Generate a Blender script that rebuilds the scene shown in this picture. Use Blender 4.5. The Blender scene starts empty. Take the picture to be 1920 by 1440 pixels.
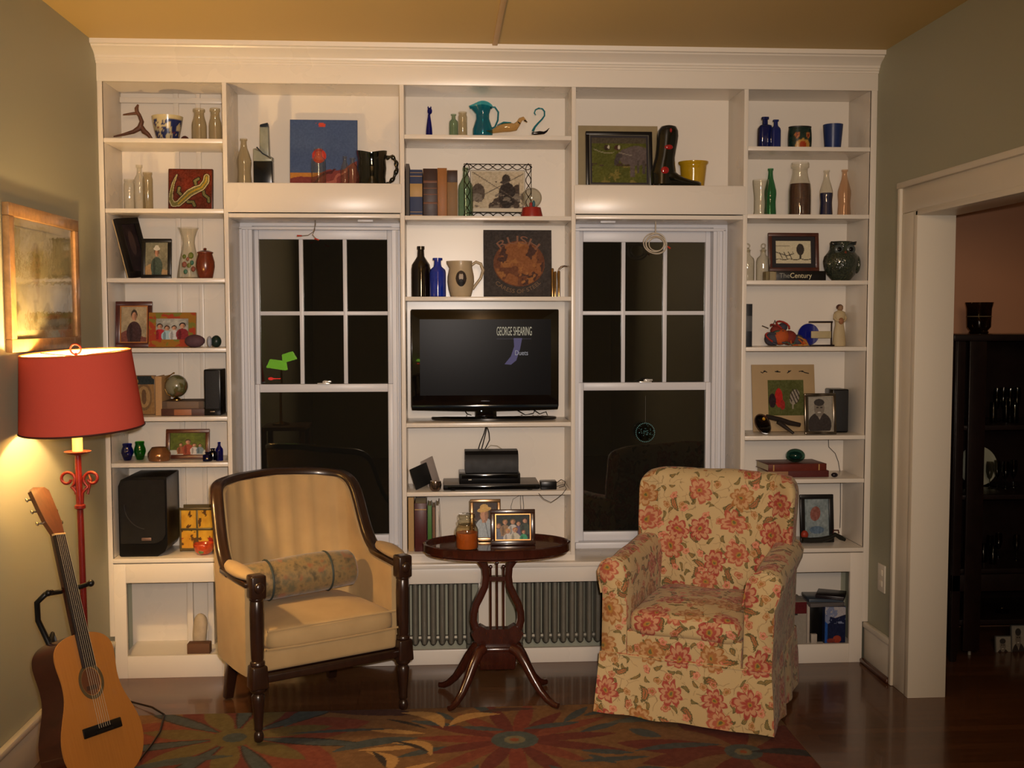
import bpy, bmesh, math, random
import numpy as np
from mathutils import Matrix, Vector
S = bpy.context.scene
COL = S.collection
pi = math.pi
# ---------------------------------------------------------------- camera
F, XC, YC, ZC, YAW, PIT, ROL = 2014.74, 1.4599, -4.8097, 1.5953, .0649, .0599, -.0014
cd = bpy.data.cameras.new('camera'); cam = bpy.data.objects.new('camera', cd); COL.objects.link(cam)
cd.sensor_width = 36; cd.lens = F / 1920 * 36; cd.clip_start = .05; cd.clip_end = 60
cam.matrix_world = Matrix.Translation((XC, YC, ZC)) @ Matrix.Rotation(-YAW, 4, 'Z') @ Matrix.Rotation(pi/2 - PIT, 4, 'X') @ Matrix.Rotation(ROL, 4, 'Z')
S.camera = cam
# ---------------------------------------------------------------- view, world, lights
S.view_settings.view_transform = 'Standard'; S.view_settings.look = 'None'
S.view_settings.exposure = .12; S.view_settings.gamma = 1; S.view_settings.use_curve_mapping = False
w = bpy.data.worlds.new('night'); S.world = w; w.use_nodes = True
w.node_tree.nodes['Background'].inputs[0].default_value = (.014, .010, .0065, 1)
w.node_tree.nodes['Background'].inputs[1].default_value = .45
S.cycles.max_bounces = 8; S.cycles.transparent_max_bounces = 16; S.cycles.caustics_reflective = False; S.cycles.caustics_refractive = False
S.cycles.use_denoising = True
S.cycles.sample_clamp_indirect = 4

def light(name, kind, loc, power, color, size=.1, target=None, spread=None):
    d = bpy.data.lights.new(name, kind); d.energy = power; d.color = color
    if kind == 'AREA':
        d.shape = 'DISK'; d.size = size
        if spread: d.spread = spread
    else: d.shadow_soft_size = size
    o = bpy.data.objects.new(name, d); COL.objects.link(o); o.location = loc
    if target: o.rotation_euler = (Vector(target) - Vector(loc)).to_track_quat('-Z', 'Y').to_euler()
    return o
# flash of the camera, warm lamp of the room behind the photographer, then added fill lights
light('camera_flash', 'SPOT', (XC + .05, YC + .02, ZC + .06), 330, (1, .88, .80), .02, target=(1.50, 0, 1.50))
bpy.data.lights['camera_flash'].spot_size = 1.30; bpy.data.lights['camera_flash'].spot_blend = 1
light('room_lamp', 'AREA', (1.66, -5.5, 2.15), 40, (1, .70, .42), .7, target=(1.3, 0, 1.5))
light('room_fill_light', 'POINT', (1.66, -3.7, 2.35), 10, (1, .58, .26), .12)  # added fill without a fixture, lifts the warm ambient on the walls
light('dining_fill_light', 'POINT', (5.0, -.9, 2.45), 3.2, (1, .62, .36), .1)  # added light, no source in view, brightens the dining room wall

# ---------------------------------------------------------------- rays of the calibrated camera -> points on real planes
def ray(u, v):
    x, y = (u - 960) / F, -(v - 720) / F
    c, s = math.cos(ROL), math.sin(ROL); x, y = c*x - s*y, s*x + c*y
    dy = math.cos(PIT) + y*math.sin(PIT); dz = -math.sin(PIT) + y*math.cos(PIT)
    c, s = math.cos(YAW), math.sin(YAW); return (x*c + dy*s, -x*s + dy*c, dz)
def PY(u, v, Y=0.0):
    d = ray(u, v); t = (Y - YC) / d[1]; return Vector((XC + t*d[0], Y, ZC + t*d[2]))
def PX(u, v, X):
    d = ray(u, v); t = (X - XC) / d[0]; return Vector((X, YC + t*d[1], ZC + t*d[2]))
def PZ(u, v, Z=0.0):
    d = ray(u, v); t = (Z - ZC) / d[2]; return Vector((XC + t*d[0], YC + t*d[1], Z))

# ---------------------------------------------------------------- objects
def tag(o, label=None, cat=None, group=None, kind=None):
    if label: o['label'] = label
    if cat: o['category'] = cat
    if group: o['group'] = group
    if kind: o['kind'] = kind
    return o
def thing(name, label, cat, loc=(0, 0, 0), rz=0, group=None, rot=None):
    o = bpy.data.objects.new(name, None); COL.objects.link(o); o.empty_display_size = .05
    o.location = loc; o.rotation_euler = rot if rot else (0, 0, rz)
    return tag(o, label, cat, group)
def as_world(o):
    M = Matrix.Translation(o.location) @ o.rotation_euler.to_matrix().to_4x4()
    return (as_world(o.parent) @ M) if o.parent else M
class MB:
    """collects shapes; build() links them as ONE mesh object"""
    def __init__(s): s.b = bmesh.new(); s.off = Matrix.Identity(4)
    def at(s, M): s.off = M; return s
    def v(s, p): return s.b.verts.new(s.off @ Vector(p))
    def face(s, vs):
        try: return s.b.faces.new(vs)
        except ValueError: return None
    def box(s, x0, x1, y0, y1, z0, z1, bev=0, seg=2):
        t = bmesh.new()
        vs = [t.verts.new((x, y, z)) for z in (z0, z1) for y in (y0, y1) for x in (x0, x1)]
        for f in ((0, 2, 3, 1), (4, 5, 7, 6), (0, 1, 5, 4), (1, 3, 7, 5), (3, 2, 6, 7), (2, 0, 4, 6)): t.faces.new([vs[i] for i in f])
        if bev: bmesh.ops.bevel(t, geom=t.edges[:], offset=bev, segments=seg, affect='EDGES', profile=.5)
        s.merge(t); return s
    def hexa(s, P, bev=0, seg=3):
        t = bmesh.new(); vs = [t.verts.new(p) for p in P]
        for f in ((0, 2, 3, 1), (4, 5, 7, 6), (0, 1, 5, 4), (1, 3, 7, 5), (3, 2, 6, 7), (2, 0, 4, 6)): t.faces.new([vs[i] for i in f])
        if bev: bmesh.ops.bevel(t, geom=t.edges[:], offset=bev, segments=seg, affect='EDGES', profile=.5)
        s.merge(t); return s
    def merge(s, t):
        m = {}
        for v in t.verts: m[v] = s.v(v.co)
        for f in t.faces: s.face([m[v] for v in f.verts])
        t.free()
    def rings(s, R, closed=True, cap0=True, cap1=True, loop=False):
        V = [[s.v(p) for p in r] for r in R]; n = len(V[0])
        if loop: V.append(V[0])
        for a, b in zip(V, V[1:]):
            for i in range(n if closed else n - 1):
                j = (i + 1) % n; s.face([a[i], a[j], b[j], b[i]])
        if not loop and closed:
            if cap0: s.face(V[0][::-1])
            if cap1: s.face(V[-1])
        return s
    def lathe(s, prof, n=28, c=(0, 0, 0), sx=1, sy=1, cap0=True, cap1=True, wob=None):
        R = []
        for r, z in prof:
            R.append([(c[0] + r*sx*math.cos(2*pi*i/n), c[1] + r*sy*math.sin(2*pi*i/n), c[2] + z) for i in range(n)])
        return s.rings(R, True, cap0, cap1)
    def tube(s, pts, r, n=8, caps=True, loop=False):
        pts = [Vector(p) for p in pts]; R = []; up = None; N = len(pts)
        for i, p in enumerate(pts):
            if loop: d = pts[(i+1) % N] - pts[i-1]
            else: d = pts[min(i+1, N-1)] - pts[max(i-1, 0)]
            if d.length < 1e-9: d = Vector((0, 0, 1))
            d.normalize()
            if up is None: up = d.orthogonal().normalized()
            up = (up - d*up.dot(d)); up = up.normalized() if up.length > 1e-6 else d.orthogonal().normalized()
            q = d.cross(up); rr = r[i] if isinstance(r, (list, tuple)) else r
            R.append([p + (up*math.cos(2*pi*k/n) + q*math.sin(2*pi*k/n))*rr for k in range(n)])
        return s.rings(R, True, caps, caps, loop)
    def prism(s, pts, d0, d1, axis='y'):
        f = {'y': lambda a, b, d: (a, d, b), 'x': lambda a, b, d: (d, a, b), 'z': lambda a, b, d: (a, b, d)}[axis]
        A = [s.v(f(a, b, d0)) for a, b in pts]; B = [s.v(f(a, b, d1)) for a, b in pts]; n = len(pts)
        s.face(A); s.face(B[::-1])
        for i in range(n): s.face([A[i], B[i], B[(i+1) % n], A[(i+1) % n]])
        return s
    def ball(s, c, r, n=14, m=10):
        rx, ry, rz = (r, r, r) if not isinstance(r, (tuple, list)) else r
        P = [(math.sin(pi*k/m), -math.cos(pi*k/m)*rz) for k in range(m + 1)]
        P[0] = (1e-4, -rz); P[-1] = (1e-4, rz)
        R = [[(c[0] + a*rx*math.cos(2*pi*i/n), c[1] + a*ry*math.sin(2*pi*i/n), c[2] + z) for i in range(n)] for a, z in P]
        return s.rings(R)
    def build(s, name, mat, parent=None, smooth=30, world=False, sub=0, uv=False, noise=0, seed=0):
        b = s.b; bmesh.ops.recalc_face_normals(b, faces=b.faces[:])
        if noise:
            rnd = random.Random(seed); ph = [rnd.uniform(0, 6) for _ in range(6)]
            for v in b.verts:
                c = v.co; k = noise*(math.sin(c.x*23+ph[0]+math.sin(c.z*17+ph[1])*1.3) + math.sin(c.z*31+ph[2]+c.y*19) + .6*math.sin(c.y*47+ph[3]+c.x*39))
                v.co = c + v.normal*k*.5 if v.normal.length > 0 else c
        if world and parent: bmesh.ops.transform(b, matrix=as_world(parent).inverted(), verts=b.verts[:])
        for f in b.faces: f.smooth = bool(smooth)
        me = bpy.data.meshes.new(name); 
        if uv: box_uv(b)
        b.to_mesh(me); b.free()
        if smooth and smooth < 180: me.set_sharp_from_angle(angle=math.radians(smooth))
        o = bpy.data.objects.new(name, me); COL.objects.link(o)
        if mat: me.materials.append(mat)
        if parent: o.parent = parent
        if sub:
            m = o.modifiers.new('subdivision', 'SUBSURF'); m.levels = m.render_levels = sub
        return o
def box_uv(b):
    L = b.loops.layers.uv.new('uv')
    b.normal_update()
    for f in b.faces:
        n = f.normal; ax = max(range(3), key=lambda i: abs(n[i]) * (1.25 if i == 1 else 1))
        for l in f.loops:
            c = l.vert.co
            l[L].uv = ((c.x, c.z), (c.x + .37, c.y + c.z*.3), (c.y + .71, c.z))[{1: 0, 2: 1, 0: 2}[ax]]
def simple(name, mb, mat, label, cat, group=None, base=None, **k):
    """a thing that is one mesh; its origin moves to base"""
    base = Vector(base if base else (0, 0, 0))
    bmesh.ops.translate(mb.b, verts=mb.b.verts[:], vec=-base)
    o = mb.build(name, mat, **k); o.location = base; return tag(o, label, cat, group)
def struct(name, mb, mat, parent=None, **k):
    o = mb.build(name, mat, parent, **k)
    if not parent: o['kind'] = 'structure'
    return o

# ---------------------------------------------------------------- materials
class NT:
    def __init__(s, name):
        s.m = bpy.data.materials.new(name); s.m.use_nodes = True; s.t = s.m.node_tree; s.n = s.t.nodes; s.p = s.n['Principled BSDF']; s.out = s.n['Material Output']
    def node(s, typ, ins=None, **k):
        o = s.n.new('ShaderNode' + typ)
        for a, b in k.items(): setattr(o, a, b)
        for a, b in (ins or {}).items(): s.set(o.inputs[a], b)
        return o
    def set(s, i, v):
        if isinstance(v, bpy.types.NodeSocket): s.t.links.new(v, i)
        elif isinstance(v, (tuple, list)) and i.type == 'RGBA': i.default_value = (*v[:3], 1)
        else: i.default_value = v
    def math(s, op, a, b=0.0, c=0.0, clamp=False):
        return s.node('Math', {0: a, 1: b, 2: c}, operation=op, use_clamp=clamp).outputs[0]
    def vm(s, op, a, b=(0, 0, 0)):
        o = s.node('VectorMath', {0: a, 1: b}, operation=op); return o.outputs['Value'] if op in ('LENGTH', 'DOT_PRODUCT', 'DISTANCE') else o.outputs[0]
    def mix(s, f, a, b, blend='MIX'):
        o = s.node('Mix', data_type='RGBA', blend_type=blend)
        s.set(o.inputs[0], f); s.set(o.inputs[6], a); s.set(o.inputs[7], b); return o.outputs[2]
    def ramp(s, f, stops, interp='LINEAR'):
        o = s.node('ValToRGB', {0: f}); r = o.color_ramp; r.interpolation = interp
        while len(r.elements) < len(stops): r.elements.new(.5)
        for e, (p, c) in zip(r.elements, stops): e.position = p; e.color = (*c[:3], 1)
        return o.outputs[0]
    def coord(s, kind='Object'): return s.node('TexCoord').outputs[kind]
    def map(s, v, scale=(1, 1, 1), loc=(0, 0, 0), rot=(0, 0, 0)): return s.node('Mapping', {0: v, 1: loc, 2: rot, 3: scale}).outputs[0]
    def noise(s, v, scale, detail=3, rough=.5, out=0): return s.node('TexNoise', {'Vector': v, 'Scale': scale, 'Detail': detail, 'Roughness': rough}).outputs[out]
    def step(s, x, e, w): # 1 below e, soft width w
        return s.node('MapRange', {0: x, 1: e - w, 2: e + w, 3: 1.0, 4: 0.0}, interpolation_type='SMOOTHSTEP').outputs[0]
    def bump(s, h, strength=.2, dist=.002): s.set(s.p.inputs['Normal'], s.node('Bump', {'Height': h, 'Strength': strength, 'Distance': dist}).outputs[0])
    def pbr(s, color=None, rough=None, metal=None, spec=None, coat=None, sheen=None):
        for k, v in (('Base Color', color), ('Roughness', rough), ('Metallic', metal), ('Specular IOR Level', spec), ('Coat Weight', coat), ('Sheen Weight', sheen)):
            if v is not None: s.set(s.p.inputs[k], v)
        return s
def lin(c):
    return tuple(((x/12.92) if x <= .04045 else ((x+.055)/1.055)**2.4) for x in (q/255 for q in c))
_mc = {}
def M(name, rgb, rough=.5, metal=0, spec=.5, var=.12, vs=30, bump=0, bs=200, coat=0, sheen=0):
    """plain material with a little procedural variation; rgb 0..255 sRGB"""
    if name in _mc: return _mc[name]
    t = NT(name); c = lin(rgb); co = t.coord()
    n = t.noise(co, vs, 4)
    t.pbr(t.mix(n, tuple(x*(1-var) for x in c), tuple(min(1, x*(1+var)) for x in c)), t.math('MULTIPLY_ADD', n, rough*.3, rough*.85), metal, spec*.7, coat, sheen)
    if bump: t.bump(t.noise(co, bs, 3), bump)
    _mc[name] = t.m; return t.m
def glass(name, rgb, edge=.45, rough=.03, gl=1.0, flat=False):
    """thin-walled glass: tinted see-through walls, deeper colour where the wall is seen edge-on, mirror sheen by Fresnel"""
    if name in _mc: return _mc[name]
    t = NT(name); c = lin(rgb)
    n = t.noise(t.coord(), 45, 2)
    lw = t.node('LayerWeight', {'Blend': .35}).outputs['Facing']
    k = t.math('POWER', lw, 2.2)
    col = t.mix(k, c, tuple(x*edge for x in c)); col = t.mix(t.math('MULTIPLY', n, .18), col, tuple(x*(1 if flat else .7) for x in c))
    tr = t.node('BsdfTransparent', {0: col}).outputs[0]
    gs = t.node('BsdfGlossy', {'Color': (1, 1, 1), 'Roughness': rough})
    if not flat: t.set(gs.inputs['Normal'], t.node('Bump', {'Height': n, 'Strength': .12, 'Distance': .004}).outputs[0])
    f5 = t.node('LayerWeight', {'Blend': .5}).outputs['Facing']; fr = t.math('MULTIPLY', t.math('MULTIPLY_ADD', t.math('POWER', f5, 5.0), .9, .045), gl, clamp=True)
    mx = t.node('MixShader', {0: fr, 1: tr, 2: gs.outputs[0]})
    t.set(t.out.inputs[0], mx.outputs[0]); t.m.use_transparent_shadow = True if hasattr(t.m, 'use_transparent_shadow') else True
    _mc[name] = t.m; return t.m
def vcol(name, rough=.4, bump=0, coat=0, bs=300, emit=0, spec=.4):
    if name in _mc: return _mc[name]
    t = NT(name); a = t.node('Attribute', attribute_name='col').outputs['Color']; co = t.coord(); n = t.noise(co, 400, 2)
    t.pbr(t.mix(t.math('MULTIPLY', n, .15), a, (0, 0, 0)), rough, spec=spec, coat=coat)
    if bump: t.bump(t.noise(co, bs, 3), bump)
    if emit: t.set(t.p.inputs['Emission Color'], a); t.set(t.p.inputs['Emission Strength'], emit)
    _mc[name] = t.m; return t.m

WHITE = M('white_gloss_paint', (224, 216, 204), .28, var=.015, vs=2, bump=.03, bs=60, spec=.6)
WHITE2 = M('white_sash_paint', (212, 212, 216), .35, var=.02, vs=4, bump=.05, bs=60)
BLACK = M('black_plastic', (9, 9, 10), .30, bump=.02, spec=.4)
BLACKW = M('black_wood', (20, 18, 18), .3)
GOLDW = M('brass_metal', (190, 150, 80), .25, 1)
def wood(name, rgb, rough=.3, dark=.45, scale=(3, 30, 3), coat=.3):
    if name in _mc: return _mc[name]
    t = NT(name); c = lin(rgb); v = t.map(t.coord(), scale)
    n = t.noise(v, 4, 6, .6); n2 = t.noise(v, 18, 3)
    f = t.math('MULTIPLY_ADD', n2, .35, t.math('MULTIPLY', n, .75))
    t.pbr(t.ramp(f, [(.3, tuple(x*dark for x in c)), (.7, c)]), rough, coat=coat)
    t.bump(n2, .08); _mc[name] = t.m; return t.m
MAHOG = wood('mahogany_wood', (64, 28, 19), .25, scale=(6, 6, 1.5))
WALNUT = wood('walnut_wood', (46, 27, 19), .28, scale=(8, 8, 2))

# ---------------------------------------------------------------- painted pictures (vertex-coloured sheets)
def hsh(i, j, s): 
    x = np.sin(i*127.1 + j*311.7 + s*74.7)*43758.5453; return x - np.floor(x)
def vn(U, V, f, s=0):
    x, y = U*f, V*f; i, j = np.floor(x), np.floor(y); a, b = x-i, y-j; a = a*a*(3-2*a); b = b*b*(3-2*b)
    return (hsh(i, j, s)*(1-a)+hsh(i+1, j, s)*a)*(1-b) + (hsh(i, j+1, s)*(1-a)+hsh(i+1, j+1, s)*a)*b
def fbm(U, V, f, s=0): return vn(U, V, f, s)*.55 + vn(U, V, f*2.1, s+3)*.3 + vn(U, V, f*4.3, s+7)*.15
class Art:
    """canvas of 0..1 coordinates, colours in 0..255 sRGB"""
    def __init__(s, U, V): s.U, s.V = U, V; s.C = np.zeros(U.shape + (3,))
    def fill(s, c, mask=None, a=1):
        m = np.ones(s.U.shape) if mask is None else mask.astype(float)
        m = (m*a)[..., None]; s.C = s.C*(1-m) + np.array(c, float)*m; return s
    def ell(s, cx, cy, rx, ry, c, rot=0, a=1):
        x, y = s.U-cx, s.V-cy; k, q = math.cos(rot), math.sin(rot)
        return s.fill(c, ((x*k+y*q)/rx)**2 + ((-x*q+y*k)/ry)**2 < 1, a)
    def rect(s, x0, y0, x1, y1, c, a=1): return s.fill(c, (s.U >= x0) & (s.U <= x1) & (s.V >= y0) & (s.V <= y1), a)
    def blend(s, c, f): f = np.clip(f, 0, 1)[..., None]; s.C = s.C*(1-f) + np.array(c, float)*f; return s
    def speck(s, amt=25, f=20, seed=1): s.C = np.clip(s.C + ((fbm(s.U, s.V, f, seed)-.5)*2*amt)[..., None], 0, 255); return s
    def person(s, x, y, h, shirt, skin=(190, 140, 110), hair=(60, 40, 30), w=1):
        s.ell(x, y+h*.22, h*.24*w, h*.34, shirt); s.rect(x-h*.2*w, y-h*.15, x+h*.2*w, y+h*.25, shirt)
        s.ell(x, y+h*.75, h*.12, h*.15, hair); s.ell(x, y+h*.70, h*.092, h*.125, skin); s.ell(x+h*.05, y+h*.69, h*.04, h*.11, tuple(c*.78 for c in skin)); s.ell(x-h*.1*w, y+h*.2, h*.06, h*.3, tuple(c*.75 for c in shirt)); return s
def paint(name, w, h, fn, mat, parent=None, nx=64, ny=None, loc=(0, 0, 0), flat=None):
    """upright sheet, width w along x, height h along z from loc (bottom centre), facing -y; flat='z' lies face up"""
    ny = ny or max(8, int(nx*h/w)); u = np.linspace(0, 1, nx+1); v = np.linspace(0, 1, ny+1); U, V = np.meshgrid(u, v)
    a = Art(U, V); fn(a); C = np.clip(a.C/255, 0, 1); C = np.where(C <= .04045, C/12.92, ((C+.055)/1.055)**2.4)
    if flat == 'z': P = np.stack([(U-.5)*w+loc[0], (V-.5)*h+loc[1], U*0+loc[2]], -1)
    else: P = np.stack([(U-.5)*w+loc[0], U*0+loc[1], V*h+loc[2]], -1)
    return grid_mesh(name, P, C, mat, parent)
def grid_mesh(name, P, C, mat, parent=None, smooth=False):
    ny, nx = P.shape[0]-1, P.shape[1]-1; idx = np.arange((ny+1)*(nx+1)).reshape(ny+1, nx+1)
    Fc = np.stack([idx[:-1, :-1], idx[:-1, 1:], idx[1:, 1:], idx[1:, :-1]], -1).reshape(-1, 4)
    me = bpy.data.meshes.new(name); me.vertices.add(P.shape[0]*P.shape[1]); me.vertices.foreach_set('co', P.reshape(-1).astype(np.float32))
    me.loops.add(Fc.size); me.loops.foreach_set('vertex_index', Fc.reshape(-1).astype(np.int32))
    me.polygons.add(len(Fc)); me.polygons.foreach_set('loop_start', (np.arange(len(Fc))*4).astype(np.int32))
    me.update(calc_edges=True)
    A = me.color_attributes.new('col', 'FLOAT_COLOR', 'POINT')
    A.data.foreach_set('color', np.concatenate([C.reshape(-1, 3), np.ones((C.size//3, 1))], 1).reshape(-1).astype(np.float32))
    if smooth: me.polygons.foreach_set('use_smooth', np.ones(len(Fc), bool))
    o = bpy.data.objects.new(name, me); COL.objects.link(o); me.materials.append(mat)
    if parent: o.parent = parent
    return o
PHOTO = vcol('photo_print', .45, spec=.15)
MATTE = vcol('printed_card', .6, spec=.2)
def text(name, s, size, mat, parent, loc, rot=(pi/2, 0, 0), ext=.0004, sx=1, align='LEFT', follow=None, off=0):
    cu = bpy.data.curves.new(name, 'FONT'); cu.body = s; cu.size = size; cu.extrude = ext; cu.align_x = align; cu.offset = off
    o = bpy.data.objects.new(name, cu); COL.objects.link(o)
    bpy.context.view_layer.update()
    me = bpy.data.meshes.new_from_object(o.evaluated_get(bpy.context.evaluated_depsgraph_get()))
    bpy.data.objects.remove(o); bpy.data.curves.remove(cu)
    me.name = name; me.materials.clear(); me.materials.append(mat)
    if sx != 1:
        for v in me.vertices: v.co.x *= sx
    if follow:
        for v in me.vertices: v.co = Vector(follow(v.co.x, v.co.y)) + Vector((0, 0, v.co.z))
    n = bpy.data.objects.new(name, me); COL.objects.link(n); n.parent = parent; n.location = loc; n.rotation_euler = rot
    return n
# ================================================================ THE SETTING
def wallmat(name, rgb, b=.12):
    t = NT(name); c = lin(rgb); co = t.coord(); n = t.noise(co, 1.2, 3)
    t.pbr(t.mix(n, tuple(x*.95 for x in c), tuple(x*1.05 for x in c)), .6); t.bump(t.noise(co, 180, 3), b, .001); return t.m
SAGE = wallmat('sage_wall_paint', (158, 157, 136)); CEILM = wallmat('tan_ceiling_paint', (196, 168, 106)); TERRA = wallmat('terracotta_wall_paint', (176, 128, 96))
def floor_mat():
    t = NT('oak_floorboards'); v = t.coord()
    br = t.node('TexBrick', {'Vector': v, 'Color1': (.9, .9, .9), 'Color2': (.55, .55, .55), 'Mortar': (0, 0, 0), 'Scale': 1, 'Mortar Size': .0012, 'Brick Width': 1.1, 'Row Height': .057, 'Bias': 0}, offset=.37)
    g = t.noise(t.map(v, (1.5, 22, 1)), 5, 6, .65)
    c = t.mix(g, lin((74, 45, 29)), lin((124, 82, 54)))
    c = t.mix(.75, c, br.outputs[0], 'MULTIPLY')
    t.pbr(c, t.math('MULTIPLY_ADD', g, .12, .14), coat=.2); t.bump(t.math('MULTIPLY_ADD', br.outputs[1], -1.0, t.math('MULTIPLY', g, .15)), .15, .001); return t.m
XL, XR, HC, YB = -.02, 3.43, 2.785, .27     # left wall, right wall, ceiling, back of the shelves
YF = -7.0
struct('floor', MB().box(-.3, 7.0, YF, 1.2, -.08, 0), floor_mat())
struct('ceiling', MB().box(-.3, 7.0, YF, 1.2, HC, HC + .1), CEILM)
struct('trim_1', MB().box(1.683, 1.706, YF, -.09, HC - .008, HC, .002), M('batten_paint', (200, 166, 108), .5, var=.03))
struct('wall_left', MB().box(XL - .15, XL, YF, .6, 0, HC), SAGE)
struct('wall_front', MB().box(-.3, 7.0, YF - .1, YF, 0, HC), SAGE)
# back wall with two window openings
WZ0, WZ1 = .50, 2.06
W1 = (PY(470, 600, YB).x, PY(741, 600, YB).x); W2 = (PY(1081, 600, YB).x, PY(1341, 600, YB).x)
b = MB(); 
for x0, x1 in ((-.2, W1[0]), (W1[1], W2[0]), (W2[1], XR + .17)): b.box(x0, x1, YB + .012, .45, 0, HC)
for x0, x1 in (W1, W2): b.box(x0, x1, YB + .012, .45, 0, WZ0 - .01); b.box(x0, x1, YB + .012, .45, WZ1, HC)
struct('wall_back', b, SAGE)
# right wall with doorway: jamb face at y=-.49, head at z=2.03
JY = -.47
b = MB().box(XR, XR + .12, JY + .02, .6, 0, HC).box(XR, XR + .12, -2.0, JY + .02, 2.04, HC).box(XR, XR + .12, YF, -2.0, 0, HC)
struct('wall_right', b, SAGE)
CAS = M('casing_paint', (214, 206, 190), .35, var=.02, vs=3, bump=.05, bs=60)
b = MB()
b.box(XR - .022, XR + .142, JY - .018, JY + .02, 0, 2.04, .002)           # jamb board facing the camera
b.box(XR - .022, XR + .142, -2.0, -1.98, 0, 2.04, .002)
b.box(XR - .022, XR + .142, -2.0, JY, 2.02, 2.045, .002)
b.box(XR - .02, XR, JY - .004, JY + .155, 0, 2.04, .004)                   # casing on this side
b.box(XR - .032, XR, JY + .135, JY + .162, 0, 2.155, .006)
b.box(XR - .02, XR, -2.15, JY + .155, 2.04, 2.15, .004)
b.box(XR - .036, XR, -2.16, JY + .165, 2.145, 2.172, .006)
b.box(XR + .12, XR + .14, JY, JY + .13, 0, 2.04, .004)
struct('door_1', b, CAS)
# dining room beyond
struct('wall_far', MB().box(XR + .12, 7.0, .52, .62, 0, HC), TERRA)
struct('wall_side', MB().box(6.9, 7.0, YF, .6, 0, HC), TERRA)
# baseboards
def baseb(name, pts):
    b = MB()
    for f in pts: f(b)
    struct(name, b, CAS)
baseb('baseboard_right', [lambda b: b.box(XR - .018, XR, JY + .16, -.001, 0, .175, .003), lambda b: b.box(XR - .026, XR, JY + .16, -.001, .165, .19, .006)])
struct('trim_2', MB().box(XR - .04, XR - .016, JY + .16, -.004, 0, .022, .008), wood('shoe_wood', (84, 44, 26), .3))
baseb('baseboard_left', [lambda b: b.box(XL, XL + .018, YF, -.001, 0, .155, .003), lambda b: b.box(XL, XL + .026, YF, -.001, .145, .172, .006)])

# ---- windows
PANE = glass('window_glass', (240, 243, 242), .95, .0, 1.3, flat=True)
def window(n, W, gx, mx, sash):
    """gx glass px limits, mx muntin px; all at the plane of the sash"""
    yu, yl = YB + .055, YB + .03
    x0, x1 = W
    zt = PY(600, 449 if n == 1 else 452, yu).z; zmid = PY(600, 728, yl).z; zb = PY(600, 1004, yl).z
    b = MB()
    b.box(x0 - .0, x0 + .012, YB - .0, .42, WZ0, WZ1); b.box(x1 - .012, x1, YB, .42, WZ0, WZ1); b.box(x0, x1, YB, .42, WZ1 - .012, WZ1)
    b.box(x0 - .005, x1 + .005, YB - .02, .42, WZ0 - .012, WZ0 + .028, .004)
    r = struct('window_%d' % n, b, WHITE2); 
    g0, g1 = PY(gx[0], 600, yu).x, PY(gx[1], 600, yu).x
    def sash_part(nm, y, za, zc, bottomrail, toprail, munt):
        s = MB(); t = .03
        s.box(x0 + .012, g0, y, y + t, za, zc, .003); s.box(g1, x1 - .012, y, y + t, za, zc, .003)
        s.box(g0, g1, y, y + t, za, za + bottomrail, .003); s.box(g0, g1, y, y + t, zc - toprail, zc, .003)
        if munt:
            for a in mx:
                xa = PY(a, 600, y).x; s.box(xa - .0095, xa + .0095, y + .0055, y + t - .0055, za + bottomrail, zc - toprail, .002)
            zm = PY(600, 587.5, y).z; s.box(g0, g1, y + .006, y + t - .006, zm - .0095, zm + .0095, .002)
        o = s.build(nm, WHITE2, r)
        MB().box(g0 - .004, g1 + .004, y + .014, y + .018, za + bottomrail - .004, zc - toprail + .004).build('pane', PANE, o, smooth=0)
        return o
    sash_part('upper_sash', yu, zmid - .015, WZ1 - .012, .03, WZ1 - .012 - zt, True)
    sash_part('lower_sash', yl - .006, WZ0 + .028, zmid + .02, zb - WZ0 - .028, .038, False)
    xm = (g0 + g1)/2
    MB().box(xm - .03, xm + .03, yl - .022, yl + .01, zmid + .02, zmid + .026, .002).ball((xm + .008, yl - .008, zmid + .03), (.016, .01, .008)).box(xm - .002, xm + .035, yl - .016, yl - .006, zmid + .028, zmid + .036, .002).build('sash_lock', M('lock_metal', (225, 222, 215), .2, .4), r)
    # outer casing around the opening (flat boards with a bead)
    c = MB()
    return r
w1 = window(1, W1, (487, 727), (565.5, 647.5), None)
w2 = window(2, W2, (1093, 1322), (1169, 1247), None)
# ================================================================ BUILT-IN BOOKCASE
bk = thing('built_in_bookcase', 'white painted built-in bookcase covering the back wall around both windows', 'bookcase', (1.7, 0, 0))
def bp(name, mb, mat=WHITE, **k): return mb.build(name, mat, bk, world=True, **k)
XD = {0: (-.019, .002), 1: (.510, .529), 2: (1.278, 1.298), 3: (2.040, 2.059), 4: (2.8195, 2.839), 5: (3.402, 3.43)}
ZB = 2.628
bp('side_panel', MB().box(XD[0][0], XD[0][1], 0, YB, .54, ZB, .0015)); bp('side_panel', MB().box(XD[5][0], XD[5][1], 0, YB, .54, ZB, .0015))
bp('stile', MB().box(-.02, .002, -.004, .012, .19, ZB, .003)); bp('stile', MB().box(3.402, 3.43, -.004, .012, .19, ZB, .003))
for k, z0 in ((1, 0.0), (2, .526), (3, .526), (4, 0.0)): bp('divider', MB().box(*XD[k], 0, YB, z0, ZB, .0015))
bp('fascia', MB().box(-.02, 3.43, -.006, .014, ZB - .004, 2.72, .0015)); bp('top_board', MB().box(-.02, 3.43, .014, YB, ZB, ZB + .02))
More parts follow.
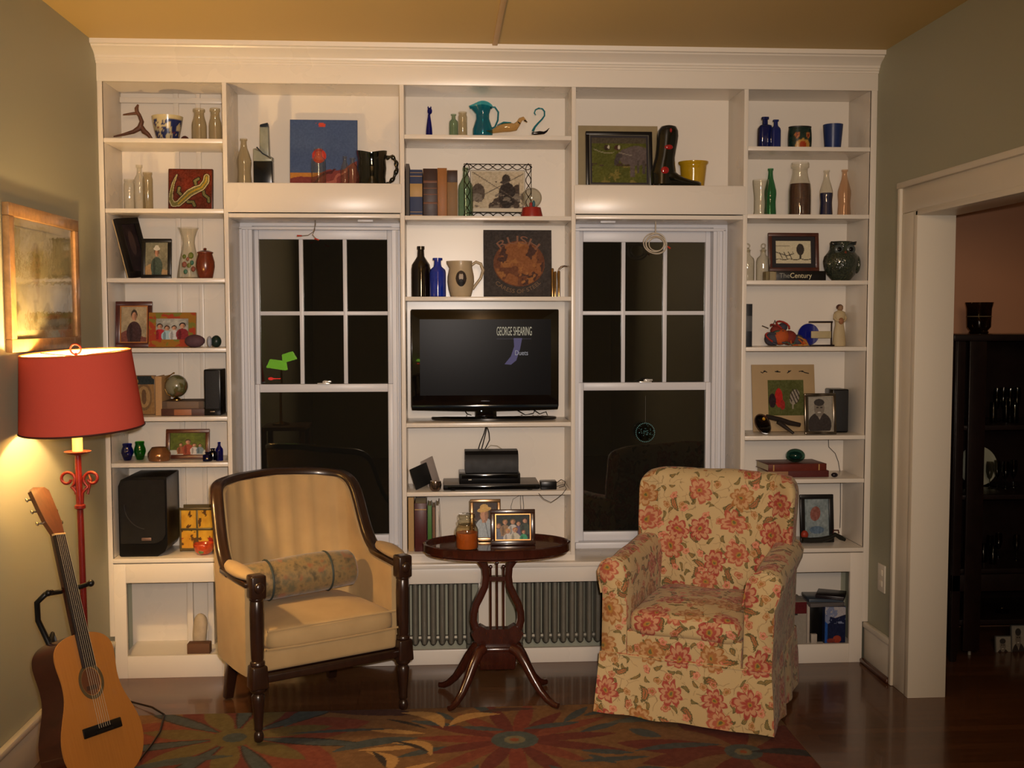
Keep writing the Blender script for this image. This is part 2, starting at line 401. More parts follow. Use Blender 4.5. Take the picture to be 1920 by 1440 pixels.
# crown molding profile (y outwards = negative)
pr = [(0.0, 2.700), (-.012, 2.700), (-.012, 2.708), (-.018, 2.712), (-.018, 2.718), (-.024, 2.722), (-.026, 2.730), (-.040, 2.742), (-.060, 2.752), (-.072, 2.758), (-.076, 2.764), (-.088, 2.766), (-.090, 2.785), (0.0, 2.785)]
bp('crown_molding', MB().prism(pr, -.02, 3.43, 'x'), smooth=20)
backs = [('back_panel', XD[0][1], XD[1][0], .54, ZB), ('back_panel', XD[2][1], XD[3][0], .53, ZB), ('back_panel', XD[4][1], XD[5][0], .54, ZB), ('back_panel', XD[1][1], XD[2][0], 2.19, ZB), ('back_panel', XD[3][1], XD[4][0], 2.19, ZB)]
for n, a, c, z0, z1 in backs: bp(n, MB().box(a, c, YB - .001, YB + .01, z0, z1))
for u0, u1 in ((332, 341.5), (373, 382)):
    bp('batten', MB().box(PY(u0, 500, YB).x, PY(u1, 500, YB).x, YB - .014, YB, .56, ZB, .002))
bp('back_rail', MB().box(XD[0][1], XD[1][0], YB - .02, YB, ZB - .045, ZB - .02, .002))
# shelves
ZL = [2.384, 2.081, 1.779, 1.473, 1.169, .965]; ZCn = [2.411, 2.056, 1.698, 1.133, .821]; ZR = [2.373, 2.070, 1.772, 1.469, 1.062, .861]
def shelf(a, c, z, y0=0.0, t=.0195): bp('shelf', MB().box(a + .0005, c - .0005, y0 + .001, YB - .002, z - t, z - .0006, .0015))
for z in ZL: shelf(XD[0][1], XD[1][0], z)
for z in ZCn: shelf(XD[2][1], XD[3][0], z)
for z in ZR: shelf(XD[4][1], XD[5][0], z)
shelf(XD[2][1], XD[3][0], .541, t=.015)
# valances with ledges above the windows
ZN = 2.196
for k in (1, 3):
    a, c = XD[k][1], XD[k+1][0]
    bp('ledge', MB().box(a + .0005, c - .0005, .0, YB - .002, ZN - .02, ZN - .0006, .0015))
    bp('valance', MB().box(a - .008, c + .008, -.009, .006, 2.066, ZN - .0036, .002))
    bp('soffit', MB().box(a + .0005, c - .0005, .0, YB - .002, 2.044, 2.062, .0015))
    # flat window casing with beads
    W = W1 if k == 1 else W2; m = MB()
    m.box(a, W[0], YB - .001, YB + .012, .50, 2.044); m.box(W[1], c, YB - .001, YB + .012, .50, 2.044); m.box(W[0], W[1], YB - .001, YB + .012, WZ1 - .03, 2.044)
    if k == 1:
        m.box(W[0] - .045, W[0] - .03, YB - .016, YB, .50, 2.02, .003); m.box(W[0] - .016, W[0] - .004, YB - .012, YB, .50, 2.02, .003); m.box(W[0] - .045, c, YB - .016, YB, 2.012, 2.026, .003); m.box(W[1] + .006, W[1] + .018, YB - .012, YB, .50, 2.012, .003)
    else:
        m.box(W[1] + .03, W[1] + .045, YB - .016, YB, .50, 2.02, .003); m.box(W[1] + .004, W[1] + .016, YB - .012, YB, .50, 2.02, .003); m.box(a, W[1] + .045, YB - .016, YB, 2.012, 2.026, .003)
    bp('window_casing', m, WHITE2)
# base cabinets (open fronts) left and right
def basecab(x0, x1, o0, o1, zt, zb):
    bp('counter', MB().box(x0, x1, -.012, YB, .521, .5404, .003))
    m = MB(); m.box(x0, o0, -.006, .014, 0, .516, .0015); m.box(o1, x1, -.006, .014, 0, .516, .0015); m.box(o0, o1, -.006, .014, zt, .516, .0015); m.box(o0, o1, -.006, .014, 0, zb, .0015)
    bp('cabinet_front', m); bp('cabinet_floor', MB().box(x0 + .02, x1 - .02, .014, YB, zb - .03, zb - .0126)); bp('cabinet_back', MB().box(x0, x1, YB - .001, YB + .01, 0, .52))
zt = PY(300, 1092).z; zb = PY(300, 1229).z
basecab(.002, XD[1][1], PY(238, 1150).x, .47, zt, zb)
for u0, u1 in ((352, 363), (391, 402)): bp('batten', MB().box(PY(u0, 1150, .2).x, PY(u1, 1150, .2).x, .19, .21, zb - .012, .51, .002))
ztr = PY(1550, 1072).z; zbr = PY(1550, 1207).z
basecab(XD[4][0], 3.402, 2.90, PY(1592, 1150).x, ztr, zbr)
# window seat sill, apron, radiator opening
bp('sill_board', MB().box(XD[1][1], XD[4][0], -.03, YB, .476, .50, .006))
bp('apron', MB().box(XD[1][1], XD[4][0], -.012, .006, .405, .476, .002))
bp('bottom_rail', MB().box(XD[1][1], XD[4][0], .088, .11, 0, .07, .003))
bp('center_stile', MB().box(PY(897, 1140, .06).x, PY(948, 1140, .06).x, .05, .07, .0, .476, .002))
bp('sill_box', MB().box(XD[2][0], XD[3][1], .002, YB, .50, .5265))

# radiators behind the sill
IRON = M('radiator_iron', (120, 116, 104), .38, .35, var=.15, bump=.1)
def radiator(x0, x1, label):
    r = thing('radiator', label, 'radiator', ((x0+x1)/2, .19, 0)); n = int((x1-x0)/.0405)
    for i in range(n):
        x = x0 + (i+.5)*(x1-x0)/n; m = MB()
        for yy in (.155, .215): m.tube([(x, yy, .085), (x, yy, .11), (x, yy, .36), (x, yy, .385)], [.012, .0145, .0145, .012], 8)
        m.ball((x, .185, .385), (.017, .045, .02), 10, 6); m.ball((x, .185, .085), (.017, .045, .018), 10, 6)
        m.build('radiator_section', IRON, r, world=True, smooth=60)
    m = MB(); 
    for xx in (x0 + .02, x1 - .02):
        for yy in (.155, .215): m.lathe([(.016, 0), (.012, .03), (.014, .075)], 8, (xx, yy, 0))
    m.build('foot', IRON, r, world=True)
    MB().tube([(x0 + .01, .185, .10), (x1 - .01, .185, .10)], .014, 8).build('pipe', IRON, r, world=True)
radiator(.60, 1.60, 'grey iron radiator under the sill between tan armchair and lyre table')
radiator(1.80, 2.78, 'grey iron radiator under the sill between lyre table and floral armchair')

def plate(name, label, X, u, v0, v1, yw, n, cat='outlet'):
    p0 = PX(u, v0, X); p1 = PX(u, v1, X); y = p0.y; z0, z1 = p1.z, p0.z
    r = thing(name, label, cat, (X, y, z0)); s = -1 if X > 1 else 1
    MB().box(min(X, X + s*.007), max(X, X + s*.007), y - yw/2, y + yw/2, z0, z1, .002).build('cover_plate', CAS, r, world=True)
    for k in (.3, .7):
        z = z0 + (z1-z0)*k; MB().box(min(X + s*.006, X + s*.01), max(X + s*.006, X + s*.01), y - .016, y + .016, z - .014, z + .014, .003).build('socket', M('ivory_plastic', (225, 215, 195), .35), r, world=True)
plate('wall_outlet', 'white outlet plate low on the right wall beside the doorway casing', XR, 1655, 1058, 1110, .075, 1)
# ================================================================ RUG
def rug_art(a, X, Y):
    base = np.array([132, 92, 50.]); a.C[:] = base
    n = fbm(X, Y, 9, 2); a.blend((110, 78, 42), n*.9)
    def leafm(cx, cy, L, W, rot, c, curl=0, vein=None):
        dx, dy = X-cx, Y-cy; k, q = math.cos(rot), math.sin(rot); x = dx*k+dy*q; y = -dx*q+dy*k + curl*(x/L)**2*W*4
        t = np.clip((x/L+1)/2, 0, 1); hw = W*np.sin(pi*t)**.8; m = (np.abs(x) < L) & (np.abs(y) < hw); a.fill(c, m)
        if vein is not None: a.fill(vein, m & (np.abs(y) < .16*hw + .002))
    def flower(cx, cy, n, L, W, cols, r0, off=0, tip=None, asp=1):
        for i in range(n):
            an = off + 2*pi*i/n; c = cols[i % len(cols)]; l = L*(1 + .12*math.sin(i*2.3))
            leafm(cx + math.cos(an)*l*.55*asp, cy + math.sin(an)*l*.55, l*.5, W, an, c)
            if tip and i % 2: leafm(cx + math.cos(an+.14)*l*1.08*asp, cy + math.sin(an+.14)*l*1.08, l*.2, W*.5, an, tip)
        d = np.hypot((X-cx)/asp, Y-cy); a.fill((70, 84, 84), d < r0); a.fill((120, 112, 84), d < r0*.45); a.fill((150, 80, 44), d < r0*.2)
    red, rust, blue, olive, cream, dk = (102, 36, 25), (124, 56, 34), (60, 72, 76), (102, 88, 42), (186, 144, 84), (40, 32, 28)
    # flower at the middle
    c0 = PZ(965, 1389); flower(c0.x, c0.y, 15, .37, .034, [red, rust, red, (124, 50, 30)], .085, .1, blue, 1.05)
    for an in (.3, .75, 1.9, 2.6, 3.4, 4.2, 5.2, 5.9): leafm(c0.x + math.cos(an)*.36, c0.y + math.sin(an)*.36, .10, .022, an+.2, blue)
    for an in (2.9, 3.25, 3.7): leafm(c0.x + math.cos(an)*.47, c0.y + math.sin(an)*.47, .12, .02, an, cream)
    # large blossom at the left, broad red petals with long grey-blue leaves
    c1 = PZ(440, 1385)
    for i in range(7):
        an = .25 + 2*pi*i/7; leafm(c1.x + math.cos(an)*.27, c1.y + math.sin(an)*.27, .25, .12, an, red if i % 3 else rust)
        leafm(c1.x + math.cos(an)*.21, c1.y + math.sin(an)*.21, .16, .05, an, olive)
    for i in range(7):
        an = .25 + 2*pi*(i+.5)/7; leafm(c1.x + math.cos(an)*.31, c1.y + math.sin(an)*.31, .23, .036, an, dk); leafm(c1.x + math.cos(an)*.31, c1.y + math.sin(an)*.31, .22, .028, an, blue)
    d = np.hypot(X-c1.x, Y-c1.y); a.fill(olive, d < .09); a.fill((62, 72, 74), d < .045)
    # right blossom partly under the floral chair
    c2 = PZ(1400, 1420); flower(c2.x, c2.y + .04, 14, .40, .07, [red, (104, 44, 30), (118, 84, 52)], .07, .2, blue)
    for (u, v, L, W, r, c, cu) in ((700, 1336, .19, .045, -.15, (70, 34, 26), .1), (765, 1358, .10, .012, -.6, dk, .2), (700, 1394, .17, .035, .35, blue, .2), (640, 1372, .2, .014, .05, blue, .1),
            (790, 1398, .10, .03, -.7, cream, .5), (775, 1400, .09, .012, -.7, dk, .3), (730, 1425, .1, .03, -1.1, cream, .4), (715, 1425, .08, .014, -1.2, dk, .2), (810, 1345, .12, .035, -.8, cream, .4), (880, 1345, .12, .03, .5, cream, .4),
            (905, 1368, .09, .02, -.25, blue, 0), (1035, 1362, .12, .022, .25, blue, 0), (1150, 1425, .14, .02, .1, blue, 0), (1210, 1350, .16, .03, .0, (90, 92, 80), .3), (950, 1332, .12, .02, .1, (70, 40, 30), .2),
            (1270, 1400, .17, .025, .1, blue, .2), (1490, 1412, .16, .03, -.3, (40, 40, 44), .3), (300, 1335, .2, .04, .1, blue, .2), (560, 1345, .12, .03, 1.2, blue, 0), (330, 1430, .2, .03, .3, blue, .2), (820, 1320, .15, .02, .1, (150, 118, 70), 0)):
        p = PZ(u, v); leafm(p.x, p.y, L, W, r, c, cu)
    rnd = random.Random(5)
    for _ in range(26):
        cx, cy = rnd.uniform(-.1, 3.1), rnd.uniform(-2.6, -1.35); leafm(cx, cy, rnd.uniform(.1, .3), rnd.uniform(.02, .06), rnd.uniform(0, 3), rnd.choice([red, rust, blue, olive, cream]), rnd.uniform(-.4, .4))
    for cx, cy in ((.7, -2.0), (1.9, -2.1), (2.8, -1.7)): flower(cx, cy, 14, .4, .06, [red, rust], .08, .3, blue)
    a.speck(14, 60, 4)
def rug():
    x0, x1, y0, y1 = .12, 2.80, -2.75, -.47; nx, ny = 536, 456
    U, V = np.meshgrid(np.linspace(0, 1, nx+1), np.linspace(0, 1, ny+1)); X = x0+(x1-x0)*U; Y = y0+(y1-y0)*V
    # rounded corners pull the sheet's edge in
    a = Art(U*3, V*2.2); rug_art(a, X, Y)
    C = np.clip(a.C/255, 0, 1); C = np.where(C <= .04045, C/12.92, ((C+.055)/1.055)**2.4)
    bd = np.minimum(np.minimum(U, 1-U)*(x1-x0), np.minimum(V, 1-V)*(y1-y0)); Z = .0045*np.clip(bd/.008, 0, 1)**.5 + .0008*(fbm(X, Y, 70, 3)-.5)
    r = thing('area_rug', 'tan area rug with large red and blue flowers under the chairs', 'rug', (1.6, -1.6, 0))
    t = NT('rug_wool'); at = t.node('Attribute', attribute_name='col').outputs['Color']; co = t.coord()
    n = t.noise(co, 350, 3); t.pbr(t.mix(t.math('MULTIPLY', n, .5), at, (.02, .012, .008)), .95); t.bump(n, .6, .004)
    P = np.stack([X-1.6, Y+1.6, Z], -1); grid_mesh('pile', P, C, t.m, r, True)
    MB().box(x0-1.6, x1-1.6, y0+1.6, y1+1.6, .0005, .0018).build('backing', M('jute_backing', (110, 86, 56), .9), r)
rug()

# ================================================================ TAN ARMCHAIR
UPH = None
def uph_mat():
    t = NT('tan_velvet'); co = t.coord(); n = t.noise(co, 9, 4); n2 = t.noise(t.map(co, (60, 60, 500)), 3, 3)
    c = t.mix(n, lin((160, 132, 88)), lin((186, 158, 112))); t.pbr(c, .85, sheen=.08); t.bump(t.math('ADD', n, t.math('MULTIPLY', n2, .3)), .25, .003); return t.m
UPH = uph_mat()
def softbox(P, bev, sub=1, push=0):
    return MB().hexa(P, bev, 3)
def H8(x0, x1, y0, y1, z0, z1, tx=0, ty=0, dz=0):
    """hexahedron corners; dz raises the front-top edge by dz"""
    return [(x0, y0, z0), (x1, y0, z0), (x0, y1, z0), (x1, y1, z0), (x0+tx, y0+ty, z1+dz), (x1-tx, y0+ty, z1+dz), (x0+tx, y1-ty, z1), (x1-tx, y1-ty, z1)]
def crown_grid(x0, x1, y0, y1, z0, z1, dome=.02, n=14, edge=.03, sag=0, taper=0):
    """a cushion: boxy with soft edges and a domed top"""
    b = MB(); R = []
    def ring(k, z):
        pts = []
        ax, ay, cx, cy = (x1-x0)/2 - k, (y1-y0)/2 - k, (x0+x1)/2, (y0+y1)/2
        for i in range(48):
            t = 2*pi*i/48; c, s = math.cos(t), math.sin(t); e = .22
            px, py = cx + ax*math.copysign(abs(c)**e, c), cy + ay*math.copysign(abs(s)**e, s)
            px = cx + (px-cx)*(1 - taper*(py-y0)/(y1-y0)); pts.append((px, py, z))
        return pts
    h = z1 - z0
    for k, f in ((edge*1.2, 0), (edge*.3, .08), (0, .25), (0, .6), (edge*.25, .82), (edge*.9, .95), (edge*1.8, 1.0)): R.append(ring(k, z0 + h*f))
    m = min(x1-x0, y1-y0)/2
    for q in (.25, .45, .65, .85): R.append(ring(edge*1.8 + (m-edge*1.8)*q, z1 + dome*(1-(1-q)**2)))
    b.rings(R); return b
def armchair():
    r = thing('armchair', 'tan velvet barrel-back armchair with dark carved wood frame and turned legs', 'armchair', (1.03, -.66, .0055), math.atan2(.3, .525))
    def lerpK(a, K, c):
        for k0, k1 in zip(K, K[1:]):
            if a >= k1[0]: f = (a-k1[0])/(k0[0]-k1[0]); return k1[c]+(k0[c]-k1[c])*f
        return K[-1][c]
    def smooth(K, c, w):
        A = np.array([lerpK(abs(q), K, c) for q in np.linspace(-1, 1, 401)]); k = np.exp(-.5*(np.arange(-45, 46)/w)**2); k /= k.sum(); return np.convolve(np.pad(A, 45, 'edge'), k, 'valid')
    KP = [(1.0, .315, .03), (.86, .325, .14), (.72, .322, .26), (.60, .316, .38), (.49, .297, .462), (.42, .262, .492), (.28, .175, .53), (.14, .09, .548), (0, 0, .553)]
    KT = [(1.0, .600), (.80, .602), (.71, .612), (.645, .655), (.59, .74), (.55, .86), (.51, .895), (.45, .916), (.28, .928), (0, .937)]
    SX, SY, SZ = smooth(KP, 1, 12), smooth(KP, 2, 10), smooth(KT, 1, 5); QQ = np.linspace(-1, 1, 401)
    SX = np.array([lerpK(abs(q), KP, 1) for q in QQ])*np.sign(QQ); SX = np.convolve(np.pad(SX, 12, 'edge'), np.ones(25)/25, 'valid')
    def plan(t, s):
        lean = max(0, 1 - abs(t)/.75); lf = min(1, lean*1.6); lf = lf*lf*(3-2*lf); return float(np.interp(t, QQ, SX)), float(np.interp(t, QQ, SY)) + (.10*s - .05)*lf
    def top(t): return float(np.interp(t, QQ, SZ))
    def plan_old(t, s):  # t -1..1 along the U, s 0..1 up -> x, y
        a = abs(t); sg = 1 if t >= 0 else -1
        K = [(1.0, .315, .03), (.86, .325, .14), (.72, .322, .26), (.58, .31, .38), (.44, .27, .475), (.28, .175, .53), (.14, .09, .548), (0, 0, .553)]
        for (t1, xa, ya), (t0, xb, yb) in zip(K, K[1:]):
            if a >= t0: f = (a-t0)/(t1-t0); x, y = xb+(xa-xb)*f, yb+(ya-yb)*f; break
        lean = max(0, 1 - a/.75); lf = min(1, lean*1.6)
        return sg*(x + .0*s), y + (.10*s - .05)*lf
    def top_old(t):
        a = abs(t)
        K = [(1.0, .600), (.80, .602), (.70, .612), (.62, .66), (.55, .76), (.48, .87), (.42, .908), (.28, .926), (0, .935)]
        for (t1, za), (t0, zb) in zip(K, K[1:]):
            if a >= t0: f = (a-t0)/(t1-t0); f = f*f*(3-2*f) if .42 < a < .70 else f; return zb+(za-zb)*f
    N, Mz = 64, 16; z0 = .25
    def surf(off, ch=0):
        rows = []
        for j in range(Mz+1):
            s = j/Mz; row = []
            for i in range(N+1):
                t = -1 + 2*i/N; zt = top(t) - .012; z = z0 + (zt-z0)*s; q = (z-z0)/.68
                x, y = plan(t, q); x2, y2 = plan(min(1, t+.01), q); x1, y1 = plan(max(-1, t-.01), q)
                nx, ny = -(y2-y1), (x2-x1); l = math.hypot(nx, ny); nx, ny = nx/l, ny/l   # outward? for t increasing x increases: n=(-dy,dx) points +y
                o = off
                if ch and abs(t) < .5 and z > .45: 
                    k = t/.5*3.5; o -= -.017*(1-abs(math.cos(pi*k))**.6)*min(1, (z-.45)/.1)*-1
                o2 = o
                row.append((x + nx*o2, y + ny*o2, z))
            rows.append(row)
        return rows
    def shell(name, off0, off1, ch):
        b = MB(); A = surf(off0, ch); B_ = surf(off1)
        VA = [[b.v(p) for p in rr] for rr in A]; VB = [[b.v(p) for p in rr] for rr in B_]
        for V in (VA, VB):
            for j in range(Mz):
                for i in range(N): b.face([V[j][i], V[j][i+1], V[j+1][i+1], V[j+1][i]])
        for i in range(N): b.face([VA[Mz][i], VA[Mz][i+1], VB[Mz][i+1], VB[Mz][i]]); b.face([VA[0][i], VA[0][i+1], VB[0][i+1], VB[0][i]])
        for i in (0, N):
            for j in range(Mz): b.face([VA[j][i], VA[j+1][i], VB[j+1][i], VB[j][i]])
        return b.build(name, UPH, r, smooth=60)
    shell('backrest', -.035, .018, 1)
    # wood frame running along the top edge
    pts = []; 
    for i in range(73):
        t = -.76 + 1.52*i/72; z = top(t); x, y = plan(t, (z-z0)/.68); pts.append((x, y - .004, z))
    fr = MB(); up = []
    R = []
    for i, p in enumerate(pts):
        p = Vector(p); d = (Vector(pts[min(i+1, 72)]) - Vector(pts[max(i-1, 0)])).normalized()
        t = -.76 + 1.52*i/72; x2, y2 = plan(min(1, t+.01), .9); x1, y1 = plan(max(-1, t-.01), .9); nn = Vector((-(y2-y1), x2-x1, 0)).normalized(); q = d.cross(nn).normalized(); w = .025; h = .016
        R.append([p + nn*a*w + q*c*h for a, c in ((-1, -.6), (-1, .5), (-.7, .9), (-.3, 1.0), (.0, .8), (.3, 1.0), (.7, .9), (1, .5), (1, -.6), (.6, -1), (-.6, -1))])
    fr.rings(R); fr.build('back_frame', WALNUT, r, smooth=50)
    # seat: rail, upholstered base, cushion
    MB().hexa([(-.31, -.012, .228), (.31, -.012, .228), (-.25, .50, .228), (.25, .50, .228), (-.31, -.012, .262), (.31, -.012, .262), (-.25, .50, .262), (.25, .50, .262)], .008).build('seat_rail', WALNUT, r)
    MB().hexa([(-.285, .0, .262), (.285, .0, .262), (-.245, .50, .262), (.245, .50, .262), (-.283, -.006, .35), (.283, -.006, .35), (-.235, .5, .34), (.235, .5, .34)], .018).build('seat_base', UPH, r, noise=.003)
    c = crown_grid(-.275, .275, -.022, .47, .345, .432, .022, edge=.022, taper=.16).build('seat_cushion', UPH, r, smooth=80, noise=.003)
    m = MB(); m.tube([(-.275 + .0, -.016, .357), (-.14, -.026, .356), (.14, -.026, .356), (.275, -.016, .357)], .0045, 6); m.tube([(-.268, -.010, .424), (-.14, -.018, .427), (.14, -.018, .427), (.268, -.010, .424)], .0045, 6); m.build('piping', UPH, c)
    # arms: pad, strip and front post
    for s in (-1, 1):
        P = [(s*.318, .03), (s*.326, .14), (s*.322, .26)]
        A = MB(); R = []
        for k in range(13):
            f = k/12; y = .022 + f*.245; x = s*(.312 + .014*math.sin(f*pi*.8)); w = .036*(math.sin(pi*min(1, f*.92+.08))**.35)*(1 if f < .9 else .8); h = .024*math.sin(pi*(f*.9+.05))**.4
            R.append([(x + w*math.cos(a), y, .630 + (.012*f) + h*math.sin(a)) for a in [2*pi*i/14 for i in range(14)]])
        A.rings(R).build('arm_pad', UPH, r, smooth=80)
        m = MB(); m.hexa([(s*.312-.03, .02, .592), (s*.312+.03, .02, .592), (s*.322-.028, .29, .600), (s*.322+.028, .29, .600), (s*.312-.03, .02, .612), (s*.312+.03, .02, .612), (s*.322-.028, .29, .622), (s*.322+.028, .29, .622)], .005).build('arm_rail', WALNUT, r)
        p = MB(); x = s*.305
        p.box(x - .030, x + .030, -.032, .028, .555, .645, .008); p.ball((x, -.034, .60), (.02, .012, .022))
        p.lathe([(.022, .545), (.027, .55), (.027, .558), (.018, .566)], 16, (x, -.002, 0))
        p.lathe([(.020, .31), (.024, .33), (.026, .40), (.027, .50), (.025, .545), (.022, .55)], 16, (x, -.002, 0))
        p.lathe([(.018, .30), (.028, .305), (.028, .315), (.020, .322)], 16, (x, -.002, 0))
        p.hexa([(x-.034, -.036, .215), (x+.034, -.036, .215), (x-.034, .032, .215), (x+.034, .032, .215), (x-.030, -.032, .303), (x+.030, -.032, .303), (x-.030, .028, .303), (x+.030, .028, .303)], .008)
        p.build('arm_post', WALNUT, r, smooth=50)
        l = MB(); l.lathe([(.010, 0), (.016, .004), (.019, .02), (.017, .034), (.011, .042), (.017, .05), (.016, .06), (.018, .09), (.023, .15), (.025, .175), (.018, .185), (.028, .195), (.030, .206), (.022, .217)], 18, (x, -.002, .010))
        l.build('leg', WALNUT, r, smooth=50)
        q = MB(); q.hexa([(s*.235-.018, .535, .0), (s*.235+.018, .535, .0), (s*.235-.018, .571, .0), (s*.235+.018, .571, .0), (s*.225-.026, .455, .262), (s*.225+.026, .455, .262), (s*.225-.026, .507, .262), (s*.225+.026, .507, .262)], .004)
        q.build('leg', WALNUT, r)
    return r
ARM = armchair()
# bolster resting on its seat
def bolster():
    Mx = Matrix.Translation((1.03, -.66, 0)) @ Matrix.Rotation(math.atan2(.3, .525), 4, 'Z')
    p = Mx @ Vector((-.015, .30, .4615)); 
    t = NT('brocade'); co = t.coord(); v = t.map(co, (9, 9, 9)); vo = t.node('TexVoronoi', {'Vector': v, 'Scale': 2.2}, feature='F1'); n = t.noise(co, 22, 4, .6); n2 = t.noise(co, 14, 2, .5)
    c = t.ramp(n, [(.35, lin((78, 70, 48))), (.5, lin((130, 108, 70))), (.68, lin((90, 86, 64)))]); c = t.mix(t.step(n2, .38, .04), c, lin((132, 84, 52)))
    t.pbr(c, .6, sheen=.3); t.bump(n, .3)
    p.z += .012; r = thing('bolster_cushion', 'cylindrical green and gold brocade bolster lying on the tan armchair seat', 'cushion', p, 0)
    r.rotation_euler = (0, -.02, math.atan2(.3, .525)); L, R = .245, .077
    b = MB(); K = [(-L, .002), (-L-.002, .03), (-L+.004, .06), (-L+.02, .074), (-.12, .077), (-.04, .080), (.05, .080), (.13, .077), (L-.02, .074), (L-.004, .06), (L+.002, .03), (L, .002)]
    b.rings([[(x, rr*math.cos(2*pi*i/28), .077 + rr*math.sin(2*pi*i/28)*(1.0)) for i in range(28)] for x, rr in K]).build('cover', t.m, r, smooth=60, noise=.004)
    for x in (-.135, .12): MB().tube([(x, .080*math.cos(a), .077 + .080*math.sin(a)) for a in [2*pi*i/28 for i in range(28)]], .0045, 6, loop=True).build('band', M('teal_piping', (52, 60, 58), .6), r, smooth=60)
    for x in (-L, L): MB().ball((x, 0, .077), (.006, .018, .018)).build('button', M('red_tassel', (150, 70, 44), .6), r)
bolster()

# ================================================================ FLORAL SLIPCOVERED ARMCHAIR
def floral():
    t = NT('floral_linen'); uv = t.node('UVMap').outputs[0]
    wob = t.noise(uv, 14, 2, out=1); uv0 = uv; uv = t.vm('ADD', uv, t.vm('MULTIPLY', t.vm('SUBTRACT', t.noise(uv0, 11, 3, out=1), (.5, .5, .5)), (.055, .055, 0)))
    col = t.mix(t.noise(uv, 3, 2), lin((184, 158, 110)), lin((202, 178, 132)))
    fine = t.noise(uv, 60, 2)
    def layer(scale, loc, n, R, inner, outers, rnd=.75, core=.22, keep=1.0, ell=None, sharp=.3):
        nonlocal col
        p = t.map(uv, (scale, scale, 0), loc); vo = t.node('TexVoronoi', {'Vector': p, 'Scale': 1.0, 'Randomness': rnd}, voronoi_dimensions='2D', feature='F1')
        d = t.vm('SUBTRACT', p, vo.outputs['Position']); s = t.node('SeparateXYZ', {0: d}); rc = t.node('SeparateColor', {0: vo.outputs['Color']})
        x, y = s.outputs[0], s.outputs[1]; ra = t.math('MULTIPLY', rc.outputs[0], 6.283); on = t.math('LESS_THAN', rc.outputs[2], keep)
        if ell:
            ca, sa = t.math('COSINE', ra), t.math('SINE', ra)
            a = t.math('ADD', t.math('MULTIPLY', x, ca), t.math('MULTIPLY', y, sa)); b = t.math('SUBTRACT', t.math('MULTIPLY', y, ca), t.math('MULTIPLY', x, sa))
            a2 = t.math('DIVIDE', a, ell[0]); b2 = t.math('ADD', b, t.math('MULTIPLY', t.math('MULTIPLY', a, a), 1.2)); b2 = t.math('DIVIDE', b2, ell[1])
            jag = t.math('MULTIPLY', t.math('SINE', t.math('MULTIPLY', a, 60.0)), .10)
            r = t.math('ADD', t.math('SQRT', t.math('ADD', t.math('MULTIPLY', a2, a2), t.math('MULTIPLY', b2, b2))), jag); Rr = 1.0
            m = t.step(r, 1.0, .06); inn = t.step(r, .62, .08)
            c = t.mix(inn, outers[0], t.mix(rc.outputs[1], inner, outers[1])); c = t.mix(t.math('MULTIPLY', t.step(t.math('ABSOLUTE', b2), .10, .05), inn), c, outers[0])
        else:
            ang = t.math('ARCTAN2', y, x); r = t.vm('LENGTH', d)
            w1 = t.math('ABSOLUTE', t.math('COSINE', t.math('MULTIPLY_ADD', ang, n/2, ra))); w1 = t.math('POWER', w1, .55)
            r = t.math('MULTIPLY_ADD', t.math('SUBTRACT', fine, .5), R*.28, r)
            e = t.math('MULTIPLY', t.math('MULTIPLY_ADD', w1, sharp, 1 - sharp), R); q = t.math('DIVIDE', r, e)
            m = t.step(q, 1.0, .05); pin = t.step(q, .80, .05); mid = t.step(q, .52, .07); cen = t.step(r, R*core, R*.04); cen2 = t.step(r, R*core*.5, R*.04)
            pick = t.ramp(rc.outputs[1], [(0, outers[0]), (.36, outers[1]), (.70, outers[2])], 'CONSTANT')
            c = t.mix(pin, pick, t.mix(.45, pick, inner)); c = t.mix(mid, c, t.mix(.15, pick, (.35, .06, .04))); c = t.mix(cen, c, lin((168, 120, 44))); c = t.mix(cen2, c, lin((92, 92, 44)))
        col = t.mix(t.math('MULTIPLY', t.math('MULTIPLY', m, on), .92), col, c)
    # trailing stems
    for sc, lo in ((9, (0, 0, 0)), (13, (3.3, 1.2, 0))):
        vo = t.node('TexVoronoi', {'Vector': t.map(t.vm('ADD', uv, t.vm('MULTIPLY', wob, (.05, .05, 0))), (sc, sc, 0), lo), 'Scale': 1.0, 'Randomness': 1.0}, voronoi_dimensions='2D', feature='DISTANCE_TO_EDGE')
        k = t.math('MULTIPLY', t.step(vo.outputs['Distance'], .014, .008), t.math('GREATER_THAN', t.noise(uv, 9 + sc, 1), .5)); col = t.mix(t.math('MULTIPLY', k, .6), col, lin((120, 96, 58)))
    G0, G1, G2 = lin((84, 78, 40)), lin((120, 108, 58)), lin((150, 112, 52))
    red, cor, gold = lin((158, 52, 46)), lin((170, 80, 58)), lin((158, 102, 48)); cream = lin((222, 190, 140)); pink = lin((198, 104, 88))
    layer(21, (.3, .8, 0), 5, .30, G1, [G0, G2], ell=(.36, .15), keep=.62)
    layer(12, (5.3, 2.8, 0), 5, .30, lin((176, 104, 60)), [G0, lin((150, 88, 50))], ell=(.40, .16), keep=.42)
    layer(17, (2.1, 4.4, 0), 5, .27, cream, [pink, gold, cor], keep=.55, sharp=.4)
    layer(7.4, (.42, .13, 0), 8, .40, cream, [red, gold, cor], keep=.86, rnd=.55, sharp=.42)
    t.pbr(col, .85, sheen=.1); t.bump(t.noise(uv, 500, 2), .2, .001); return t.m
FLO = floral()
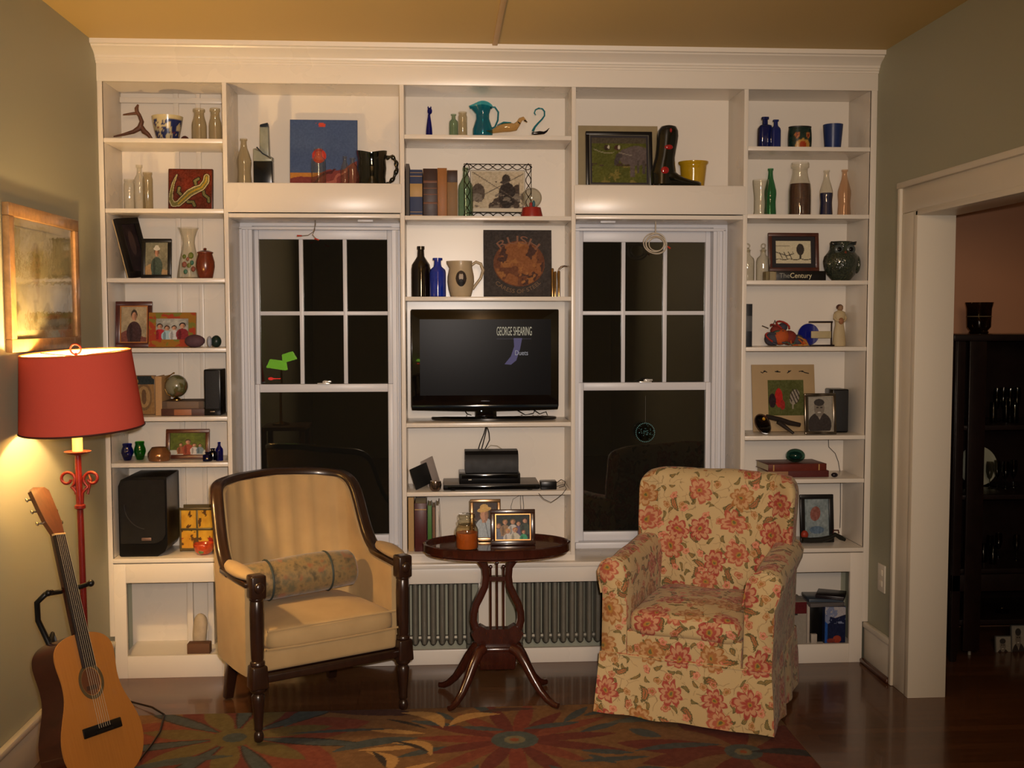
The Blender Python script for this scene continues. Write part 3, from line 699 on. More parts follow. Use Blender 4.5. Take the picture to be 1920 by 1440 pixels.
def slipchair():
    r = thing('slipcovered_armchair', 'armchair in a cream slipcover printed with red and orange flowers', 'armchair', (2.392, -.744, .0055), math.atan2(-.295, .6))
    K = dict(uv=True, smooth=75)
    # backrest: an inset panel with wings that come forward at both sides
    def back():
        b = MB(); N = 40; Mz = 18
        def pt(i, j, side):
            t = -1 + 2*i/N; q = j/Mz; z = .34 + .60*q
            hw = .316 + .026*(q**1.5) + .008*math.sin(q*pi)
            if q > .88: hw -= .030*((q-.88)/.12)**2
            x = t*hw + .010; zt = z - .014*abs(t)**8*(q**4) - .006*t*t*q
            yb = .605 + .05*q; wing = max(0, (abs(t)-.66)/.34); wing = wing*wing*(3-2*wing)
            if side: yf = .50 + .055*q - .105*wing*(1 - .35*q) + .016*math.cos(t*pi*.75)*-1 + .01
            else: yf = yb
            e = max(0, (q-.93)/.07); yf = yf + (yb-yf)*.35*e*e if side else yf - .02*e*e
            return (x, yf, zt)
        A = [[b.v(pt(i, j, 1)) for i in range(N+1)] for j in range(Mz+1)]; B_ = [[b.v(pt(i, j, 0)) for i in range(N+1)] for j in range(Mz+1)]
        for V in (A, B_):
            for j in range(Mz):
                for i in range(N): b.face([V[j][i], V[j][i+1], V[j+1][i+1], V[j+1][i]])
        for j in range(Mz):
            for i in (0, N): b.face([A[j][i], A[j+1][i], B_[j+1][i], B_[j][i]])
        for i in range(N): b.face([A[Mz][i], A[Mz][i+1], B_[Mz][i+1], B_[Mz][i]]); b.face([A[0][i], A[0][i+1], B_[0][i+1], B_[0][i]])
        return b
    o = back().build('backrest', FLO, r, noise=.005, sub=1, **K)
    m = MB()
    for s in (-1, 1): m.tube([(s*.238 + .01, .486, .45), (s*.243 + .01, .506, .62), (s*.250 + .01, .522, .80), (s*.252 + .01, .537, .90)], .003, 6)
    for s in (-1,1): pass
    m.build('seam', FLO, o, uv=True)
    # arms: rolled top over a straight front
    for s in (-1, 1):
        prof = []   # x outward from inner face, z
        k_ = .022 if s > 0 else 0
        P = [(.226, .02), (.228, .50), (.230 + k_*.4, .565), (.236 + k_*.5, .60), (.252 + k_*.7, .628), (.276 + k_, .640), (.306 + k_, .640), (.332 + k_, .622), (.347 + k_, .59), (.344 + k_, .555), (.334 + k_*.6, .50), (.334, .02)]
        b = MB(); R = []
        ys = [(-.004, .97), (.0, 1.0), (.10, 1.0), (.22, 1.0), (.34, 1.0), (.46, 1.01), (.60, 1.02)]
        for k, (y, g) in enumerate(ys):
            lift = .022*max(0, (y-.1)/.5); R.append([(s*(.285 + (x-.285)*g), y, z*g if z < .1 else z + lift - (.006 if k == 0 else 0)) for x, z in P])
        b.rings(R).build('arm', FLO, r, noise=.006, **K)
        f = MB(); f.tube([(s*x, -.006, z) for x, z in P[1:11]], .004, 6).build('welt', FLO, r, uv=True)
    # seat deck and cushion
    crown_grid(-.226, .226, -.028, .50, .35, .445, .020, edge=.024).build('seat_cushion', FLO, r, noise=.006, **K)
    MB().hexa(H8(-.226, .226, .0, .55, .10, .36), .01).build('seat_base', FLO, r, uv=True)
    f = MB(); f.hexa([(-.335, -.012, .245), (.335, -.012, .245), (-.335, .02, .245), (.335, .02, .245), (-.206, -.014, .352), (.206, -.014, .352), (-.206, .02, .352), (.206, .02, .352)], .004)
    # skirt: slightly flared band all round with box pleats at the corners
    sk = MB(); top, bot = .262, .022; path = []
    def corner(z, fl):
        hx, y0, y1 = .338 + fl, -.014 - fl, .655 + fl*.6; pts = []
        def seg(a, c, n, amp):
            for i in range(n): 
                u = i/n; x, y = a[0]+(c[0]-a[0])*u, a[1]+(c[1]-a[1])*u; w = amp*math.sin(u*pi*7)*math.sin(u*pi); d = (c[1]-a[1], -(c[0]-a[0])); L = math.hypot(*d); pts.append((x + d[0]/L*w, y + d[1]/L*w, z))
        seg((-hx, y0), (hx, y0), 40, fl*.25); seg((hx, y0), (hx, y1), 30, fl*.5); seg((hx, y1), (-hx, y1), 20, 0); seg((-hx, y1), (-hx, y0), 30, fl*.5)
        return pts
    sk.rings([corner(top + .004, -.004), corner(top, .002), corner(top - .01, .003), corner((top+bot)/2, .010), corner(bot, .018), corner(bot, .012), corner((top+bot)/2, .004)], cap0=True, cap1=False)
    sk.build('skirt', FLO, r, noise=.004, uv=True, smooth=60)
    fp = MB(); fp.hexa([(-.228, -.010, .255), (.228, -.010, .255), (-.228, .02, .255), (.228, .02, .255), (-.228, -.016, .36), (.228, -.016, .36), (-.228, .02, .36), (.228, .02, .36)], .006)
    fp.build('front_panel', FLO, r, noise=.004, **K)
    MB().tube([(-.336, -.018, .262), (-.1, -.021, .259), (.1, -.021, .259), (.336, -.018, .262)], .004, 6).build('welt', FLO, r, uv=True)
    for sx in (-1, 1):
        for y in (.05, .58): MB().lathe([(.014, 0), (.018, .05), (.022, .12)], 12, (sx*.27, y, .0)).build('leg', WALNUT, r)
slipchair()

# ================================================================ LYRE TABLE
def lyre_table():
    cx, cy = 1.685, -.36; r = thing('side_table', 'dark mahogany oval tray-top side table with a lyre pedestal', 'side table', (cx, cy, 0))
    W, D = .302, .185; zt = .652
    n = 56; el = lambda k, z: [((W-k)*math.cos(2*pi*i/n), (D-k)*math.sin(2*pi*i/n), z) for i in range(n)]
    MB().rings([el(.02, zt-.034), el(.006, zt-.030), el(.004, zt-.004), el(.008, zt)]).build('tabletop', wood('table_veneer', (84, 42, 28), .10, coat=1, scale=(2, 14, 3)), r, smooth=40)
    b = MB(); b.rings([el(.004, zt-.026), el(-.004, zt-.020), el(-.004, zt+.008), el(-.007, zt+.013), el(.001, zt+.016), el(.006, zt+.013), el(.006, zt-.002)], cap0=False, cap1=False); b.build('gallery_rim', MAHOG, r, smooth=50)
    # lyre: two flat curved arms in the x-z plane
    L = [(.035, .618), (.085, .622), (.080, .605), (.062, .585), (.050, .560), (.047, .520), (.052, .480), (.070, .440), (.088, .405), (.098, .370), (.100, .335), (.090, .300), (.070, .275), (.045, .262), (.0, .256)]
    def arm(s):
        b = MB(); R = []
        for i, (x, z) in enumerate(L):
            a = Vector(L[max(i-1, 0)]); c = Vector(L[min(i+1, len(L)-1)]); d = (c-a).normalized(); nn = Vector((d.y, -d.x)); w = .015 if i > 3 else .018
            if i > 11: w = .024
            R.append([(s*(x + nn.x*w*k), yy, z + nn.y*w*k) for k, yy in ((-1, -.017), (-.6, -.021), (.6, -.021), (1, -.017), (1, .017), (.6, .021), (-.6, .021), (-1, .017))])
        b.rings(R); return b.build('lyre_arm', MAHOG, r, smooth=50)
    arm(-1); arm(1)
    MB().prism([(-.054, .503), (.054, .503), (.054, .521), (-.054, .521)], -.014, .014).build('crossbar', MAHOG, r)
    for x in (-.027, 0, .027): 
        MB().tube([(x, 0, .268), (x, 0, .575 if x == 0 else .56)], .0045, 8).ball((x, 0, .577 if x == 0 else .560), .0085, 10, 8).build('lyre_string', MAHOG, r)
    MB().prism([(-.11, .28), (-.09, .305), (-.07, .315), (-.045, .30), (.045, .30), (.07, .315), (.09, .305), (.11, .28), (.095, .25), (.065, .228), (-.065, .228), (-.095, .25)], -.024, .024).build('lyre_base', MAHOG, r)
    MB().box(-.13, .13, -.075, .075, .608, .6195, .004).build('top_cleat', MAHOG, r)
    b = MB(); b.box(-.085, .085, -.055, .055, .210, .228, .006).hexa([(-.075, -.035, .13), (.075, -.035, .13), (-.075, .035, .13), (.075, .035, .13), (-.08, -.05, .212), (.08, -.05, .212), (-.08, .05, .212), (.08, .05, .212)], .006); b.build('plinth', MAHOG, r)
    for dx, dy, fx, fy in ((-.06, -.04, -.205, -.175), (.06, -.04, .240, -.175), (-.06, .04, -.245, .14), (.06, .04, .222, .145)):
        b = MB(); pts = []; rr = []
        for f, z, q in ((0, .215, .024), (.14, .205, .024), (.30, .160, .022), (.46, .105, .020), (.62, .058, .017), (.78, .027, .015), (.90, .014, .014), (1.0, .012, .012)):
            pts.append((dx + (fx-dx)*f, dy + (fy-dy)*f, z)); rr.append(q)
        off = 0 if fy > 0 and False else .010 if fy < -.1 else .002
        b.tube([(p[0], p[1], p[2] + off) for p in pts], rr, 10); b.build('leg', MAHOG, r, smooth=60)
    return r
lyre_table()

# ================================================================ FLOOR LAMP
def floor_lamp():
    x, y = .195, -.97; r = thing('floor_lamp', 'red metal floor lamp with a large red drum shade, lit', 'floor lamp', (x, y, 0)); RED = M('red_lamp_enamel', (100, 22, 18), .35, bump=.05)
    MB().lathe([(.13, .0), (.13, .012), (.10, .022), (.03, .034), (.014, .06)], 32).build('base', RED, r, smooth=40)
    MB().tube([(0, 0, .03), (-.004, 0, .5), (-.010, 0, 1.0), (-.013, 0, 1.13)], .011, 12).lathe([(.012, .93), (.019, .935), (.019, .945), (.012, .95)], 14, (-.009, 0, 0)).build('pole', RED, r, smooth=40)
    MB().lathe([(.012, 1.122), (.040, 1.130), (.046, 1.136), (.040, 1.137), (.012, 1.132)], 24, (-.013, 0, 0)).build('drip_pan', RED, r, smooth=40)
    CND = NT('candle_sleeve'); CND.pbr(lin((240, 214, 160)), .5); 
    MB().lathe([(.0175, 1.136), (.0175, 1.225), (.014, 1.228)], 20, (-.013, 0, 0)).build('candle_sleeve', CND.m, r, smooth=40)
    for s in (-1, 1):
        P = []
        for k in range(26):
            a = -pi*.35 + k/25*pi*2.3; q = .030 - .018*k/25; P.append((-.009 + s*(.030 - q*math.cos(a) + .012), 0, 1.03 + q*math.sin(a)*1.0 + .008))
        P = [(-.009 + s*.008, 0, .95), (-.009 + s*.010, 0, .99)] + P
        MB().tube(P, .0055, 8).build('scroll', RED, r, smooth=60)
        MB().tube([(-.009 + s*.02, .02*1, .98), (-.009 + s*.03, .03, 1.03), (-.009 + s*.015, .045, 1.055), (-.009 + s*.0, .03, 1.03)], .005, 8).build('scroll', RED, r, smooth=60)
    # shade: thin fabric drum, open top and bottom, a little tilted
    t = NT('lampshade_fabric'); co = t.coord(); n = t.noise(co, 700, 2)
    dif = t.node('BsdfDiffuse', {0: t.mix(n, lin((200, 82, 68)), lin((216, 96, 80)))}); tr = t.node('BsdfTranslucent', {0: lin((200, 70, 44))}); ms = t.node('MixShader', {0: .24, 1: dif.outputs[0], 2: tr.outputs[0]}); t.set(t.out.inputs[0], ms.outputs[0])
    LIN = NT('shade_lining'); LIN.pbr(lin((246, 226, 180)), .7)
    sh = bpy.data.objects.new('shade', None); 
    z0, z1, r0, r1 = 1.215, 1.482, .207, .183; c = (.0, 0, 0); tilt = Matrix.Rotation(-.045, 4, 'Y'); Mo = Matrix.Translation((-.002, 0, 1.35)) @ tilt @ Matrix.Rotation(.05, 4, 'X') @ Matrix.Translation((0, 0, -1.35)); n = 48
    ring = lambda rr, z: [(rr*math.cos(2*pi*i/n), rr*math.sin(2*pi*i/n), z) for i in range(n)]
    s = MB().at(Mo).rings([ring(r0, z0), ring((r0+r1)/2, (z0+z1)/2), ring(r1, z1)], cap0=False, cap1=False).build('lamp_shade', t.m, r, smooth=60)
    MB().at(Mo).rings([ring(r0-.0025, z0), ring((r0+r1)/2-.0025, (z0+z1)/2), ring(r1-.0025, z1)], cap0=False, cap1=False).build('lining', LIN.m, s, smooth=60)
    TR = M('shade_trim', (60, 22, 16), .6); MB().at(Mo).tube(ring(r0, z0), .0035, 6, loop=True).build('trim_band', TR, s); MB().at(Mo).tube(ring(r1-.001, z1), .003, 6, loop=True).build('trim_band', M('shade_top_trim_glow', (190, 90, 40), .5), s)  # top trim is orange: the bulb's glow on the rim put into its colour
    m = MB().at(Mo)
    for k in range(3): a = 2*pi*k/3 + .5; m.tube([(0, 0, z1 - .012), (r1*math.cos(a), r1*math.sin(a), z1 - .002)], .002, 6)
    m.build('spider', RED, s)
    f = MB().at(Mo); f.tube([(.018*math.cos(a), 0, z1 + .012 + .018*math.sin(a)) for a in [2*pi*i/24 for i in range(24)]], .0035, 8, loop=True).lathe([(.006, z1-.02), (.006, z1-.005), (.003, z1)], 10); f.build('finial', RED, r, smooth=60)
    # bulb
    B = NT('lit_bulb'); B.pbr((1, .8, .5), .4); B.set(B.p.inputs['Emission Color'], (1, .62, .25)); B.set(B.p.inputs['Emission Strength'], 22)
    MB().lathe([(.012, 1.226), (.016, 1.245), (.03, 1.285), (.032, 1.305), (.022, 1.33), (.002, 1.34)], 20, (-.013, 0, 0)).build('bulb', B.m, r, smooth=60)
    light('bulb_light', 'POINT', (x - .013, y, 1.37), 36, (1, .64, .27), .03)
    # cord on the floor
    g = [PZ(245, 1316, .006), PZ(285, 1326, .014), PZ(308, 1340, .014), PZ(300, 1372, .014), PZ(285, 1395, .014), PZ(262, 1425, .014)]
    MB().tube([(x + .05, y, .02)] + [(x + .12, y - .05, .02)] + [Vector(p) for p in g], .004, 6).build('cord', M('brown_cord', (40, 28, 20), .5), r, world=True, smooth=60)
floor_lamp()

# ================================================================ GUITAR AND STAND
def guitar():
    loc = (.394, -1.3498, .0768)
    r = thing('acoustic_guitar', 'small acoustic guitar with a honey spruce top and dark sides leaning on a stand', 'guitar', loc)
    r.rotation_euler = (-.3504, .1352, 1.2325); r.rotation_mode = 'XYZ'
    Rm = Matrix.Rotation(1.2325, 4, 'Z') @ Matrix.Rotation(-.3504, 4, 'X') @ Matrix.Rotation(.1352, 4, 'Y'); r.rotation_euler = Rm.to_euler('XYZ')
    K = [(0, 0), (.004, .06), (.016, .11), (.045, .155), (.09, .182), (.13, .190), (.175, .184), (.22, .165), (.26, .145), (.295, .133), (.33, .130), (.36, .133), (.39, .138), (.42, .139), (.445, .130), (.465, .108), (.478, .075), (.484, .04), (.485, 0)]
    # smooth the outline
    def cr(t): 
        n = len(K)-1; i = min(int(t*n), n-1); f = t*n - i; p = [Vector(K[max(0, min(n, i+k))]) for k in (-1, 0, 1, 2)]
        return .5*((2*p[1]) + (p[2]-p[0])*f + (2*p[0]-5*p[1]+4*p[2]-p[3])*f*f + (3*p[1]-p[0]-3*p[2]+p[3])*f**3)
    half = [cr(i/60) for i in range(61)]; out = [(p[1], p[0]) for p in half] + [(-p[1], p[0]) for p in half[-2:0:-1]]
    SIDE = wood('guitar_mahogany', (66, 26, 16), .22, coat=.5, scale=(3, 3, 12)); 
    def SPRf():
        t = NT('spruce_top'); co = t.coord(); n = t.noise(t.map(co, (120, 1, 1.5)), 3, 4); t.pbr(t.mix(n, lin((158, 100, 42)), lin((184, 126, 60))), .3, coat=.4); return t.m
    b = MB(); b.prism(out, .0, .088); b.build('body', SIDE, r, smooth=40)
    # top plate with round hole: ring between outline and hole
    b = MB(); hc, hr = (0, .325), .044; n = len(out); top = []
    O = []; I = []; O2 = []; I2 = []
    for x, z in out:
        a = math.atan2(z-hc[1], x-hc[0]); O.append(b.v((x, -.004, z))); I.append(b.v((hc[0] + hr*math.cos(a), -.004, hc[1] + hr*math.sin(a)))); O2.append(b.v((x, 0, z))); I2.append(b.v((hc[0] + hr*math.cos(a), .02, hc[1] + hr*math.sin(a))))
    for i in range(n): j = (i+1) % n; b.face([O[i], O[j], I[j], I[i]]); b.face([O[i], O2[i], O2[j], O[j]]); b.face([I[i], I[j], I2[j], I2[i]])
    b.build('soundboard', SPRf(), r, smooth=0)
    MB().lathe([(.043, -.001), (.0, -.001)], 24).at(Matrix.Identity(4)).b.free()
    c = MB(); c.rings([[(hr*.99*math.cos(a), -.0015, hc[1] + hr*.99*math.sin(a)) for a in [2*pi*i/28 for i in range(28)]], [(.001*math.cos(a), -.0015, hc[1] + .001*math.sin(a)) for a in [2*pi*i/28 for i in range(28)]]], cap0=False); c.build('sound_hole', M('hole_wood', (98, 58, 34), .7), r)
    c = MB(); ringp = lambda rr, y: [(rr*math.cos(a), y, hc[1] + rr*math.sin(a)) for a in [2*pi*i/40 for i in range(40)]]
    c.rings([ringp(.046, -.0042), ringp(.046, -.0052), ringp(.058, -.0052), ringp(.058, -.0042)], cap0=False, cap1=False); c.build('rosette', M('rosette_inlay', (84, 72, 50), .4, vs=200, var=.5), r)
    MB().box(-.025, .025, -.0022, -.0016, .298, .312).build('maker_label', M('guitar_label', (66, 46, 34), .8), r)
    # neck
    FB = M('fretboard_wood', (38, 30, 28), .35)
    b = MB(); b.hexa([(-.029, -.014, .372), (.029, -.014, .372), (-.029, -.004, .372), (.029, -.004, .372), (-.024, -.014, .820), (.024, -.014, .820), (-.024, -.004, .820), (.024, -.004, .820)], .001)
    fb = b.build('fretboard', FB, r)
    b = MB(); Lsc = .648
    for k in range(1, 19):
        z = .172 + Lsc*2**(-k/12)
        if z > .375: wd = .024 + .005*(.82-z)/.448; b.box(-wd, wd, -.0152, -.0138, z-.0008, z+.0008)
    b.build('frets', M('fret_wire', (84, 76, 62), .4, .8), fb)
    b = MB(); b.hexa([(-.022, -.004, .485), (.022, -.004, .485), (-.014, .022, .485), (.014, .022, .485), (-.022, -.004, .83), (.022, -.004, .83), (-.014, .016, .83), (.014, .016, .83)], .004); b.build('neck', SIDE, r)
    MB().box(-.026, .026, -.016, -.003, .819, .825, .001).build('nut', M('bone_nut', (214, 176, 120), .4), r)
    Mh = Matrix.Translation((0, 0, .822)) @ Matrix.Rotation(-.22, 4, 'X')
    hd = [(-.024, 0), (-.036, .045), (-.040, .10), (-.042, .165), (-.026, .178), (.026, .178), (.042, .165), (.040, .10), (.036, .045), (.024, 0)]
    h = MB().at(Mh).prism(hd, -.012, .004).build('headstock', wood('headstock_wood', (92, 50, 28), .35, scale=(10, 10, 2)), r)
    PG = M('tuner_metal', (150, 140, 120), .25, .9)
    for s in (-1, 1):
        for z in (.05, .095, .14): MB().at(Mh).tube([(s*.030, .006, z), (s*.052, .006, z)], .003, 6).ball((s*.057, .006, z), (.006, .004, .008), 8, 6).build('tuning_peg', PG, h)
    BR = M('bridge_ebony', (14, 14, 16), .3)
    b = MB(); b.box(-.090, .090, -.011, -.003, .155, .187, .003).box(-.040, .040, -.015, -.010, .158, .166, .001).box(-.038, .038, -.016, -.010, .171, .175, .001); b.build('bridge', BR, r)
    for k in range(6):
        x0, x1 = (-.5 + k/5)*.052, (-.5 + k/5)*.040; MB().tube([(x0, -.016, .173), (x1, -.0175, .822)], .0006, 4).build('string', M('nylon_string', (180, 170, 150), .3), r)
    return r
guitar()
def gstand():
    BK = M('black_stand_metal', (14, 14, 15), .4); lx, ly = .394, -1.3498
    Rm = Matrix.Translation((.394, -1.3498, .0768)) @ Matrix.Rotation(1.2325, 4, 'Z') @ Matrix.Rotation(-.3504, 4, 'X') @ Matrix.Rotation(.1352, 4, 'Y')
    g = lambda x, y, z: Rm @ Vector((x, y, z))
    base = g(0, .13, .02); r = thing('guitar_stand', 'black metal guitar stand holding the acoustic guitar', 'guitar stand', (base.x, base.y, 0))
    yk = g(0, .052, .66); 
    MB().tube([g(0, .135, .02), g(0, .128, .40), g(0, .12, .52), g(-.03, .115, .60), g(-.05, .085, .655), g(-.045, .05, .672), g(-.02, .042, .675)], .0095, 10).build('upright', BK, r, world=True, smooth=60)
    MB().tube([g(-.055, .03, .672), g(-.03, .042, .672), g(.035, .042, .672), g(.068, .0, .672), g(.070, -.035, .672)], .008, 10).ball(g(.070, -.04, .672), .012).ball(g(-.055, .028, .672), .011).build('yoke', BK, r, world=True, smooth=60)
    MB().tube([g(0, .125, .42), g(-.012, .118, .50), g(.02, .115, .545), g(.03, .12, .50)], .010, 8).build('clutch', BK, r, world=True, smooth=60)
    c = g(0, .135, .03)
    for s in (-1, 1):
        MB().tube([g(0, .135, .03), g(s*.06, .125, -.006), g(s*.10, .06, -.013), g(s*.10, -.025, -.012), g(s*.10, -.035, .010)], .008, 8).build('cradle_arm', BK, r, world=True, smooth=60)
    for a in (.75, 2.2, 3.75):
        d = Vector((math.cos(a + .6), math.sin(a + .6), 0)); e = Vector((c.x, c.y, 0)) + d*.17; e.x = max(e.x, .03); MB().tube([Vector((c.x, c.y, c.z + .02)), Vector((c.x, c.y, .10)) + d*.03, Vector((e.x, e.y, .018))], .009, 8).ball((e.x, e.y, .017), (.014, .014, .012)).build('leg', BK, r, world=True, smooth=60)
gstand()

# ================================================================ PICTURE ON THE LEFT WALL
def wall_picture():
    y0, y1, z0, z1 = -1.055, -.355, 1.485, 1.995; cy = (y0+y1)/2
    r = thing('framed_picture', 'pale landscape picture in a light wood frame hanging on the left wall', 'picture', (XL, cy, z0)); X = XL
    FR = wood('blond_frame_wood', (182, 138, 88), .4, scale=(4, 4, 4)); m = .045
    P = lambda yy, zz, xx: (xx, yy, zz)
    b = MB()
    for (a0, a1, c0, c1) in ((y0, y1, z0, z0+m), (y0, y1, z1-m, z1), (y0, y0+m, z0+m, z1-m), (y1-m, y1, z0+m, z1-m)): b.box(X, X + .024, a0, a1, c0, c1, .003)
    b.build('frame', FR, r, world=True)
    MB().box(X + .003, X + .008, y0+m, y1-m, z0+m, z1-m).build('mount', M('pale_mount', (196, 184, 150), .7), r, world=True)
    def fn(a):
        a.fill((188, 178, 146)); a.blend((150, 142, 112), fbm(a.U, a.V, 6, 3)*(a.V < .45)); a.blend((120, 112, 80), (fbm(a.U, a.V, 9, 5) > .55)*(a.V < .3)*.7); a.ell(.35, .66, .09, .22, (150, 128, 84), 0, .5); a.ell(.38, .55, .03, .3, (130, 110, 70), 0, .5); a.ell(.7, .5, .18, .07, (160, 150, 116), 0, .6); a.speck(12, 30)
    o = paint('picture', (y1-y0)-2*m-.06, (z1-z0)-2*m-.06, fn, PHOTO, r, 70); o.rotation_euler = (0, 0, pi/2); o.location = (.0095, 0, m + .03)
    G = glass('picture_glass', (244, 244, 240), .9, .01); MB().box(X + .013, X + .015, y0+m-.002, y1-m+.002, z0+m-.002, z1-m+.002).build('glazing', G, r, world=True, smooth=0)
wall_picture()
# ================================================================ THINGS ON THE SHELVES
def slot(u0, u1, vt, Y, zs):
    a, b = PY(u0, vt, Y), PY(u1, vt, Y); return (a.x+b.x)/2, b.x-a.x, a.z - zs
P_MILK = [(.86, 0), (.98, .01), (1, .05), (1, .48), (.95, .58), (.78, .70), (.68, .80), (.68, .88), (.80, .90), (.82, .96), (.76, 1)]
P_COKE = [(.90, 0), (1, .01), (1, .06), (.92, .22), (.90, .30), (1, .46), (.98, .54), (.72, .68), (.46, .80), (.38, .90), (.38, .95), (.48, .955), (.48, 1)]
P_WINE = [(.9, 0), (1, .01), (1, .55), (.93, .64), (.62, .73), (.38, .80), (.33, .93), (.40, .935), (.40, 1)]
P_JAR = [(.9, 0), (1, .02), (1, .82), (.88, .88), (.82, .92), (.92, .93), (.92, 1)]
P_TUMB = [(.78, 0), (.80, .03), (1, 1)]
P_PHARM = [(.9, 0), (1, .01), (1, .62), (.92, .70), (.5, .78), (.42, .84), (.42, .93), (.6, .94), (.6, 1)]
P_SQ = [(.92, 0), (1, .02), (1, .66), (.86, .74), (.38, .78), (.36, .92), (.52, .93), (.52, 1)]
P_CARAFE = [(.90, 0), (1, .02), (.96, .12), (.80, .34), (.60, .56), (.50, .70), (.55, .80), (.72, .92), (.86, .985), (.90, 1)]
def vessel(name, label, cat, u0, u1, vt, Y, zs, prof, mat, liquid=None, lmat=None, group=None, sq=False, n=28, neck=None, rim=None, yk=1):
    cx, w, h = slot(u0, u1, vt, Y, zs); r = w/2
    def mk():
        b = MB(); b.rings([[((a*r)*sqf(t, sq)[0], (a*r*yk)*sqf(t, sq)[1], z*h) for t in [2*pi*i/n for i in range(n)]] for a, z in prof], cap1=not True); return b
    if liquid or rim:
        t = thing(name, label, cat, (cx, Y, zs), group=group)
        mk().build('glass_body' if liquid else 'body', mat, t, smooth=50)
        if liquid:
            b = MB(); pr = [(a*.93, max(z, .02)) for a, z in prof if z <= liquid]; pr.append((pr[-1][0], liquid))
            b.lathe([(a*r, z*h) for a, z in pr], n).build('contents', lmat, t, smooth=50)
        if rim: MB().lathe([(a*r, z*h) for a, z in rim[0]], n).build(rim[2], rim[1], t, smooth=50)
        return t
    o = mk().build(name, mat, smooth=50); o.location = (cx, Y, zs); return tag(o, label, cat, group)
def sqf(t, sq):
    c, s = math.cos(t), math.sin(t)
    if not sq: return c, s
    e = .45; return math.copysign(abs(c)**e, c), math.copysign(abs(s)**e, s)
def frame(name, label, u0, u1, vt, Y, zs, fw, mat, fn, dep=.016, mount=None, lean=.12, rz=0, cat='photo frame', inner=None, strut=True, hfix=None):
    cx, w, h = slot(u0, u1, vt, Y + .04, zs); w /= max(.5, math.cos(rz)); h = hfix or h/math.cos(lean)
    r = thing(name, label, cat, (cx, Y, zs)); r.rotation_euler = (Matrix.Rotation(rz, 4, 'Z') @ Matrix.Rotation(-lean, 4, 'X')).to_euler()
    b = MB(); bv = .0025
    b.box(-w/2, w/2, -dep, 0, 0, fw, bv).box(-w/2, w/2, -dep, 0, h-fw, h, bv).box(-w/2, -w/2+fw, -dep+.0004, 0, fw*.9, h-fw*.9, bv).box(w/2-fw, w/2, -dep+.0004, 0, fw*.9, h-fw*.9, bv)
    f = b.build('frame', mat, r)
    MB().box(-w/2+.003, w/2-.003, -.004, -.001, .003, h-.003).build('backing_board', M('backing_card', (70, 58, 46), .8), r)
    a, c = w - 2*fw, h - 2*fw
    if inner: 
        q = .004; m = MB(); m.box(-a/2, a/2, -dep*.8, -.005, fw, fw+q).box(-a/2, a/2, -dep*.8, -.005, h-fw-q, h-fw).box(-a/2, -a/2+q, -dep*.8, -.005, fw+q, h-fw-q).box(a/2-q, a/2, -dep*.8, -.005, fw+q, h-fw-q); m.build('inner_lip', inner, r)
    if mount:
        MB().box(-a/2, a/2, -.0062, -.004, fw, h-fw).build('mount', mount[1], r); k = mount[0]
        paint('photo', a-2*k, c-2*k, fn, PHOTO, r, 72, loc=(0, -.0068, fw+k))
    else: paint('photo', a, c, fn, PHOTO, r, 72, loc=(0, -.0066, fw))
    if strut and lean > .05:
        d = h*.5; t = min(.06, h*.30); m = MB(); m.hexa([(-.012, .001, 0.003), (.012, .001, .003), (-.012, .003, .003), (.012, .003, .003)] if False else [(-.010, t*.98, .004 + t*math.tan(lean)), (.010, t*.98, .004 + t*math.tan(lean)), (-.010, t, .004 + t*math.tan(lean)), (.010, t, .004 + t*math.tan(lean)), (-.010, 0, d), (.010, 0, d), (-.010, .002, d), (.010, .002, d)]).build('easel_strut', M('backing_card', (70, 58, 46), .8), r)
    return r
def book(name, label, cx, Y, zs, w, h, d, mat, lean=0, group=None, flat=False, rz=0, deco=None, pages=True):
    """upright: w = spine thickness, h = height, d = depth behind; flat: w along x, h = thickness, d depth"""
    r = thing(name, label, 'book', (cx, Y, zs), group=group); r.rotation_euler = (0, lean, rz); c = .0025
    if not flat:
        MB().box(-w/2, w/2, 0, .004, 0, h, .0015).box(-w/2, -w/2+c, 0, d, 0, h, .001).box(w/2-c, w/2, 0, d, 0, h, .001).build('cover', mat, r)
        MB().box(-w/2+c, w/2-c, .004, d-.004, .003, h-.004).build('pages', M('book_pages', (206, 190, 158), .8, vs=200), r)
        if deco:
            m = MB()
            for z0, z1 in deco[0]: m.box(-w/2+.0006, w/2-.0006, -.0008, .002, h*z0, h*z1, .0003)
            m.build('spine_label', deco[1], r)
    else:
        MB().box(-w/2, w/2, 0, .004, 0, h, .0015).box(-w/2, w/2, 0, d, 0, c, .001).box(-w/2, w/2, 0, d, h-c, h, .001).build('cover', mat, r)
        MB().box(-w/2+.004, w/2-.004, .004, d-.004, c, h-c).build('pages', M('book_pages', (206, 190, 158), .8, vs=200), r)
        if deco:
            m = MB()
            for x0, x1 in deco[0]: m.box(-w/2+w*x0, -w/2+w*x1, -.0006, .002, .002, h-.002, .0003)
            m.build('spine_label', deco[1], r)
    return r
def ubook(name, label, u0, u1, vt, Y, zs, d, mat, **k):
    cx, w, h = slot(u0, u1, vt, Y, zs); return book(name, label, cx, Y, zs, w - .001, h, d, mat, **k)
CLR = glass('clear_bottle_glass', (252, 251, 246), .30, gl=1.6); CLR2 = glass('dusty_bottle_glass', (238, 233, 220), .38, .10, gl=1.5); GRN = glass('green_bottle_glass', (150, 205, 180), .3); AQUA = glass('aqua_bottle_glass', (204, 220, 208), .35, .08)
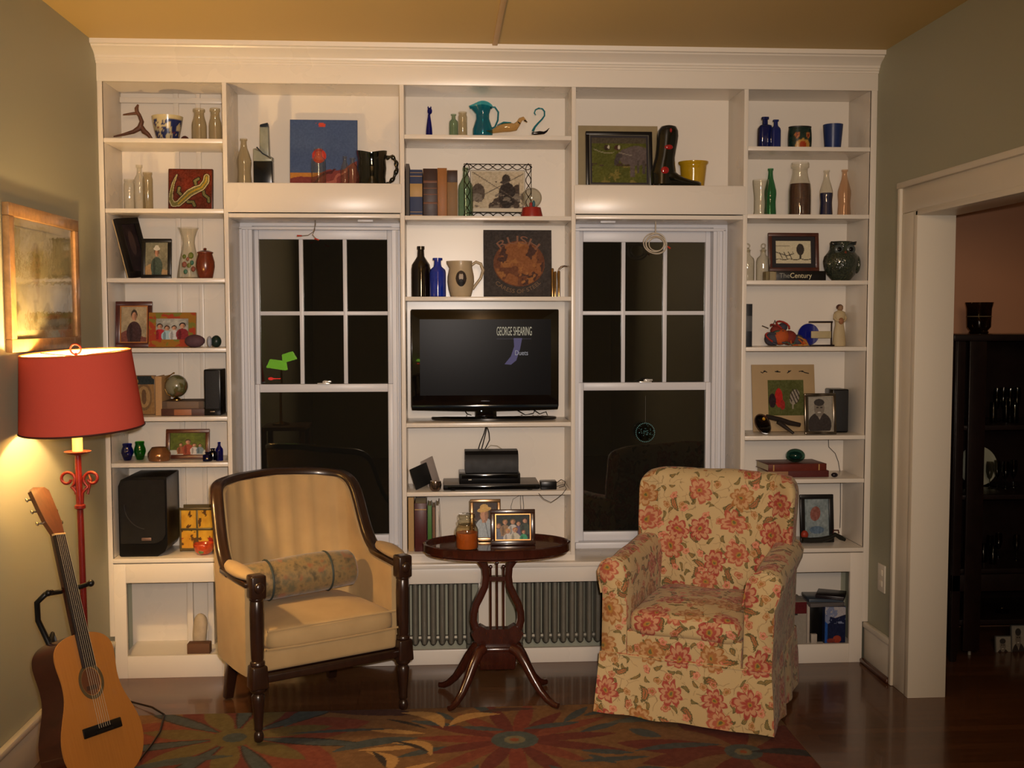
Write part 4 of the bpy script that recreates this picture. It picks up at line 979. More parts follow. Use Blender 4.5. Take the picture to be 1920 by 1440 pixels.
COB = glass('cobalt_bottle_glass', (40, 70, 200), .2); COBF = glass('frosted_cobalt_glass', (34, 52, 120), .3, .3); BRN = glass('brown_bottle_glass', (44, 22, 12), .3); TEAL = glass('turquoise_glass', (92, 200, 216), .3); BLUED = glass('dark_blue_glass', (20, 30, 100), .35, .1)
zL, zC, zR = ZL, ZCn, ZR

# ---------- left bay
def antler():
    z = zL[0]; Y = .12; q = lambda u, v, y=Y: PY(u, v, y)
    b = MB(); sc = lambda r: r
    A = [q(213, 256), q(232, 252), q(250, 247), q(262, 240), q(266, 228), q(262, 217)]
    A = [Vector((p.x, p.y, max(p.z, z + .006))) for p in A]
    b.tube(A, [.003, .006, .009, .013, .010, .008], 8)
    b.tube([q(262, 217), q(257, 210), q(256, 203), q(259, 196)], [.008, .009, .009, .004], 8)
    b.tube([q(258, 212), q(248, 213), q(240, 214), q(231, 215)], [.007, .006, .005, .003], 8)
    p = q(288, 257); b.tube([q(264, 236), q(270, 246), q(278, 252), Vector((p.x, Y, z + .004))], [.010, .012, .009, .004], 8)
    simple('driftwood_antler', b, wood('driftwood', (104, 62, 40), .6), 'brown forked antler standing on the top left shelf', 'antler', base=(A[2].x, Y, z), smooth=60)
antler()
def bowl_art():
    z = zL[0]; cx, w, h = slot(285, 343, 219, .11, z); t = thing('painted_bowl', 'cream and blue painted bowl beside the forked antler', 'bowl', (cx, .11, z)); r = w/2
    n = 64; m = 16; th = np.linspace(0, 2*pi, n+1); q = np.linspace(0, 1, m+1); TH, Q = np.meshgrid(th, q); R = r*(.62 + .38*Q**.7)
    Pp = np.stack([R*np.cos(TH), R*np.sin(TH), Q*h], -1); a = Art(TH/(2*pi), Q); a.fill((190, 178, 140)); a.fill((34, 44, 92), (Q < .82) & (fbm(TH, Q*2, 3, 2) > .45)); a.fill((190, 178, 140), (Q < .7) & (np.abs(np.sin(TH*3.5 + Q*2)) < .25)); a.fill((120, 50, 34), (Q < .75) & (fbm(TH, Q*2, 6, 9) > .74))
    C = (a.C/255)**2.2; grid_mesh('body', Pp, C, vcol('painted_ceramic', .25, coat=.4), t, True)
    MB().lathe([(r*.60, .002), (r*.9, h*.8), (r*.97, h*.98), (r, h)], 32, cap1=False).build('inside', M('cream_glaze', (196, 184, 150), .3), t, smooth=60)
bowl_art()
x = slot(336, 352, 240, .2, zL[0])[0]; simple('small_rock', MB().ball((0, 0, .022), (.020, .018, .022)), M('dark_red_stone', (84, 36, 34), .4, vs=60, var=.5), 'small dark red stone behind the painted bowl', 'stone', noise=.004, smooth=60).location = (x + .006, .2, zL[0])
GM = 'clear milk bottles on the top left shelf'
vessel('milk_bottle', 'clear milk bottle on the top left shelf, just right of the bowl', 'bottle', 359, 387, 204, .10, zL[0], P_MILK, CLR2, group=GM)
vessel('milk_bottle', 'clear milk bottle on the top left shelf, against the divider', 'bottle', 391, 415, 203, .12, zL[0], P_MILK, CLR2, group=GM)
vessel('glass_bottle', 'short narrow clear bottle, leftmost on the gecko tile shelf', 'bottle', 232, 252, 336, .08, zL[1], P_JAR, CLR)
vessel('glass_bottle', 'tall clear medicine bottle with flared lip on the gecko tile shelf', 'bottle', 251, 271, 309, .11, zL[1], P_PHARM, CLR)
vessel('glass_bottle', 'plain clear bottle nearest the gecko tile', 'bottle', 267, 286, 323, .16, zL[1], P_JAR, CLR2)
def gecko(a):
    U, V = a.U, a.V; a.fill((120, 42, 26)); a.blend((70, 26, 20), fbm(U, V, 5, 1)); 
    T = [(.18, .86), (.10, .66), (.05, .42), (.04, .26), (.10, .14), (.22, .16), (.34, .28), (.48, .42), (.62, .50), (.76, .56), (.86, .70), (.88, .84)]; wd = [.012, .025, .035, .045, .055, .065, .075, .085, .085, .07, .07, .06]
    def chain(T, wd, c, g=0):
        for (x0, y0), (x1, y1), w0, w1 in zip(T, T[1:], wd, wd[1:]):
            for k in range(8): f = k/8; a.ell(x0+(x1-x0)*f, y0+(y1-y0)*f, (w0+(w1-w0)*f)+g, (w0+(w1-w0)*f)+g, c)
    legs = [([(.40, .34), (.44, .20), (.56, .20), (.60, .10)], [.03]*4), ([(.78, .56), (.82, .38), (.92, .30), (.93, .2)], [.03]*4), ([(.36, .30), (.22, .44), (.24, .56)], [.03]*3), ([(.66, .52), (.60, .72), (.70, .78)], [.03]*3)]
    for T2, w2 in legs: chain(T2, w2, (30, 20, 16), .02); chain(T2, w2, (116, 112, 70))
    chain(T, wd, (30, 20, 16), .022); chain(T, wd, (196, 180, 140), .006); chain(T, [q*.8 for q in wd], (112, 108, 60)); chain(T[5:], [.02]*7, (170, 140, 50)); a.speck(22, 40)
cx, w_, h_ = slot(313, 397, 315, .12, zL[1]); g = thing('gecko_tile', 'square red-brown tile with a painted gecko', 'decorative tile', (cx, .145, zL[1])); g.rotation_euler = (-.09, 0, 0)
MB().box(-w_/2, w_/2, -.02, 0, 0, h_, .004).build('tile', M('tile_edge', (64, 30, 22), .35), g); paint('painting', w_-.008, h_-.008, gecko, vcol('glazed_print', .2, coat=.5), g, 110, loc=(0, -.0206, .004))
# leaning dark picture
def art_dark(a): a.fill((26, 20, 24)); a.ell(.5, .6, .22, .26, (76, 60, 54)); a.blend((50, 40, 44), fbm(a.U, a.V, 6)); a.rect(.2, .1, .8, .3, (34, 28, 32))
z = zL[2]; p = PY(262, 519, .04); 
r = thing('leaning_picture', 'large black picture frame leaning against the left side of its shelf', 'picture frame', (p.x + .005, .10, z)); r.rotation_euler = (0, -.21, pi/2*.62)
r.rotation_euler = (Matrix.Rotation(-.235, 4, 'Y') @ Matrix.Rotation(1.02, 4, 'Z')).to_euler()
w_, h_ = .132, .268; r.location = (p.x - .018, .125, z + .001)
b = MB(); fw = .028
b.box(-w_/2, w_/2, -.009, .009, 0, fw, .002).box(-w_/2, w_/2, -.009, .009, h_-fw, h_, .002).box(-w_/2, -w_/2+fw, -.009, .009, fw*.9, h_-fw*.9, .002).box(w_/2-fw, w_/2, -.009, .009, fw*.9, h_-fw*.9, .002); b.build('frame', BLACKW, r)
MB().box(-w_/2+.002, w_/2-.002, .0092, .016, .002, h_-.002).build('canvas_back', M('canvas_back', (196, 172, 130), .8), r); paint('photo', w_-2*fw, h_-2*fw, art_dark, PHOTO, r, 40, loc=(0, -.003, fw))
def portrait(bg, shirt, skin=(190, 140, 110), hair=(70, 50, 36), hat=None, floor=None, x=.5, h=.75, bust=False):
    def fn(a):
        if bust:
            a.fill(bg); a.ell(x+.02, .16, .44, .40, shirt); a.rect(x-.09, .42, x+.09, .58, skin); a.ell(x, .66, .19, .20, hair); a.ell(x, .64, .16, .18, skin); a.ell(x+.09, .62, .07, .15, tuple(c*.78 for c in skin)); a.ell(x, .80, .30, .07, hat, .12); a.ell(x, .86, .18, .10, hat); a.fill(tuple(c*.5 for c in shirt), np.abs(a.U-x-.02-(.5-a.V)*.3) < .012*(a.V < .5)); a.speck(20, 26); return
        a.fill(bg); a.blend(tuple(c*.6 for c in bg), fbm(a.U, a.V, 5, 2)*.8)
        if floor: a.fill(floor, a.V < .25 + .1*np.sin(a.U*5))
        a.person(x, .05, h, shirt, skin, hair, 1.2)
        if hat: a.ell(x, .05+h*.84, h*.17, h*.06, hat); a.ell(x, .05+h*.88, h*.11, h*.09, hat)
        a.speck(16, 26)
    return fn
def group_photo(bg, people, floor=None):
    def fn(a):
        a.fill(bg); a.blend(tuple(c*.5 for c in bg), fbm(a.U, a.V, 6, 2)*.9)
        if floor: a.fill(floor, a.V < .22)
        for x, y, h, s, hr in people: a.person(x, y, h, s, (196, 146, 116), hr)
        a.speck(14, 26)
    return fn
frame('photo_frame', 'black upright photo frame with a person in a white cap and green shirt', 269, 325, 449, .10, zL[2], .0165, BLACKW, portrait((150, 146, 120), (70, 84, 74), hat=(206, 204, 190), floor=(170, 140, 100), h=.9))
vessel('glass_carafe', 'flared clear glass carafe printed with colourful flowers', 'carafe', 331, 376, 427, .13, zL[2], P_CARAFE, glass('painted_carafe_glass', (251, 250, 244), .3, gl=1.8), rim=([(.92, .0), (.95, .01), (.90, .03), (.4, .03)], CLR, 'base_ring')); cf = bpy.data.objects['glass_carafe']
for nm, rgb, sp in (('green_flowers', (104, 120, 40), ((-.7, .50, .008), (.55, .52, .012), (.2, .30, .009))), ('pink_flowers', (150, 84, 72), ((-.5, .32, .011), (.75, .22, .010), (.0, .44, .007))), ('teal_flowers', (60, 120, 104), ((.62, .36, .009), (-.25, .16, .009)))):
    m = MB()
    for k, zz, rr in sp:
        rad = .026*(1.35 - zz)*.98; ang = -pi/2 + k; m.ball((rad*1.18*math.cos(ang), rad*1.18*math.sin(ang), zz*.20), (rr, rr*.5, rr*1.2), 10, 8)
    m.build(nm, M(nm + '_paint', rgb, .5), cf, smooth=180)
cx, w_, h_ = slot(367, 402, 465, .07, zL[2]); r = thing('wooden_jar', 'small red-brown lidded wooden jar in front of the glass carafe', 'jar', (cx, .07, zL[2])); jm = wood('jar_wood', (112, 46, 26), .25, coat=.4)
MB().lathe([(.68*w_/2, 0), (.78*w_/2, .004), (w_/2, h_*.38), (w_/2*.98, h_*.55), (w_/2*.74, h_*.82)], 28).build('body', jm, r, smooth=60)
MB().lathe([(.84*w_/2, h_*.82), (.86*w_/2, h_*.86), (.5*w_/2, h_*.91), (.12*w_/2, h_*.93), (.2*w_/2, h_*.97), (.1*w_/2, h_)], 24).build('lid', jm, r, smooth=60)
frame('photo_frame', 'dark burgundy frame with a person in dark clothes on the fourth left shelf', 219, 287, 566, .10, zL[3], .020, wood('burgundy_wood', (78, 26, 22), .3), portrait((196, 176, 140), (66, 44, 44), hair=(60, 50, 40), floor=(120, 70, 60), h=.95), inner=M('gilt_lip', (170, 110, 60), .4, .5), rz=.02).location.x += .004
def paintfr(a): a.fill((150, 104, 30)); a.blend((160, 60, 30), fbm(a.U, a.V, 4, 8) > .55); a.blend((112, 116, 44), (fbm(a.U, a.V, 5, 3) > .62)*.9)
cx, w_, h_ = slot(277, 366, 586, .085, zL[3]); r = thing('painted_photo_frame', 'wide hand-painted yellow and red frame with a group photo', 'photo frame', (cx + .002, .088, zL[3])); r.rotation_euler = (-.12, 0, 0)
MB().box(-w_/2, w_/2, -.014, 0, 0, h_, .002).build('frame', M('painted_frame_edge', (150, 104, 40), .5), r); paint('painted_front', w_-.004, h_-.004, paintfr, MATTE, r, 80, loc=(0, -.0146, .002))
paint('photo', w_*.68, h_*.60, group_photo((200, 200, 190), [(.12, .05, .8, (176, 40, 50), (50, 40, 30)), (.34, .0, .75, (160, 190, 200), (60, 40, 30)), (.56, .05, .7, (200, 200, 200), (60, 50, 40)), (.82, .05, .85, (130, 40, 46), (40, 30, 30))], (206, 200, 190)), PHOTO, r, 70, loc=(0, -.0152, h_*.22))
cx = slot(343, 392, 618, .06, zL[3])[0]; simple('lumpy_pouch', MB().ball((0, 0, .030), (.048, .030, .030), 20, 12), M('mauve_fabric', (84, 58, 66), .7, vs=80, var=.35), 'small lumpy mauve pouch in front of the painted frame', 'pouch', noise=.008, smooth=60).location = (cx, .045, zL[3])
cx = slot(385, 421, 617, .06, zL[3])[0]; r = thing('lumpy_ornament', 'dark green and white rounded ornament against the divider, beside the mauve pouch', 'ornament', (cx - .004, .05, zL[3]))
MB().ball((.012, 0, .028), (.024, .026, .028), 18, 12).build('body', M('dark_green_glaze', (22, 42, 36), .35), r, smooth=60, noise=.004); MB().ball((-.016, -.012, .026), (.011, .014, .025), 14, 10).build('band', M('pale_blue_glaze', (150, 156, 170), .4), r, smooth=60)
# fifth shelf
cx, w_, h_ = slot(250, 291, 704, .14, zL[4]); r = thing('picture_block', 'brown picture block partly hidden by the red lamp shade', 'picture block', (cx, .14, zL[4]))
MB().box(-w_/2, w_/2, -.012, .02, 0, h_, .002).build('block', wood('block_wood', (140, 104, 62), .5), r)
def blk(a): a.fill((150, 112, 66)); a.ell(.5, .45, .38, .36, (116, 88, 56)); a.ell(.5, .45, .30, .28, (160, 126, 80)); a.ell(.5, .45, .12, .2, (104, 76, 50)); a.fill((36, 44, 44), (a.V > .78) & (fbm(a.U, a.V, 6, 1) > .35)); a.speck(14)
paint('picture', w_-.004, h_-.004, blk, MATTE, r, 50, loc=(0, -.0126, .002))
ubook('upright_book', 'tan book standing upright beside the picture block', 290, 303, 706, .07, zL[4], .16, M('tan_cloth', (178, 138, 92), .7, vs=120))
cx, w_, h_ = slot(303, 384, 763, .06, zL[4]); book('flat_book', 'dark brown book lying at the bottom under the small globe', cx, .05, zL[4], w_, .034*.9, .17, M('brown_leather', (72, 42, 32), .5, vs=60, var=.3), flat=True, deco=([(.3, .7)], M('copper_print', (150, 96, 64), .5)))
book('flat_book', 'worn grey-brown book lying under the small globe', cx, .055, zL[4] + .0306, w_ - .008, .034, .16, M('greybrown_cloth', (92, 74, 60), .7, vs=60, var=.3), flat=True, deco=([(.12, .88)], M('worn_print', (112, 90, 72), .6)))
zb_ = zL[4] + .0306 + .034; cx, w_, h_ = slot(308, 353, 702, .13, zb_); rg = w_/2*.95; r = thing('desk_globe', 'small antique-toned globe on a stand on top of two books', 'globe', (cx, .13, zb_))
t = NT('globe_map'); n = t.noise(t.coord(), 16, 4); t.pbr(t.ramp(n, [(.44, lin((132, 128, 104))), (.5, lin((84, 84, 44))), (.6, lin((120, 84, 60)))]), .25, coat=.6)
MB().ball((0, 0, .014 + rg), rg, 28, 18).build('sphere', t.m, r, smooth=180)
m = MB(); m.tube([(-rg*.2, 0, .014 + rg*2.18), (-rg*.9, 0, .014 + rg*1.7), (-rg*1.12, 0, .014 + rg), (-rg*.8, 0, .014 + rg*.25), (0, 0, .010)], .0025, 6).lathe([(.022, 0), (.022, .004), (.005, .014)], 16); m.ball((-rg*.2, 0, .014 + rg*2.15), .004, 8, 6); m.build('stand', GOLDW, r, smooth=50)
def speaker(name, label, u0, u1, vt, Y, zs, d, badge, rnd=.004):
    cx, w_, h_ = slot(u0, u1, vt, Y, zs); r = thing(name, label, 'speaker', (cx, Y, zs)); 
    MB().box(-w_/2, w_/2, 0, d, 0, h_, rnd).build('cabinet', BLACK, r)
    gm = NT('speaker_grille_' + name); vo = gm.node('TexVoronoi', {'Vector': gm.coord(), 'Scale': 420}); gm.pbr(gm.mix(vo.outputs[0], lin((8, 8, 9)), lin((34, 34, 36))), .7); gm.bump(vo.outputs[0], .4)
    MB().box(-w_/2+.005, w_/2-.005, -.006, .001, .03 if badge else .006, h_-.006, .003).build('grille', gm.m, r)
    if badge: MB().box(-.010, .010, -.008, .0, .016, .020, .0005).build('badge', M('badge_metal', (150, 134, 110), .4, .6), r)
    return r
speaker('bookshelf_speaker', 'small black speaker on the left shelf beside the globe books', 382, 413, 693, .05, zL[4], .12, True)
# sixth shelf
def squat(name, label, u0, u1, vt, Y, zs, mat, lid=None, prof=None): return vessel(name, label, 'jar', u0, u1, vt, Y, zs, prof or [(.5, 0), (.6, .02), (1, .45), (.95, .62), (.72, .84), (.78, .94), (.76, 1)], mat)
squat('glass_jar', 'round dark blue glass jar, leftmost on its shelf', 227, 250, 832, .10, zL[5], COB)
squat('glass_jar', 'round bright green glass jar beside the dark blue one', 251, 273, 828, .12, zL[5], glass('bright_green_glass', (70, 190, 40), .3))
vessel('ceramic_pot', 'squat copper-brown pot with an orange base in front of the framed photo', 'pot', 277, 320, 839, .07, zL[5], [(.80, 0), (.92, .04), (1, .30), (.98, .6), (.70, .95), (.66, 1)], M('copper_glaze', (132, 88, 54), .2, .5, coat=.6))
frame('photo_frame', 'brown wooden frame with a family photo among greenery, next to the copper pot', 315, 396, 804, .14, zL[5], .018, wood('brown_frame', (92, 44, 26), .35), group_photo((110, 124, 44), [(.3, .1, .5, (150, 90, 60), (60, 40, 20)), (.5, .1, .68, (150, 70, 50), (60, 40, 30)), (.68, .08, .5, (206, 200, 196), (80, 50, 30)), (.84, .1, .45, (120, 140, 150), (60, 40, 30))], (190, 190, 180)), lean=.14)
vessel('small_blue_bottle', 'short dark blue bottle, leftmost of three by the brown frame', 'bottle', 380, 397, 848, .045, zL[5], P_SQ, COB, group='small blue bottles by the divider')
vessel('small_blue_bottle', 'round-shouldered blue bottle, middle of three by the brown frame', 'bottle', 391, 407, 841, .085, zL[5], P_PHARM, BLUED, group='small blue bottles by the divider')
vessel('small_blue_bottle', 'tallest slim blue bottle, rightmost of three by the brown frame', 'bottle', 404, 418, 829, .055, zL[5], P_WINE, COB, group='small blue bottles by the divider')
# subwoofer, lantern, bowl
cx, w_, h_ = slot(221, 312, 895, .03, .541); r = thing('subwoofer', 'large black subwoofer with rounded corners on the cabinet top', 'speaker', (cx, .03, .541))
out = [(-w_/2, .006), (-w_/2+.006, 0), (w_/2-.045, 0), (w_/2-.012, .022), (w_/2, .05), (w_/2, h_-.004), (w_/2-.004, h_), (-w_/2+.04, h_), (-w_/2+.012, h_-.012), (-w_/2, h_-.04)]
MB().prism(out, .0, .225).build('cabinet', BLACK, r, smooth=50); MB().prism([(x*.93, .06 + (z-.0)*.80) for x, z in out], -.008, .001).build('grille', M('black_cloth', (13, 13, 15), .85, bump=.2), r, smooth=50)
MB().tube([(-w_*.37 + .12*math.cos(a)*0 + (.10*(1-math.cos(a))), -.010, .125 + .11*(1-math.sin(a))) for a in [pi/2*i/12*.9 for i in range(13)]], .0022, 6).build('port_trim', M('dark_grey_trim', (52, 52, 54), .4), r, smooth=60)
MB().box(-.006, .036, -.010, .0, .073, .086, .001).build('badge', M('badge_plate', (118, 96, 88), .4, .5), r)
cx, w_, h_ = slot(336, 402, 952, .13, .541); r = thing('lit_lantern', 'glowing amber glass panel lantern behind the tan armchair', 'lantern', (cx, .13, .541)); FRM = M('lantern_metal', (96, 84, 56), .4, .6)
m = MB(); 
for x in (-w_/2+.004, 0, w_/2-.004): m.box(x-.004, x+.004, -.004, .004, 0, h_, .001)
for z0 in (.004, h_*.48, h_-.012): m.box(-w_/2, w_/2, -.005, .005, z0, z0+.010, .001)
m.build('frame', FRM, r)
def lan(a): a.fill((176, 116, 30)); a.blend((230, 180, 60), fbm(a.U, a.V, 4, 3)); a.fill((90, 60, 30), fbm(a.U, a.V, 7, 8) > .66); a.fill((150, 40, 30), (a.V < .3) & (fbm(a.U, a.V, 6, 5) > .6)); 
paint('amber_glass', w_-.008, h_-.01, lan, vcol('amber_panel', .2, emit=.12), r, 50, loc=(0, .001, .005))
MB().box(-w_/2, w_/2, .006, .09, 0, .012, .002).box(-w_/2, w_/2, .08, .09, 0, h_).build('housing', FRM, r)
cx, w_, h_ = slot(362, 402, 1019, .06, .541); r = thing('glass_bowl', 'small orange-red glass bowl in front of the amber lantern', 'bowl', (cx, .062, .541))
MB().lathe([(.45*w_/2, 0), (.85*w_/2, h_*.3), (w_/2, h_*.9), (.95*w_/2, h_), (.8*w_/2, h_*.5), (.3*w_/2, h_*.2)], 28).build('body', M('orange_red_glass', (176, 66, 34), .12, vs=70, var=.6, coat=.6), r, smooth=60); MB().ball((-.004, -w_/2*.82, h_*.35), (.012, .004, .008)).build('green_spot', M('green_glaze', (90, 110, 60), .3), r)
# things in the left base cabinet
p = PY(378, 1223, .16); simple('stuffed_bag', MB().ball((0, 0, .075), (.042, .04, .075), 20, 14), M('white_plastic_bag', (176, 162, 140), .6, vs=30, var=.3), 'crumpled white bag inside the left base cabinet', 'bag', noise=.012, smooth=60).location = (p.x, .14, zb - .010)
p = PY(378, 1223, .1); simple('cardboard_box', MB().box(-.05, .05, 0, .05, 0, .05, .003), M('brown_card', (96, 66, 46), .8), 'small brown box in front of the white bag in the left base cabinet', 'box').location = (p.x, .035, zb - .012)

# ---------- niche above the left window
zn = ZN
vessel('glass_bottle', 'dusty clear bottle with tapered neck, leftmost above the left window', 'bottle', 443, 471, 260, .10, zn, P_COKE, CLR2)
def tvase():
    cx, w_, h_ = slot(476, 511, 231, .12, zn); r = thing('stepped_vase', 'two-step angular vase, black below and grey-white above', 'vase', (cx, .12, zn))
    D = M('black_glaze', (12, 16, 20), .2); G = M('grey_glaze', (126, 130, 120), .3, vs=24, var=.5); Bt = M('blue_black_glaze', (28, 38, 52), .25)
    MB().hexa([(-w_/2, -.03, 0), (w_/2, -.03, 0), (-w_/2, .03, 0), (w_/2, .03, 0), (-w_/2, -.03, h_*.38), (w_/2, -.03, h_*.38), (-w_/2, .03, h_*.38), (w_/2, .03, h_*.38)], .003).build('base', D, r)
    MB().hexa([(-w_/2, -.03, h_*.38), (w_/2, -.03, h_*.38), (-w_/2, .03, h_*.38), (w_/2, .03, h_*.38), (-w_/2, -.03, h_*.58), (w_/2, -.03, h_*.44), (-w_/2, .03, h_*.62), (w_/2, .03, h_*.46)], .003).build('shoulder', G, r)
    MB().hexa([(-w_*.17, -.022, h_*.45), (w_*.33, -.022, h_*.42), (-w_*.17, .022, h_*.45), (w_*.33, .022, h_*.42), (-w_*.15, -.02, h_*.93), (w_*.30, -.02, h_*.93), (-w_*.15, .02, h_*.93), (w_*.30, .02, h_*.93)], .003).build('neck', G, r)
    MB().hexa([(-w_*.155, -.021, h_*.93), (w_*.305, -.021, h_*.93), (-w_*.155, .021, h_*.93), (w_*.305, .021, h_*.93), (-w_*.14, -.019, h_*.97), (w_*.27, -.019, h_), (-w_*.14, .019, h_*.97), (w_*.27, .019, h_)], .002).build('rim', Bt, r)
    MB().tube([(-w_*.3, -.033, h_*.6), (0, -.034, h_*.5), (w_*.45, -.034, h_*.42)], .003, 6).build('glaze_line', Bt, r)
tvase()
def sleeve1(a):
    U, V = a.U, a.V; a.fill((62, 82, 124)); a.blend((78, 96, 132), 1-V); a.fill((196, 130, 54), V < .22 + .0*U); r = .10 + .26*np.clip(U-.1, 0, 1) + .03*np.sin(U*14)
    a.fill((128, 58, 52), V < r + .05*fbm(U, V, 5, 2)); a.fill((170, 96, 80), (V < r + .04) & (np.abs(np.sin((U*5 - V*9) + 3*fbm(U, V, 3, 5))) < .22)); a.fill((84, 34, 34), (V < r + .03) & (np.abs(np.sin((U*5 - V*9) + 3*fbm(U, V, 3, 5) + 1.2)) < .16))
    a.ell(.43, .47, .105, .105, (196, 60, 44)); a.ell(.43, .47, .07, .07, (210, 84, 64))
    a.fill((190, 70, 50), (np.abs(U-.47) < .09) & (np.abs(V-.93) < .03) & (fbm(U, V, 22, 3) > .42)); a.speck(10, 50)
def record(label, u0, u1, vt, Y, zs, fn, lean=.10):
    cx, w_, h_ = slot(u0, u1, vt, Y + .05, zs); r = thing('record_sleeve', label, 'record sleeve', (cx, Y, zs)); h_ /= math.cos(lean); r.rotation_euler = (-lean, 0, 0)
    MB().box(-w_/2, w_/2, -.004, 0, 0, h_, .0008).build('sleeve', M('sleeve_card', (60, 56, 54), .6), r); paint('cover_art', w_-.002, h_-.002, fn, MATTE, r, 130, loc=(0, -.0046, .001)); return r, w_, h_
record('record sleeve with blue sky, red ball and red-brown folds', 545, 671, 226, .20, zn, sleeve1)
GB = 'small clear bottles in front of the blue record sleeve'
vessel('small_glass_bottle', 'wide clear jar bottle in front of the blue record sleeve', 'bottle', 583, 611, 278, .12, zn, P_PHARM, CLR, group=GB)
vessel('small_glass_bottle', 'slim clear bottle at the right of the blue record sleeve', 'bottle', 638, 655, 293, .12, zn, P_COKE, CLR, group=GB)
vessel('small_glass_bottle', 'clear bottle touching the black pitcher', 'bottle', 652, 670, 296, .07, zn, P_PHARM, CLR, group=GB)
BG = M('black_gloss_ceramic', (8, 12, 12), .07, coat=1.0)
def bpitcher():
    cx, w_, h_ = slot(668, 725, 284, .11, zn); r = thing('black_pitcher', 'glossy black ceramic pitcher with a twisted handle', 'pitcher', (cx, .11, zn)); q = w_/2; R = []; n = 36
    for a, z in ((.86, 0), (.95, .03), (.92, .25), (.98, .5), (.94, .75), (1.02, .92), (1.04, 1.0), (.96, 1.0), (.88, .8)):
        R.append([(q*a*math.cos(t), q*a*math.sin(t), h_*(z if z < .9 else z - .10*(1-abs(math.cos(t)))**1 + 0)) for t in [2*pi*i/n for i in range(n)]])
    MB().rings(R).build('body', BG, r, smooth=50)
    pts = [(q*.95, 0, h_*.80), (q*1.35, 0, h_*.86), (q*1.62, 0, h_*.70), (q*1.68, 0, h_*.48), (q*1.45, 0, h_*.22), (q*1.1, 0, h_*.06), (q*.9, 0, h_*.05)]
    P = []
    for i in range(len(pts)-1):
        for k in range(5): f = k/5; P.append(Vector(pts[i]).lerp(Vector(pts[i+1]), f))
    MB().tube(P, [.0085 + .0028*math.sin(i*1.25) for i in range(len(P))], 10).build('handle', BG, r, smooth=80)
bpitcher()

# ---------- centre bay, top shelf
z = zC[0]
cx, w_, h_ = slot(796, 813, 200, .10, z); r = thing('glass_cat', 'tiny dark blue glass cat figurine, leftmost on the centre top shelf', 'figurine', (cx, .10, z))
MB().lathe([(.013, 0), (.015, h_*.1), (.0135, h_*.3), (.010, h_*.5), (.006, h_*.68), (.005, h_*.76)], 18).ball((.003, 0, h_*.86), (.011, .009, h_*.11), 14, 10).ball((-.004, 0, h_*.97), (.003, .003, .006), 8, 6).ball((.008, 0, h_*.97), (.003, .003, .006), 8, 6).build('body', COB, r, smooth=60)
vessel('glass_vial', 'small greenish glass vial on the centre top shelf', 'vial', 842, 859, 214, .10, z, P_PHARM, AQUA, group='two small vials on the centre top shelf'); vessel('glass_vial', 'small cloudy glass vial beside the greenish one', 'vial', 859, 876, 210, .13, z, P_JAR, CLR2, group='two small vials on the centre top shelf')
def pitcher_teal():
    cx, w_, h_ = slot(886, 924, 192, .12, z); r = thing('turquoise_pitcher', 'turquoise glass pitcher with a curled handle', 'pitcher', (cx, .12, z)); q = w_/2; n = 32; R = []
    for a, zz in ((.80, 0), (.92, .04), (1.0, .16), (.98, .28), (.82, .42), (.66, .55), (.66, .68), (.80, .82), (.92, .92), (1.0, 1.0)):
        R.append([(q*a*math.cos(t)*(1 + (.38*max(0, -math.cos(t))**6 if zz > .8 else 0)), q*a*math.sin(t)*(.9), h_*(zz - (.10*abs(math.cos(t))**2 if zz > .9 else 0))) for t in [2*pi*i/n for i in range(n)]])
    MB().rings(R, cap1=False).build('body', TEAL, r, smooth=60)
    MB().tube([(q*.75, 0, h_*.86), (q*1.2, 0, h_*.88), (q*1.55, 0, h_*.74), (q*1.5, 0, h_*.52), (q*1.2, 0, h_*.34), (q*.9, 0, h_*.30)], .0042, 8).build('handle', TEAL, r, smooth=60)
pitcher_teal()
def gbird():
    q = lambda u, v: PY(u, v, .075); c = q(945, 240); r = thing('glass_bird', 'amber and clear glass bird figurine in front of the turquoise pitcher', 'figurine', (c.x, .075, z)); G = glass('amber_streak_glass', (240, 224, 196), .4)
    K = [(912, 245, .002), (922, 247, .007), (932, 243, .014), (944, 239, .020), (956, 238, .021), (966, 238, .017), (972, 231, .011), (976, 224, .0095), (981, 222, .0085), (985, 226, .005), (988, 230, .002)]
    P = [q(u, v) for u, v, _ in K]; P = [Vector((p.x, p.y, max(p.z, z + k[2]))) for p, k in zip(P, K)]
    MB().tube(P, [k[2] for k in K], 14).build('body', G, r, world=True, smooth=80)
    MB().tube([q(983, 226) + Vector((0, -.004, 0)), q(989, 229) + Vector((0, -.004, 0))], [.004, .001], 8).build('beak', M('black_glass', (14, 12, 12), .1), r, world=True)
    MB().tube([q(u, v) + Vector((0, -.016, 0)) for u, v in ((932, 236), (944, 231), (958, 231))], [.002, .005, .002], 8).build('wing_streak', TEAL, r, world=True, smooth=60)
    MB().tube([q(971, 229) + Vector((0, -.011, .0)), q(975, 233) + Vector((0, -.013, 0))], .0022, 6).build('collar', M('black_glass', (14, 12, 12), .1), r, world=True)
gbird()
